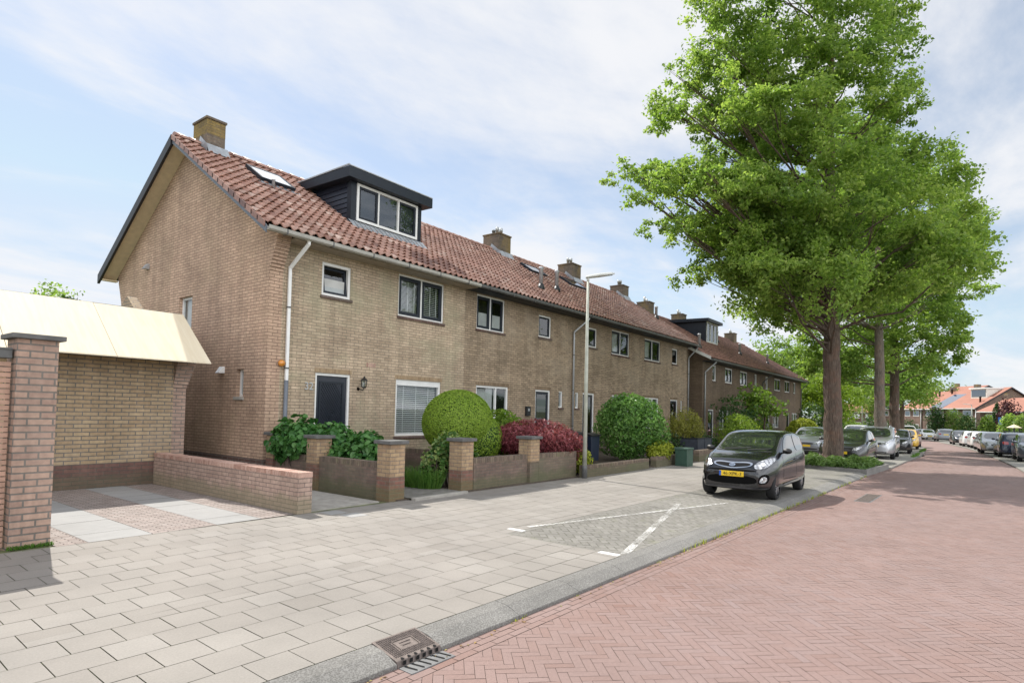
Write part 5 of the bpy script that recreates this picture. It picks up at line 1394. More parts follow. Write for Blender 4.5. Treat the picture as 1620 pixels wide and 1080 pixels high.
T1 = [(-5.9, 18.4), (-5.4, 17.2), (-5.0, 16.0), (-7.7, 15.4), (-6.6, 14.2), (-8.3, 13.4), (-8.3, 12.2), (-9.2, 10.3), (-7.3, 9.6), (-5.4, 8.3), (-4.5, 7.6), (-3.9, 6.3), (-2.2, 5.2), (-.6, 6.0), (.6, 5.6), (2.2, 6.2), (3.6, 7.2), (4.3, 9.2), (4.5, 10.6), (4.0, 12.6), (3.0, 13.6), (3.2, 15.8), (3.6, 18.2), (2.8, 20.5), (.5, 22.5), (-2.5, 22.6), (-5.0, 20.5)]
cl1 = outline_clumps(T1, 215, .55, 1.25, .62, 4, .62)
cl1 = [c for c in cl1 if (c[0] * AX[0] + c[1] * AX[1]) > -4.4 or c[2] > 16.5]
_g = random.Random(77)
for (a0, z0, d0), (a1, z1, d1_) in (((-1.5, 9.6, 0), (-8.5, 10.0, -1.2)), ((-2.0, 10.6, 0), (-8.7, 11.4, .8)), ((-2.0, 11.8, .5), (-7.6, 13.2, -.8)), ((-1.5, 12.6, -.5), (-7.2, 14.6, 1.5)), ((-2, 14.4, 0), (-6.2, 16.0, -.8)), ((-1.0, 8.0, -.8), (-6.6, 8.6, -1.6)), ((-1.0, 7.2, .6), (-5.4, 7.7, 2.2)), ((-2.0, 9.0, 2.0), (-6.8, 10.4, 3.2)), ((-2.0, 12.0, -2.0), (-5.8, 12.6, -3.4)), ((-2.5, 9.6, -1.5), (-6.6, 9.4, -3.0)), ((-2.5, 11.0, 2.0), (-7.4, 12.2, 2.6)), ((-2.5, 13.4, 1.0), (-6.3, 15.2, .6)), ((-2.5, 10.2, -1.0), (-8.0, 10.8, -2.0)), ((-1.8, 8.6, 1.2), (-6.0, 9.1, .6))):
    _n = 9
    for _k in range(_n):                                   # long boughs reaching out to the left
        _f = (_k + .6) / _n; _a = a0 + (a1 - a0) * _f + _g.uniform(-.3, .3); _z = z0 + (z1 - z0) * _f + .5 * math.sin(_f * 3.1) + _g.uniform(-.3, .35); _d = d0 + (d1_ - d0) * _f + _g.uniform(-.7, .7)
        _p = AX * _a + BX * _d; cl1.append((_p[0], _p[1], _z, _g.uniform(.6, .95) * (1.12 - .35 * _f)))
for _i in range(50):                                       # low boughs around the trunk
    _a, _d, _z = _g.uniform(-4.6, 4.2), _g.uniform(-4.0, 1.5), _g.uniform(5.9, 9.0)
    _z += max(0, abs(_a) - 2.5) * .5; _p = AX * _a + BX * _d; cl1.append((_p[0], _p[1], _z, _g.uniform(.7, 1.15)))
tr1 = [((0, 0, -.1), .50), ((.0, .0, .35), .385), ((.02, .02, 1.5), .34), ((-.02, .05, 4.2), .305), ((-.10, .05, 6.5), .27), ((-.2, .1, 10), .19), ((-.3, .1, 14), .12), ((-.5, 0, 19), .06)]
crown_tree('broadleaf_tree', 'very tall leafy tree with a reddish brown trunk, the nearest on the planted island', (26.5, 4.3, .05), tr1, cl1, 'leaf_tree', .145, 195000, 'bark', 'tall trees along the street', seed=5)
T3 = [(-6.5, 18), (-7.5, 12), (-7.5, 8), (-6.5, 5.2), (-3, 4.6), (-1.0, 6.0), (1.5, 5.4), (4.2, 5.0), (5.6, 6.0), (4.6, 8.2), (6.0, 9.3), (5.0, 10.6), (7.8, 11.8), (8.0, 13.2), (6.0, 14.2), (5.4, 16.6), (3.5, 18.0), (3.6, 20.5), (2.0, 22.0), (-3, 22), (-6, 20)]
cl3 = outline_clumps(T3, 120, .7, 1.5, .6, 9, .65)
tr3 = [((0, 0, -.1), .50), ((0, 0, .6), .36), ((0, .03, 3), .32), ((.1, 0, 7), .27), ((.1, .1, 12), .18), ((0, .1, 18), .07)]
crown_tree('broadleaf_tree', 'tall leafy tree with the darkest trunk, third along, its crown reaching over the road', (52.0, 4.4, gz(52)), tr3, cl3, 'leaf_tree2', .23, 60000, 'bark', 'tall trees along the street', seed=6)
T2 = [(-7, 17), (-7.5, 10), (-6, 6.6), (-3.5, 5.6), (-1, 7.0), (1.5, 7.2), (4.5, 7.5), (6.2, 9), (6.6, 11.2), (6.2, 14), (4.5, 17), (2, 19.5), (-2, 20), (-5, 19)]
cl2 = outline_clumps(T2, 75, .8, 1.5, .6, 12, .65)
tr2 = [((.10, 0, -.1), .46), ((.08, 0, .8), .36), ((.0, .03, 2.6), .29), ((-.25, 0, 5.5), .26), ((-.3, .1, 10), .18), ((-.2, .1, 16), .07)]
crown_tree('broadleaf_tree', 'tall leafy tree with a leaning grey trunk, second along the row', (42.0, 4.3, gz(42)), tr2, cl2, 'leaf_tree2', .21, 48000, 'bark_grey', 'tall trees along the street', seed=7)
def px_at0(px, D): k_ = (px - 810) / 948 * D; return (.794 * D + .607 * k_, .607 * D - .794 * k_)
def round_clumps(n, c, r, rmin, rmax, seed):
    g = random.Random(seed); o_ = []
    while len(o_) < n:
        d = Vector((g.gauss(0, 1), g.gauss(0, 1), g.gauss(0, 1))).normalized() * (g.random() ** .4)
        o_.append((c[0] + d.x*r[0], c[1] + d.y*r[1], c[2] + d.z*r[2], g.uniform(rmin, rmax)))
    return o_
def simple_tree(label, loc, h, r, mat, size, n, seed, trunk=.15, bark='bark', name='broadleaf_tree', low=.35, group=None, rmin=.5, rmax=1.0, clumps=26):
    cl = round_clumps(clumps, (0, 0, h * (1 + low) / 2), (r * .8, r * .8, h * (1 - low) / 2 * .85), r * rmin * .6, r * rmax * .5, seed)
    tk = [((0, 0, -.2), trunk * 1.3), ((0, 0, h * low * .6), trunk), ((.1, 0, h * .6), trunk * .6), ((.1, .1, h * .9), trunk * .15)]
    return crown_tree(name, label, loc, tk, cl, mat, size, n, bark, group, seed=seed, trunk_seg=8)
simple_tree('leafy tree far down the street on the left, behind the darkest trunk', (107.5, 8.2, gz(107)), 13, 6.5, 'leaf_tree2', .45, 9000, 41, .32, low=.32, group='tall trees along the street')
simple_tree('bright green tree closing the view behind the white van', (*px_at0(1468, 140), -1), 13, 6.5, 'leaf_far', .5, 7000, 51, .3, low=.15)
simple_tree('bright green tree in the far distance just left of the third trunk', (*px_at0(1402, 128), -1), 13, 6.5, 'leaf_far', .5, 7000, 52, .3, low=.15)
simple_tree('tall green tree behind the second trunk, beyond the end of the houses', (84, 19, gz(84)), 13, 6.5, 'leaf_far', .45, 9000, 42, .3, low=.2)
simple_tree('big green tree between the second and third trunks in the distance', (98, 15, gz(98)), 14, 6.0, 'leaf_tree2', .45, 8000, 43, .3, low=.3)
simple_tree('light green garden tree just past the end of the second row of houses', (63.5, 11.2, gz(63)), 6.9, 2.7, 'leaf_fresh', .25, 5600, 44, .12, low=.22)
simple_tree('light green garden tree left of the first trunk, nearer the street than its twin', (70.5, 11.0, gz(70)), 6.4, 2.6, 'leaf_fresh', .26, 4600, 45, .12, low=.2)
simple_tree('small open tree with fresh leaves in front of the second row', (38.5, 10.0, gz(38)), 4.0, 1.75, 'leaf_rhodo', .21, 1500, 46, .06, low=.42, clumps=18)
simple_tree('thin dark-leaved small tree left of the fresh-leaved small tree', (35.0, 10.6, gz(35)), 3.6, 1.4, 'leaf_dark', .17, 750, 47, .05, low=.4, clumps=14)
simple_tree('tree top showing above the garage roof, the fuller left one', (11.9, 46.9, 0), 9.4, 2.5, 'leaf_tree', .26, 3000, 48, .12, low=.3)
simple_tree('tree top showing above the garage roof, the sparse right one', (13.2, 45.2, 0), 9.3, 1.1, 'leaf_dark', .24, 700, 49, .1, low=.3, clumps=12)
# juniper ground cover on the island
def juniper():
    P = []; N = 7500
    xs = nrg.uniform(23.35, 27.45, N); lo_ = np.interp(xs, [23.1, 24.3, 28.3], [2.95, 2.78, 2.7]); ys = lo_ + nrg.random(N) * (5.25 - lo_)
    hh = .34 * (.55 + .45 * np.sin(xs * 3.1 + ys * 2.2) * np.sin(ys * 4.3 - xs)) * np.clip((xs - 23.2) * 3, .25, 1) * np.clip((ys - lo_) * 3 + .3, .3, 1)
    P = np.stack([xs, ys, .08 + hh * nrg.random(N) ** .4 + np.array([gz(x) for x in xs])], 1)
    V = leaf_quads(P, .19, .22, .7, None, droop=-.15)
    o = np_mesh('ground_cover', V, N, M['leaf_juniper'], None, np.clip(nrg.normal(.5, .22, N) + .3 * (hh / .34 - .5), 0, 1))
    tag(o, 'low feathery green ground cover filling the tree island', 'ground cover', None, 'stuff')
juniper()
clump('verge_grass', 'rough grass strip along the left road edge beyond the parked cars', 'grass', (0, 0, 0), 'leaf_grass', [(420, 41.0, 2.45, 2.6, .10, .16, .8, .03, gz(41) - .1), (420, 50, 2.6, 3.0, .10, .16, .8, .035, gz(50) - .1)], kind='stuff')

# ------------------------------------------------------------------ street lamps, box, bin
M['lamp_white'] = plain('aged lamp paint', (.55, .555, .52), .5, var=.12, scale=3)
M['lamp_green'] = plain('algae stained lamp paint', (.40, .41, .345), .6, var=.25, scale=3)
def street_lamp(label, loc, h, head=.95, rz=0, r=.06):
    t = thing('street_lamp', label, 'street lamp', loc, rz, 'street lamps')
    b = MB(); b.tube([(0, 0, .30), (0, 0, h * .5), (0, 0, h - .1)], [r, r * .85, r * .55], n=14); b.build('pole', M['lamp_green'], t)
    b = MB(); b.lathe([(r * 1.25, -.1), (r * 1.25, .30), (r * 1.05, .34)], (0, 0, 0), 'z', 14); b.build('pole_base', M['zinc_dark'], t)
    b = MB(); b.lathe([(r * .58, h - .12), (r * .62, h - .02), (r * .4, h + .02)], (0, 0, 0), 'z', 12)
    n_ = 9; v = []; m = 8
    for i in range(n_ + 1):
        f = i / n_; w_ = .045 + .07 * math.sin(math.pi * min(1, f * .85 + .12)) ; x = -.06 + head * f; z = h - .02 + .13 * f; th = .045 + .03 * math.sin(math.pi * f)
        if i == n_: w_ *= .35; th *= .4
        for k in range(m):
            a = 2*math.pi*k/m; v.append((x, w_*math.cos(a), z + th * math.sin(a) * (1 if math.sin(a) > 0 else .45)))
    b.add(v, [(i*m+k, i*m+(k+1) % m, (i+1)*m+(k+1) % m, (i+1)*m+k) for i in range(n_) for k in range(m)] + [tuple(range(m))[::-1], tuple(n_*m+k for k in range(m))], smooth=True)
    hd = b.build('lamp_head', M['lamp_white'], t)
    b = MB(); b.prism([(head * .35, -.08), (head * .85, -.07), (head * .85, .07), (head * .35, .08)], 'z', h - .005, h + .025); b.v = [(x, y, z + .13 * x / head - .03) for x, y, z in b.v]; b.build('lens', M['pane'], hd)
    return t
street_lamp('tall pale street lamp standing at the garden wall end next to the round green shrub', (14.36, 8.42, 0), 5.55, .80, math.radians(-52))
street_lamp('distant street lamp seen between the first two trunks, the taller and right one', (px_at0(1364, 95)[0], px_at0(1364, 95)[1], -.95), 6.0, 1.7, math.radians(-52), .10)
street_lamp('distant street lamp seen between the first two trunks, the shorter and left one', (px_at0(1342.5, 130)[0], px_at0(1342.5, 130)[1], -1), 5.0, 1.6, math.radians(-52), .10)
street_lamp('street lamp across the road in front of the orange roofed houses', (px_at0(1537, 95)[0], px_at0(1537, 95)[1], -1), 5.4, 1.5, math.radians(128), .09)
t = thing('utility_box', 'dark green utility box on the sidewalk left of the black hatchback', 'utility box', (20.55, 8.02, 0), math.radians(-2))
M['box_green'] = plain('dark green metal', (.030, .072, .050), .5, var=.15)
b = MB(); b.box(-.26, -.22, -.05, .26, .22, .58); b.build('cabinet', M['box_green'], t, bevel=.01)
b = MB(); b.prism([(-.29, .58), (.29, .58), (.27, .64), (-.27, .64)], 'y', -.25, .25); b.build('lid', M['box_green'], t, bevel=.008)
b = MB(); b.box(-.275, -.15, .05, -.262, .15, .52); b.build('door', M['box_green'], t); 
t = thing('wheelie_bin', 'dark wheeled bin standing behind the tall street lamp beside the round shrub', 'bin', (17.6, 10.9, .03))
b = MB(); b.prism([(-.24, .1), (.24, .1), (.30, 1.0), (-.30, 1.0)], 'y', -.36, .30); b.build('body', M['navy'], t, bevel=.02)
b = MB(); b.prism([(-.40, 1.003), (.34, 1.003), (.30, 1.08), (-.1, 1.12), (-.40, 1.06)], 'x', -.33, .33); b.build('lid', M['black'], t, bevel=.01)
for sx in (-.28, .28):
    b = MB(); b.lathe([(.10, -.03), (.10, .03)], (sx, .27, .10), 'x', 14); b.build('wheel', M['black'], t)
t = thing('wheelie_bin', 'blue wheeled bin half hidden by the round shrub, right of the dark bin', 'bin', (18.35, 10.7, .03))
M['bin_blue'] = plain('dark blue plastic', (.010, .017, .036), .45)
b = MB(); b.prism([(-.24, .1), (.24, .1), (.30, .95), (-.30, .95)], 'y', -.36, .30); b.build('body', M['bin_blue'], t, bevel=.02)
b = MB(); b.prism([(-.40, .953), (.34, .953), (.30, 1.03), (-.1, 1.06), (-.40, 1.0)], 'x', -.33, .33); b.build('lid', M['black'], t, bevel=.01)
# ------------------------------------------------------------------ cars
def paint(name, c, metal=.35, rough=.32):
    t = NT(name); t.set(Base_Color=c, Metallic=metal, Roughness=rough); t.p.inputs['Coat Weight'].default_value = 1.0; t.p.inputs['Coat Roughness'].default_value = .03
    return t.mat
CP = {'dark': paint('dark graphite paint', (.007, .0075, .010), .1, .2), 'black': paint('black car paint', (.008, .008, .010), .2), 'silver': paint('silver car paint', (.50, .51, .53), .7, .3), 'white': paint('white car paint', (.74, .74, .73), .0),
      'grey': paint('grey car paint', (.20, .21, .23), .6), 'navy': paint('dark blue car paint', (.014, .022, .045), .4), 'yellow': paint('yellow car paint', (.70, .42, .015), .1), 'red': paint('dark red car paint', (.10, .012, .018), .3), 'greyblue': paint('blue grey car paint', (.16, .18, .215), .6), 'lightgrey': paint('light grey car paint', (.40, .42, .43), .6)}
def gloss(name, c, rough=.04, spec=.6, coat=1.0):
    t = NT(name); t.set(Base_Color=c, Roughness=rough); t.p.inputs['Specular IOR Level'].default_value = spec; t.p.inputs['Coat Weight'].default_value = coat; t.p.inputs['Coat Roughness'].default_value = .02; return t.mat
M['carglass'] = gloss('dark car glass', (.018, .022, .022), .025, .9); M['carglass'].node_tree.nodes['Principled BSDF'].inputs['IOR'].default_value = 1.9
def lampmat():
    t = NT('clear headlight'); co = t.coord('Object'); v = t.n('ShaderNodeTexVoronoi'); v.inputs['Scale'].default_value = 16; t.l(co, v.inputs['Vector'])
    t.set(Base_Color=t.ramp(v.outputs['Distance'], [(.1, (.85, .86, .88)), (.5, (.42, .43, .45)), (.8, (.14, .14, .15))]), Metallic=.55, Roughness=.12)
    t.p.inputs['Coat Weight'].default_value = 1.0; t.p.inputs['Coat Roughness'].default_value = .02; t.bump(v.outputs['Distance'], .5, .02); return t.mat
M['lamp'] = lampmat()
M['tail'] = gloss('red tail light', (.30, .010, .014), .1)
M['tyre'] = plain('tyre rubber', (.016, .016, .017), .85)
M['rim'] = plain('alloy rim', (.42, .43, .45), .28, .8, var=.05)
M['rim_dark'] = plain('dark rim', (.10, .10, .11), .35, .6)
M['plate'] = plain('yellow number plate', (.78, .52, .02), .5, var=.03)
M['plate_blue'] = plain('plate blue', (.02, .10, .45), .5, var=.02)
M['trim'] = plain('black car trim', (.012, .012, .013), .5)
M['mesh_grille'] = plain('grille mesh', (.010, .010, .011), .8, spec=.15)
M['intake'] = plain('intake opening', (.005, .005, .005), .9, spec=.1)

TPL = {
 'kia': dict(wb=2.385, r=.292, fo=.70, ro=.51, W=1.60, H=1.48,
    top=[(1.89, .60), (1.80, .76), (1.62, .885), (1.30, .965), (.86, 1.045), (.30, 1.365), (.02, 1.445), (-.45, 1.48), (-1.0, 1.455), (-1.42, 1.385), (-1.60, 1.06), (-1.69, .80), (-1.705, .55)],
    belt=[(1.89, .55), (1.7, .74), (1.3, .84), (.86, .90), (0, .945), (-.8, 1.0), (-1.2, 1.03), (-1.6, .95), (-1.705, .52)], zb=[(1.89, .26), (1.75, .20), (1.3, .19), (-1.4, .20), (-1.705, .30)],
    side=[[(.66, .955), (.36, 1.22), (.12, 1.345), (-.42, 1.385), (-.40, .985)], [(-.47, .99), (-.49, 1.385), (-.86, 1.35), (-1.12, 1.21), (-1.22, 1.06), (-1.0, 1.03)]],
    ws=(1.02, 1.40, .61, .53), rw=(1.02, 1.32, .52, .46)),
 'hatch': dict(wb=2.55, r=.31, fo=.80, ro=.65, W=1.76, H=1.46,
    top=[(2.07, .58), (1.97, .74), (1.75, .86), (1.4, .93), (.95, 1.0), (.25, 1.36), (-.1, 1.43), (-.55, 1.46), (-1.15, 1.42), (-1.55, 1.33), (-1.82, 1.02), (-1.9, .80), (-1.925, .52)],
    belt=[(2.07, .52), (1.85, .70), (1.4, .82), (.9, .88), (0, .92), (-1.0, .97), (-1.8, .95), (-1.925, .5)], zb=[(2.07, .26), (1.9, .20), (1.4, .19), (-1.5, .20), (-1.925, .30)],
    side=[[(.72, .94), (.30, 1.25), (.08, 1.34), (-.40, 1.375), (-.40, .955)], [(-.47, .96), (-.47, 1.375), (-.95, 1.345), (-1.35, 1.22), (-1.5, 1.05), (-1.2, 1.0)]],
    ws=(1.0, 1.37, .68, .56), rw=(1.0, 1.33, .60, .50)),
 'sedan': dict(wb=2.68, r=.32, fo=.88, ro=.95, W=1.80, H=1.44,
    top=[(2.22, .56), (2.12, .72), (1.85, .83), (1.45, .90), (.95, .97), (.2, 1.34), (-.2, 1.42), (-.65, 1.44), (-1.15, 1.38), (-1.75, 1.06), (-2.1, 1.03), (-2.25, .90), (-2.29, .50)],
    belt=[(2.22, .5), (2.0, .68), (1.45, .80), (.9, .86), (0, .90), (-1.2, .95), (-2.1, .95), (-2.29, .48)], zb=[(2.22, .26), (2.05, .20), (1.4, .19), (-1.6, .20), (-2.29, .30)],
    side=[[(.70, .91), (.24, 1.23), (.0, 1.32), (-.48, 1.355), (-.48, .935)], [(-.55, .94), (-.55, 1.355), (-1.0, 1.32), (-1.4, 1.14), (-1.55, 1.02), (-1.3, .98)]],
    ws=(.97, 1.35, .70, .57), rw=(1.08, 1.33, .62, .52)),
 'suv': dict(wb=2.60, r=.335, fo=.85, ro=.72, W=1.80, H=1.60,
    top=[(2.15, .68), (2.07, .88), (1.85, .98), (1.45, 1.04), (1.0, 1.09), (.42, 1.45), (.1, 1.55), (-.5, 1.60), (-1.2, 1.57), (-1.72, 1.48), (-1.92, 1.12), (-2.0, .85), (-2.02, .58)],
    belt=[(2.15, .6), (1.95, .82), (1.45, .92), (.95, .97), (0, 1.01), (-1.1, 1.06), (-1.9, 1.02), (-2.02, .55)], zb=[(2.15, .32), (2.0, .24), (1.4, .23), (-1.6, .24), (-2.02, .34)],
    side=[[(.80, 1.03), (.42, 1.34), (.2, 1.45), (-.42, 1.495), (-.42, 1.06)], [(-.49, 1.065), (-.49, 1.495), (-1.1, 1.47), (-1.5, 1.36), (-1.62, 1.16), (-1.35, 1.1)]],
    ws=(1.08, 1.49, .70, .60), rw=(1.10, 1.46, .62, .54)),
 'wagon': dict(wb=2.75, r=.33, fo=.88, ro=.98, W=1.84, H=1.50,
    top=[(2.26, .6), (2.16, .76), (1.9, .87), (1.5, .94), (1.0, 1.0), (.3, 1.38), (-.1, 1.46), (-.7, 1.50), (-1.5, 1.47), (-2.0, 1.38), (-2.24, 1.04), (-2.33, .8), (-2.355, .52)],
    belt=[(2.26, .54), (2.05, .72), (1.5, .83), (.95, .89), (0, .93), (-1.2, .98), (-2.2, .96), (-2.355, .5)], zb=[(2.26, .27), (2.1, .20), (1.4, .19), (-1.6, .20), (-2.355, .31)],
    side=[[(.75, .95), (.32, 1.28), (.08, 1.37), (-.45, 1.405), (-.45, .97)], [(-.52, .975), (-.52, 1.405), (-1.25, 1.385), (-1.75, 1.27), (-1.95, 1.08), (-1.6, 1.02)]],
    ws=(1.0, 1.41, .70, .58), rw=(1.02, 1.37, .64, .54)),
 'van': dict(wb=2.75, r=.33, fo=.90, ro=.85, W=1.86, H=1.88,
    top=[(2.28, .66), (2.2, .9), (2.0, 1.02), (1.65, 1.12), (1.25, 1.22), (.75, 1.68), (.4, 1.82), (-.3, 1.87), (-1.3, 1.87), (-2.1, 1.84), (-2.2, 1.5), (-2.22, 1.0), (-2.23, .55)],
    belt=[(2.28, .58), (2.05, .85), (1.6, 1.0), (1.2, 1.08), (0, 1.12), (-1.2, 1.12), (-2.2, 1.1), (-2.23, .52)], zb=[(2.28, .28), (2.1, .22), (1.4, .21), (-1.6, .22), (-2.23, .3)],
    side=[[(1.10, 1.14), (.72, 1.52), (.5, 1.66), (.0, 1.69), (.0, 1.16)]],
    ws=(1.2, 1.74, .72, .66), rw=(1.2, 1.65, .66, .60)),
}
def lerp_c(pts, x):
    pts = sorted(pts)
    if x <= pts[0][0]: return pts[0][1]
    for (a, za), (c, zc_) in zip(pts, pts[1:]):
        if x <= c: return za + (zc_ - za) * (x - a) / (c - a)
    return pts[-1][1]
def chaikin(p, n=2):
    for _ in range(n):
        q = []
        for i in range(len(p)):
            a, c = p[i], p[(i+1) % len(p)]
            q += [(a[0]*.78 + c[0]*.22, a[1]*.78 + c[1]*.22), (a[0]*.22 + c[0]*.78, a[1]*.22 + c[1]*.78)]
        p = q
    return p
def decal(bvh, poly, mode, off, mat, name, par, step=.07, rnd=2):
    p = chaikin(poly, rnd) if rnd else list(poly)
    e = []
    for i in range(len(p)):
        a, c = Vector(p[i]), Vector(p[(i+1) % len(p)]); m = max(1, int((c - a).length / step))
        e += [tuple(a.lerp(c, k / m)) for k in range(m)]
    xs = [q[0] for q in e]; ys = [q[1] for q in e]; ins = []
    nx, ny = int((max(xs) - min(xs)) / step), int((max(ys) - min(ys)) / step)
    for i in range(1, nx + 1):
        for j in range(1, ny + 1):
            q = (min(xs) + i * step, min(ys) + j * step)
            if in_poly(q[0], q[1], e) and min((q[0]-k[0])**2 + (q[1]-k[1])**2 for k in e) > (step*.4)**2: ins.append(q)
    vs2, _, fs, *_r = delaunay_2d_cdt([Vector(q) for q in e + ins], [], [list(range(len(e)))], 1, 1e-5)
    V = []; ok = []
    for q in vs2:
        u, v = q
        o, d = {'front': ((6, u, v), (-1, 0, 0)), 'rear': ((-6, u, v), (1, 0, 0)), 'left': ((u, 6, v), (0, -1, 0)), 'right': ((u, -6, v), (0, 1, 0)), 'top': ((u, v, 6), (0, 0, -1)),
                'fl': ((u + 4*.8 , 0, v), (0, 0, 0))}[mode]
        h = bvh.ray_cast(Vector(o), Vector(d))
        if h[0] is None: V.append((0, 0, 0)); ok.append(False)
        else: V.append(tuple(h[0] - Vector(d) * off * .6 + h[1] * off * .6)); ok.append(True)
    b = MB(); F = [tuple(f) for f in fs if all(ok[i] for i in f)]
    # orient towards the ray
    D = Vector({'front': (1, 0, 0), 'rear': (-1, 0, 0), 'left': (0, 1, 0), 'right': (0, -1, 0), 'top': (0, 0, 1), 'fl': (1, 0, 0)}[mode]); G2 = []
    for f in F:
        a, c, g = Vector(V[f[0]]), Vector(V[f[1]]), Vector(V[f[2]])
        G2.append(f if (c - a).cross(g - a).dot(D) > 0 else f[::-1])
    if not G2: return None
    b.add(V, G2, smooth=True)
    me_o = b.build(name, mat, par)
    bm = bmesh.new(); bm.from_mesh(me_o.data)
    bmesh.ops.delete(bm, geom=[v for v in bm.verts if not v.link_faces], context='VERTS'); bm.to_mesh(me_o.data); bm.free()
    return me_o
def wheel(par, x, y, r, side, rim='rim', spokes=5, wd=.19):
    b = MB(); s_ = side
    prof = [(r*.70, -wd/2), (r*.93, -wd/2), (r*.985, -wd*.38), (r, -wd*.2), (r, wd*.2), (r*.985, wd*.38), (r*.93, wd/2), (r*.70, wd/2), (r*.69, wd*.42), (r*.66, wd*.25)]
    b.lathe(prof, (x, y, r), 'y', 28, ends=False)
    if s_ > 0: b.v = [(p[0], 2*y - p[1], p[2]) for p in b.v]; b.f = [f[::-1] for f in b.f]
    w_ = b.build('wheel', M['tyre'], par)
    b = MB(); yo = y + s_ * wd * .40
    b.lathe([(r*.64, 0), (r*.70, .006), (r*.71, .02), (r*.64, .02)], (0, 0, 0), 'y', 28, ends=False)
    b.lathe([(0, .03), (r*.13, .03), (r*.15, .02), (r*.15, -.02)], (0, 0, 0), 'y', 16)
    for k in range(spokes):
        for da in (-.17, .17):
            a = 2*math.pi*(k + .25)/spokes + da; c, n_ = math.cos(a), math.sin(a); c2, n2 = math.cos(2*math.pi*(k+.25)/spokes + da*.5), math.sin(2*math.pi*(k+.25)/spokes + da*.5)
            u = (-n_, c); hw = r*.05
            p0 = (c2*r*.12, n2*r*.12); p1 = (c*r*.67, n_*r*.67)
            b.add([(p0[0]-u[0]*hw, -.022, p0[1]-u[1]*hw), (p0[0]+u[0]*hw, -.022, p0[1]+u[1]*hw), (p1[0]+u[0]*hw, -.008, p1[1]+u[1]*hw), (p1[0]-u[0]*hw, -.008, p1[1]-u[1]*hw),
                   (p0[0]-u[0]*hw, .0, p0[1]-u[1]*hw), (p0[0]+u[0]*hw, .0, p0[1]+u[1]*hw), (p1[0]+u[0]*hw, .012, p1[1]+u[1]*hw), (p1[0]-u[0]*hw, .012, p1[1]-u[1]*hw)],
                  [(0,1,2,3), (7,6,5,4), (4,5,1,0), (5,6,2,1), (6,7,3,2), (7,4,0,3)])
    b.v = [(p[0] + x, yo + s_ * -p[1] if s_ > 0 else yo + p[1], p[2] + r) for p in b.v]
    if s_ > 0: b.f = [f[::-1] for f in b.f]
    b.build('rim', M[rim], w_)
    b = MB(); b.lathe([(0, 0), (r*.62, 0)], (x, y + s_*wd*.12, r), 'y', 20); b.build('brake_disc', M['trim'], w_)
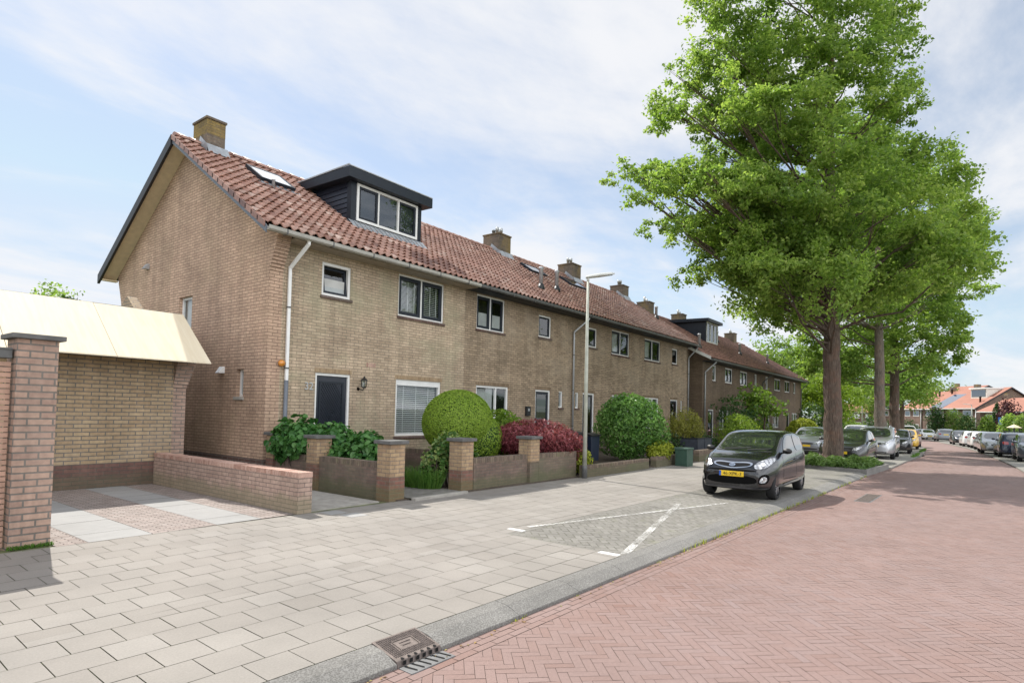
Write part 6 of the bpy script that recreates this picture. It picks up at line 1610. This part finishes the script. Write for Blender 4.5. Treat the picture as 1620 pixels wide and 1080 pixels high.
def car(kind, label, loc, rz, col, name='parked_car', cat='car', group='cars parked along the street', scale=(1, 1, 1), plate=None, detail=False, rim='rim', tails=True, roofrails=False, lamps=None, steel=False):
    T = TPL[kind]; t = thing(name, label, cat, loc, rz, group)
    wb, r, W, H = T['wb'], T['r'], T['W'], T['H']; xf, xr_ = wb/2, -wb/2
    top, belt, zbl = T['top'], T['belt'], T['zb']; xmax, xmin = top[0][0], top[-1][0]
    xs = sorted({p[0] for p in top} | {xf + r * 1.15, xf, xf - r * 1.15, xr_ + r * 1.15, xr_, xr_ - r * 1.1, xmax - .04, xmin + .04}, reverse=True)
    xs = [x for i, x in enumerate(xs) if i == 0 or xs[i-1] - x > .03 or x in (xmin,)]
    b = MB(); n_ = 0; half = 10
    for x in xs:
        f = min(1, max(0, (xmax - x) / .68)); g = min(1, max(0, (x - xmin) / .40))
        w_ = W / 2 * 1.012 * (.70 + .30 * (.55 * f ** .75 + .45 * math.sin(f * math.pi / 2))) * (.84 + .16 * math.sin(g * math.pi / 2)**.7)
        zt, zb_, zc_ = lerp_c(top, x), lerp_c(zbl, x), lerp_c(belt, x); zc_ = min(zc_, zt - .03)
        gh = max(0, (zt - zc_ - .12) / (H - .95)); wr = w_ * (.92 - .165 * min(1, gh)) if gh > .1 else w_ * .86
        hp = [(0, zb_), (w_*.84, zb_), (w_*.985, zb_+.04), (w_*1.01, zb_ + .36*(zc_-zb_)), (w_*1.01, zb_ + .70*(zc_-zb_)), (w_*.975, zc_), (wr + (w_*.965-wr)*.46, zc_ + .54*(zt-.05-zc_)), (wr, zt - .055 * min(1, .4 + gh)), (wr*.88, zt - .008), (0, zt + .006)]
        ring = hp + [(-y, z) for y, z in hp[-2:0:-1]]
        b.v += [(x, y, z) for y, z in ring]; n_ = len(ring)
    for i in range(len(xs) - 1):
        for j in range(n_):
            b.f.append((i*n_+j, i*n_+(j+1) % n_, (i+1)*n_+(j+1) % n_, (i+1)*n_+j)); b.sm.append(True); b.t.append(.5); b.m.append(0)
    m = len(xs) - 1
    # end caps as strips so that they subdivide cleanly
    for base, rev in ((0, True), (m*n_, False)):
        for j in range(half - 1):
            q = (base + j, base + j + 1, base + (n_ - j - 1) % n_, base + (n_ - j) % n_)
            q = tuple(dict.fromkeys(q)); b.f.append(q if not rev else q[::-1]); b.sm.append(True); b.t.append(.5); b.m.append(0)
    body = b.build('body', [CP[col], M['trim']], t)
    bm = bmesh.new(); bm.from_mesh(body.data); bmesh.ops.recalc_face_normals(bm, faces=bm.faces); bm.to_mesh(body.data); bm.free()
    sub = body.modifiers.new('sub', 'SUBSURF'); sub.levels = 2; sub.render_levels = 2
    dg = bpy.context.evaluated_depsgraph_get(); me = bpy.data.meshes.new_from_object(body.evaluated_get(dg)); body.modifiers.clear(); body.data = me
    bvh = BVHTree.FromPolygons([v.co.copy() for v in me.vertices], [tuple(p.vertices) for p in me.polygons])
    # wheel wells
    c = MB()
    for x in (xf, xr_):
        for s_ in (1, -1):
            c.lathe([(r*1.13, -.17), (r*1.13, .17)], (x, s_ * (W/2 - .06), r * 1.02), 'y', 32, smooth=True)
    cut = c.build('cutter', M['trim']); bm = bmesh.new(); bm.from_mesh(cut.data); bmesh.ops.recalc_face_normals(bm, faces=bm.faces); bm.to_mesh(cut.data); bm.free()
    bo = body.modifiers.new('wells', 'BOOLEAN'); bo.object = cut; bo.operation = 'DIFFERENCE'; bo.solver = 'EXACT'
    dg = bpy.context.evaluated_depsgraph_get(); me2 = bpy.data.meshes.new_from_object(body.evaluated_get(dg)); body.modifiers.clear(); body.data = me2
    bpy.data.objects.remove(cut)
    while len(me2.materials) < 2: me2.materials.append(M['trim'])
    for p in me2.polygons:
        cx_, cy_, cz_ = p.center
        well = any(math.hypot(cx_ - x, cz_ - r*1.02) < r*1.135 for x in (xf, xr_)) and abs(cy_) < W/2 + .1
        if abs(cy_) < W/2 - .24 and cz_ > .5: well = False
        p.material_index = 1 if (well and cz_ < r * 2.2 and (abs(p.normal.y) < .35 or abs(cy_) < W/2 - .15)) or cz_ < lerp_c(zbl, cx_) + .012 else 0
        p.use_smooth = True
    me2.set_sharp_from_angle(angle=math.radians(38))
    # glass
    z0, z1, y0, y1 = T['ws']
    decal(bvh, [(-y0, z0), (0, z0 - .02), (y0, z0), (y1, z1), (0, z1 + .02), (-y1, z1)], 'front', .006, M['carglass'], 'windscreen', t, .06)
    z0, z1, y0, y1 = T['rw']
    if kind != 'van': decal(bvh, [(-y0, z0), (y0, z0), (y1, z1), (-y1, z1)], 'rear', .006, M['carglass'], 'rear_window', t, .06)
    for q in T['side']:
        for md in ('left', 'right'): decal(bvh, q, md, .006, M['carglass'], 'side_window', t, .08)
    # lower black band, lights, grille, plates
    zf = lerp_c(top, xmax - .05)
    hl = [(.42, zf - .06), (.60, zf - .035), (.76 * W/1.78, zf + .10), (.70 * W/1.78, zf + .115), (.46, zf + .05)]
    if lamps: hl = lamps
    for sg in (1, -1):
        decal(bvh, [(y*sg, z) for y, z in hl], 'front', .010, M['lamp'], 'headlight', t, .05)
    if kind != 'kia':
        decal(bvh, [(-.36, zf - .10), (.36, zf - .10), (.40, zf + .02), (-.40, zf + .02)], 'front', .006, M['trim'], 'grille', t, .07)
        decal(bvh, [(-.55, .30), (.55, .30), (.62, .40), (-.62, .40)], 'front', .006, M['trim'], 'lower_grille', t, .07)
        zr = lerp_c(belt, xmin + .15)
        for sg in (1, -1): decal(bvh, [(y*sg, z) for y, z in [(.48, zr - .16), (.74 * W/1.78, zr - .14), (.76 * W/1.78, zr + .03), (.50, zr + .01)]], 'rear', .010, M['tail'], 'tail_light', t, .05)
        decal(bvh, [(-.60, .30), (.60, .30), (.60, .38), (-.60, .38)], 'rear', .006, M['trim'], 'rear_bumper', t, .07)
        decal(bvh, [(-.26, zr - .20), (.26, zr - .20), (.26, zr - .09), (-.26, zr - .09)], 'rear', .010, M['plate'], 'number_plate', t, .06, 0)
        decal(bvh, [(-.26, zf - .20), (.26, zf - .20), (.26, zf - .095), (-.26, zf - .095)], 'front', .010, M['plate'], 'number_plate', t, .06, 0)
    for x in (xf, xr_):
        for s_ in (1, -1): wheel(t, x, s_ * (W/2 - .112), r, s_, rim)
    # mirrors
    x, y, z = T['side'][0][0][0] - .02, W/2 * .93, T['side'][0][0][1] + .02
    for s_ in (1, -1):
        b = MB(); n2 = 8; prof = [(0, .0), (.055, .01), (.075, .05), (.072, .10), (.0, .125)]
        b.lathe(prof, (0, 0, 0), 'x', 12); b.v = [(x + p[0]*.9, s_ * (y + .115) + p[1]*1.35, z + .06 + p[2]*.85) for p in b.v]
        mo = b.build('wing_mirror', CP[col] if kind != 'kia' else M['trim'], t)
        b = MB(); b.tube([(x + .03, s_*(y - .06), z + .0), (x + .04, s_*(y + .09), z + .04)], .022, n=6); b.build('mirror_arm', M['trim'], mo)
    if roofrails:
        for s_ in (1, -1):
            b = MB(); b.tube([(.1, s_*.56, H - .05), (.0, s_*.56, H + .03), (-1.3, s_*.55, H + .02), (-1.45, s_*.54, H - .05)], .018, n=6); b.build('roof_rail', M['chrome'] if roofrails == 'chrome' else M['trim'], t)
        if roofrails == 'bars':
            for q in (-.2, -1.1): b = MB(); b.box(q - .03, -.6, H + .03, q + .03, .6, H + .06); b.build('roof_bar', M['trim'], t)
    return t, bvh, T

# the black hatchback in the bay
k, bvh, T = car('kia', 'small dark grey hatchback with yellow front plate 46-XPK-3 parked in the grey bay', (15.13, 4.11, 0), math.pi, 'dark', detail=True,
    lamps=[(.435, .72), (.52, .665), (.66, .70), (.755, .83), (.735, .905), (.66, .895), (.50, .82)])
decal(bvh, [(-.40, .735), (-.28, .70), (0, .665), (.28, .70), (.40, .735), (.42, .79), (.30, .815), (0, .795), (-.30, .815), (-.42, .79)], 'front', .009, M['chrome'], 'grille_surround', k, .04)
decal(bvh, [(-.36, .745), (-.26, .72), (0, .69), (.26, .72), (.36, .745), (.375, .775), (.28, .79), (0, .772), (-.28, .79), (-.375, .775)], 'front', .014, M['mesh_grille'], 'grille', k, .04)
em = decal(bvh, [(-.075, .74), (-.04, .71), (.04, .71), (.075, .74), (.04, .77), (-.04, .77)], 'front', .022, M['chrome'], 'emblem', k, .02)
hx_ = bvh.ray_cast(Vector((6, 0, .74)), Vector((-1, 0, 0)))[0].x
lettering('KIA', 'emblem_letters', 'trim', em, (hx_ + .030, 0, .74), .055, (math.pi/2, 0, math.pi/2), .002)
decal(bvh, [(-.52, .615), (.52, .615), (.50, .655), (-.50, .655)], 'front', .008, M['intake'], 'upper_intake', k, .05)
decal(bvh, [(-.54, .345), (.54, .345), (.50, .53), (-.50, .53)], 'front', .007, M['intake'], 'lower_intake', k, .05)
decal(bvh, [(-.70, .255), (.70, .255), (.70, .29), (-.70, .29)], 'front', .012, M['grey_trim'] if 'grey_trim' in M else M['rim_dark'], 'lip', k, .05)
for s_ in (1, -1):
    decal(bvh, [(s_*.545, .37), (s_*.67, .36), (s_*.715, .46), (s_*.70, .56), (s_*.625, .575), (s_*.56, .50)], 'front', .008, M['intake'], 'fog_recess', k, .04)
    decal(bvh, [(s_*.565, .40), (s_*.65, .39), (s_*.685, .46), (s_*.66, .525), (s_*.60, .51)], 'front', .016, M['lamp'], 'fog_light', k, .04)
    decal(bvh, [(s_*.555, .76), (s_*.60, .725), (s_*.645, .76), (s_*.62, .81), (s_*.575, .81)], 'front', .016, M['chrome'], 'projector', k, .02)
    for pts in ([(.78, .92), (.79, .92), (.83, .45), (.82, .45)], [(-.43, .96), (-.42, .96), (-.40, .42), (-.41, .42)], [(.82, .42), (.82, .43), (-.40, .40), (-.40, .39)]):
        decal(bvh, pts, 'left' if s_ > 0 else 'right', .003, M['void'], 'door_gap', k, .05, 0)
    decal(bvh, [(-.20, .80), (-.36, .805), (-.36, .835), (-.20, .83)], 'left' if s_ > 0 else 'right', .014, M['trim'], 'door_handle', k, .04)
    decal(bvh, [(.80, .285), (-.80, .285), (-.80, .33), (.80, .33)], 'left' if s_ > 0 else 'right', .012, CP['grey'], 'side_sill', k, .07)
decal(bvh, [(-.62, 1.005), (.62, 1.005), (.60, 1.03), (-.60, 1.03)], 'front', .005, M['trim'], 'cowl', k, .05)
decal(bvh, [(-.54, .88), (-.53, .88), (-.60, .99), (-.61, .99)], 'front', .003, M['void'], 'bonnet_gap', k, .05, 0)
decal(bvh, [(.54, .88), (.53, .88), (.60, .99), (.61, .99)], 'front', .003, M['void'], 'bonnet_gap', k, .05, 0)
for a, c in (((-.45, 1.035), (.12, 1.075)), ((.08, 1.03), (.56, 1.07))):
    d = .008; decal(bvh, [(a[0], a[1] - d), (c[0], c[1] - d), (c[0], c[1] + d), (a[0], a[1] + d)], 'front', .022, M['trim'], 'wiper', k, .05, 0)
# plate with its characters
px_ = max(bvh.ray_cast(Vector((6, y, .555)), Vector((-1, 0, 0)))[0].x for y in (-.26, 0, .26)) + .012
b = MB(); b.box(px_ - .03, -.26, .50, px_, .26, .61); pl = b.build('number_plate', M['plate'], k, bevel=.004)
b = MB(); b.box(px_ - .004, -.259, .503, px_ + .002, -.215, .607); b.build('plate_band', M['plate_blue'], pl)
lettering('46-XPK-3', 'plate_characters', 'trim', pl, (px_ + .003, .022, .553), .098, (math.pi/2, 0, math.pi/2), .001)
b = MB(); b.tube([(-.9, 0, 1.44), (-1.02, 0, 1.62)], .006, n=5); b.build('aerial', M['trim'], k)
# cars beyond the tree island
car('sedan', 'black saloon half hidden by the first big tree trunk', (30.0, 4.25, gz(30) - .04), math.pi, 'black', rim='rim')
car('suv', 'silver sports utility car with roof rails parked behind the black saloon', (36.2, 3.85, gz(36) - .04), math.pi + .02, 'silver', roofrails='chrome')
car('hatch', 'dark car wedged between the silver sports utility car and the yellow car', (44.6, 3.75, gz(44) - .04), math.pi + .04, 'black')
car('hatch', 'yellow hatchback parked on the left side far down the street', (54.6, 3.95, gz(54) - .04), math.pi + .05, 'yellow')
car('hatch', 'dark red car just beyond the yellow hatchback', (61.2, 4.2, gz(61) - .04), math.pi + .08, 'red')
car('hatch', 'grey hatchback showing its headlight left of the first tree trunk', (35.7, 6.75, gz(35) - .04), math.pi, 'grey')
car('suv', 'white car seen over the black saloon, right of the first tree trunk', (57.3, 7.6, gz(57) + .05), math.pi, 'white')
# cars along the far side of the road
def heading(x): return math.atan2(.022 * max(0, x - 40) / 10 + .03, 1)
for kd, lb, x, y, rev, cl_, kw in (
    ('hatch', 'grey car cut off by the right edge of the photo, its front towards the viewer', 42.0, -2.75, 1, 'greyblue', {}),
    ('wagon', 'dark blue estate car with roof bars seen from behind near the right edge', 47.4, -2.15, 0, 'navy', {'roofrails': 'bars'}),
    ('hatch', 'small silver car squeezed between the dark blue estate and the grey saloon', 53.2, -1.35, 1, 'lightgrey', {}),
    ('sedan', 'grey saloon seen from behind with red tail lights, across the road', 59.2, -1.2, 0, 'grey', {}),
    ('hatch', 'white hatchback seen from behind, right next to the grey saloon', 65.6, -.75, 0, 'white', {}),
    ('hatch', 'white hatchback with dark red tail lights, second white one from the grey saloon', 70.8, -.15, 0, 'white', {}),
    ('hatch', 'black hatchback facing the viewer across the road, left of the two white hatchbacks', 77.4, .72, 1, 'black', {}),
    ('suv', 'grey coupe-like car seen from behind in the middle of the far row', 93.2, 2.65, 0, 'grey', {}),
    ('sedan', 'white saloon facing the viewer at the bend', 105.5, 4.9, 1, 'white', {}),
    ('hatch', 'dark small car between the white van and the white saloon', 109.0, 6.1, 1, 'greyblue', {})):
    a = heading(x); car(kd, lb, (x, y, gz(x) - .05), a + (math.pi if rev else 0), cl_, **kw)
car('van', 'white delivery van at the bend at the end of the street', (110.5, 7.6, gz(110)), math.pi + .25, 'white', 'delivery_van', 'van')

# ------------------------------------------------------------------ houses, hedges and signs far down the street
FWD = np.array([.794, .607]); RGT = np.array([.607, -.794]); FRZ = math.atan2(.607, .794)
def far(D, lat): p = FWD * D + RGT * lat; return float(p[0]), float(p[1])
def px_at(px, D): return far(D, (px - 810) / 948 * D)
def far_house(label, D, lat, ln, dp, eave, ridge, units=1, roofm='tile_orange', wall='brick_far', dormer=None, solar=(), pots=(), gable_first=True, base=-1.1, turn=0.0, name='brick_house', cat='house', yaw90=False):
    """local x runs away from the viewer, local -y to the right; long side faces +y unless yaw90"""
    x, y = far(D, lat); t = thing(name, label, cat, (x, y, base), FRZ + turn)
    e, g = eave - base, ridge - base
    b = MB()
    if not yaw90:
        b.box(0, -dp, -.5, ln, 0, e); b.prism([(-dp, e), (0, e), (-dp/2, g - .15)], 'x', 0, ln)
    else:
        b.box(0, -ln, -.5, dp, 0, e); b.prism([(0, e), (dp, e), (dp/2, g - .15)], 'y', -ln, 0)
    b.build('wall', M[wall], t)
    b = MB(); o_ = .4; s_ = (g - e) / (dp / 2)
    if not yaw90: b.prism([(-dp - o_, e - s_*o_), (-dp/2, g), (o_, e - s_*o_), (o_, e - s_*o_ + .14), (-dp/2, g + .16), (-dp - o_, e - s_*o_ + .14)], 'x', -.25, ln + .25, tint=.5)
    else: b.prism([(-o_, e - s_*o_), (dp/2, g), (dp + o_, e - s_*o_), (dp + o_, e - s_*o_ + .14), (dp/2, g + .16), (-o_, e - s_*o_ + .14)], 'y', -ln - .25, .25, tint=.5)
    ro = b.build('roof', M[roofm], t, tints=True)
    if not yaw90:
        b = MB(); b.prism([(-dp - o_, e - s_*o_ - .08), (-dp/2, g - .08), (o_, e - s_*o_ - .08), (o_, e - s_*o_ + .10), (-dp/2, g + .12), (-dp - o_, e - s_*o_ + .10)], 'x', -.30, -.252); b.build('bargeboard', M['anthracite'], ro)
    for u in range(units):
        a = ln * u / units; w_ = ln / units
        for f0, f1, z0, z1 in ((.12, .42, e - 1.5, e - .45), (.58, .85, e - 1.5, e - .45), (.15, .45, .8, 2.1), (.62, .80, .1, 2.1)):
            b = MB(); c = MB()
            if not yaw90: b.box(a + w_*f0, -.02, z0, a + w_*f1, .035, z1); c.box(a + w_*f0 + .1, .03, z0 + .1, a + w_*f1 - .1, .042, z1 - .1)
            else: b.box(-.035, -a - w_*f1, z0, .02, -a - w_*f0, z1); c.box(-.042, -a - w_*f1 + .1, z0 + .1, -.03, -a - w_*f0 - .1, z1 - .1)
            wo = b.build('window', M['white'], t); c.build('pane', M['carglass'], wo)
        b = MB()
        if not yaw90: b.box(a + w_ - .35, -dp/2 - .4, g - .4, a + w_ + .35, -dp/2 + .4, g + .9)
        else: b.box(dp/2 - .4, -a - .35 - w_, g - .4, dp/2 + .4, -a + .35 - w_, g + .9)
        b.build('chimney', M['brick_chimney'], ro)
    b = MB()
    if not yaw90: b.box(-.2, o_, e - s_*o_ - .02, ln + .2, o_ + .14, e - s_*o_ + .12); b.tube([(.1, .08, e - .3), (.1, .08, 0)], .06, n=6)
    else: b.box(-o_ - .14, -ln - .2, e - s_*o_ - .02, -o_, .2, e - s_*o_ + .12)
    b.build('gutter', M['white'], t)
    def slope(y0, y1, x0, x1, h, mb):            # a slab lying on the roof slope that faces +y
        zz = lambda yy: g + .16 - (yy + dp/2) * s_ + h
        mb.add([(x0, y0, zz(y0)), (x1, y0, zz(y0)), (x1, y1, zz(y1)), (x0, y1, zz(y1)), (x0, y0, zz(y0) - .1), (x1, y0, zz(y0) - .1), (x1, y1, zz(y1) - .1), (x0, y1, zz(y1) - .1)], [(0,1,2,3), (7,6,5,4), (4,5,1,0), (5,6,2,1), (6,7,3,2), (7,4,0,3)])
    for x0, x1, y0, y1, mt in solar:
        b = MB(); slope(y0, y1, x0, x1, .08, b); b.build('solar_panel', M[mt], ro)
    if dormer:
        x0, x1, dy = dormer
        b = MB(); zt = g - .15; b.prism([(dy, g + .1 - (dy + dp/2) * s_), (dy, zt), (-dp/2, zt)], 'x', x0, x1); d_ = b.build('dormer', M['cream'], ro)
        b = MB(); b.box(x0 - .15, -dp/2, zt, x1 + .15, dy + .3, zt + .22); b.build('dormer_roof', M['white'], d_)
        b = MB(); b.box(x0 + .15, dy, zt - 1.35, x1 - .15, dy + .03, zt - .15); wo = b.build('window', M['carglass'], d_)
    for q in pots:
        b = MB(); b.lathe([(.14, 0), (.14, .8), (.18, .8), (.18, 1.0), (0, 1.05)], (q[0], q[1], g + .1 - (q[1] + dp/2) * s_), 'z', 10); b.build('vent_pipe', M['black'], ro)
    return t
M['panel'] = gloss('solar panel', (.05, .075, .13), .12)
M['panel_pale'] = gloss('pale roof sheet', (.42, .46, .50), .3)
far_house('orange roofed row house with brick gable end and white box dormer across the road', 100, 77.5, 7.2, 11.5, 4.1, 7.5, 1, dormer=(1.2, 4.6, -2.6), pots=((1.0, -1.4), (5.6, -4.4)))
far_house('orange roofed row house carrying grey solar panels, behind the one with the dormer', 107.5, 77.5, 5.6, 11.5, 4.0, 7.2, 1, solar=((.1, 3.4, -4.4, .2, 'panel'),), pots=((4.6, -4.8),))
far_house('orange roofed row house with several dark vents, third along the far row', 113.4, 77.5, 5.6, 11.5, 4.0, 7.2, 1, pots=((.8, -4.0), (1.8, -4.0), (2.9, -4.0), (4.2, -2.4)))
far_house('row house with pale panels on its roof at the far end of the orange roofs', 119.3, 77.5, 7.0, 11.5, 4.0, 7.0, 1, solar=((.2, 5.8, -4.8, .3, 'panel_pale'),))
far_house('orange roofed house at the right edge beyond the green hedge', 86, 73.4, 8, 9, 3.4, 5.4, 1)
far_house('taller orange roofed house rising behind the gable end on the right', 131, 96, 9, 16, 6.0, 9.6, 1)
far_house('low house with pinkish roof seen between the first two trunks', 142, 79, 8, 8, 3.4, 5.4, 1, yaw90=True)
far_house('wide brown brick house closing the street at its end, left of the white van', 136, 88, 14, 8, 4.2, 5.6, 3, yaw90=True, wall='brick_far', roofm='tile_brown')
far_house('white gabled house with brown roof rising behind the end of the street', 150, 101, 8, 9, 6.6, 8.6, 1, yaw90=True, wall='cream', roofm='tile_brown')
t = thing('apartment_block', 'pale flat-roofed block behind the second tree trunk', 'building', (*far(150, 89.0), -1.1), FRZ)
b = MB(); b.box(0, -6.2, -.5, 8, 0, 7.4); b.build('wall', M['block'] if 'block' in M else M['soffit'], t)
b = MB(); b.box(-.2, -6.4, 7.4, 8.2, .2, 7.7); b.build('roof', M['white'], t)
for i in range(3):
    for z in (.9, 3.1, 5.3):
        b = MB(); b.box(-.04, -6 + i*2 + .3, z, .02, -6 + i*2 + 1.5, z + 1.3); b.build('window', M['carglass'], t)
def far_shrub(name, label, cat, px, D, wpx, ytop, ybot, mat, size=.32, n=1100, lump=.22, cone=False, group=None):
    x, y = px_at(px, D); s_ = D / 948; h = 667
    zt, zb_ = 1.8 + (h - ytop) * s_, -1.1; r_ = wpx * s_ / 2
    H_ = zt - zb_
    if cone: bl = [((0, 0, H_ * .22), (r_, r_, H_ * .22), 1.4), ((0, 0, H_ * .48), (r_ * .72, r_ * .72, H_ * .22), 1), ((0, 0, H_ * .72), (r_ * .45, r_ * .45, H_ * .18), .5), ((0, 0, H_ * .9), (r_ * .2, r_ * .2, H_ * .12), .25)]
    else: bl = [((0, 0, H_ * .5), (r_, r_, H_ * .52), 1), ((r_ * .4, r_ * .2, H_ * .62), (r_ * .55, r_ * .55, H_ * .36), .5), ((-r_ * .45, -r_ * .2, H_ * .4), (r_ * .55, r_ * .55, H_ * .4), .5)]
    return shrub(name, label, cat, (x, y, zb_), bl, mat, size, n, .55, .4, shell=.45, lump=lump, seed=int(px) % 97, group=group)
far_shrub('conifer', 'dark green conifer hedge left of the orange roofed houses', 'tree', 1482, 92, 30, 646, 690, 'leaf_dark', n=1800)
far_shrub('garden_shrub', 'mid green shrub between the dark conifer and the far street lamp', 'shrub', 1510, 90, 36, 650, 690, 'leaf_far', n=1700)
far_shrub('garden_shrub', 'pale olive shrub just left of the far street lamp', 'shrub', 1531, 86, 30, 655, 692, 'leaf_var', n=1300)
far_shrub('garden_shrub', 'rounded green shrub right of the far street lamp', 'shrub', 1561, 82, 24, 657, 694, 'leaf_tree2', n=1300)
far_shrub('spruce', 'pointed dark spruce in front of the brick gable end', 'tree', 1577, 84, 25, 638, 694, 'leaf_dark', n=1900, cone=True)
far_shrub('purple_tree', 'dark purple leaved tree in front of the brick gable end', 'tree', 1595, 80, 34, 630, 686, 'leaf_purple', n=1900)
far_shrub('garden_hedge', 'big fresh green hedge above the dark blue estate car', 'hedge', 1600, 68, 36, 655, 700, 'leaf_tree2', n=1900)
far_shrub('garden_hedge', 'light green hedge at the right edge of the photo', 'hedge', 1626, 64, 38, 652, 700, 'leaf_far', n=1900)
far_shrub('low_shrub', 'low yellow-green shrub above the white saloon', 'shrub', 1480, 99, 15, 671, 690, 'leaf_yellow', .25, 600)
far_shrub('low_shrub', 'wide low yellow-green shrub above the grey coupe-like car', 'shrub', 1514, 92, 30, 676, 690, 'leaf_yellow', .25, 900)
for i, (px, D, h_, r_, lb) in enumerate(((1452, 165, 11, 9, 'green tree behind the far end of the orange roofs'), (1490, 170, 12.5, 9, 'broad green tree behind the solar panel roof'), (1532, 175, 12, 9, 'green tree top behind the white box dormer'), (1420, 160, 10, 8, 'green tree beyond the white van'))):
    x, y = px_at(px, D); simple_tree(lb, (x, y, -1.2), h_, r_, 'leaf_far', .7, 3200, 60 + i, .35, low=.15)
for i, (px, D, w_, h_, lb) in enumerate(((1330, 95, 5, 3.0, 'green bush below the distant street lamps, the left one'), (1352, 100, 4, 2.4, 'green bush below the distant street lamps, the right one'), (1385, 105, 5, 3.4, 'dark bush behind the second trunk'), (1428, 112, 5, 3.0, 'bush in front of the brown house left of the van'))):
    x, y = px_at(px, D); shrub('garden_shrub', lb, 'shrub', (x, y, -1.1), [((0, 0, h_/2), (w_/2, w_/2, h_/2), 1)], ['leaf_far', 'leaf_fresh', 'leaf_dark', 'leaf_dark'][i], .35, 900, seed=80 + i, lump=.25)
t = thing('traffic_sign', 'narrow blue and white traffic sign on a pole by the far hedge', 'sign', (*px_at(1586, 72), -.95), FRZ + .9)
b = MB(); b.tube([(0, 0, -.2), (0, 0, 3.4)], .04, n=8); b.build('pole', M['steel'], t)
M['signblue'] = plain('sign blue', (.03, .12, .42), .4, var=.03)
b = MB(); b.box(-.42, -.05, 2.4, .42, -.03, 3.3); b.build('panel', M['signblue'], t)
t = thing('garden_lantern', 'dark lantern with small pale roof on a post above the dark blue estate car', 'lantern', (*px_at(1604, 60), -.6), FRZ)
b = MB(); b.box(-.06, -.06, -.1, .06, .06, 1.2); b.build('post', M['anthracite'], t)
b = MB()
for sx in (-.28, .28):
    for sy in (-.28, .28): b.box(sx - .025, sy - .025, 1.2, sx + .025, sy + .025, 1.85)
b.box(-.34, -.34, 1.15, .34, .34, 1.2); b.build('cage', M['anthracite'], t)
b = MB(); b.add([(-.45, -.45, 1.85), (.45, -.45, 1.85), (.45, .45, 1.85), (-.45, .45, 1.85), (0, 0, 2.2)], [(3, 2, 1, 0), (0, 1, 4), (1, 2, 4), (2, 3, 4), (3, 0, 4)]); b.build('roof', M['soffit'], t)
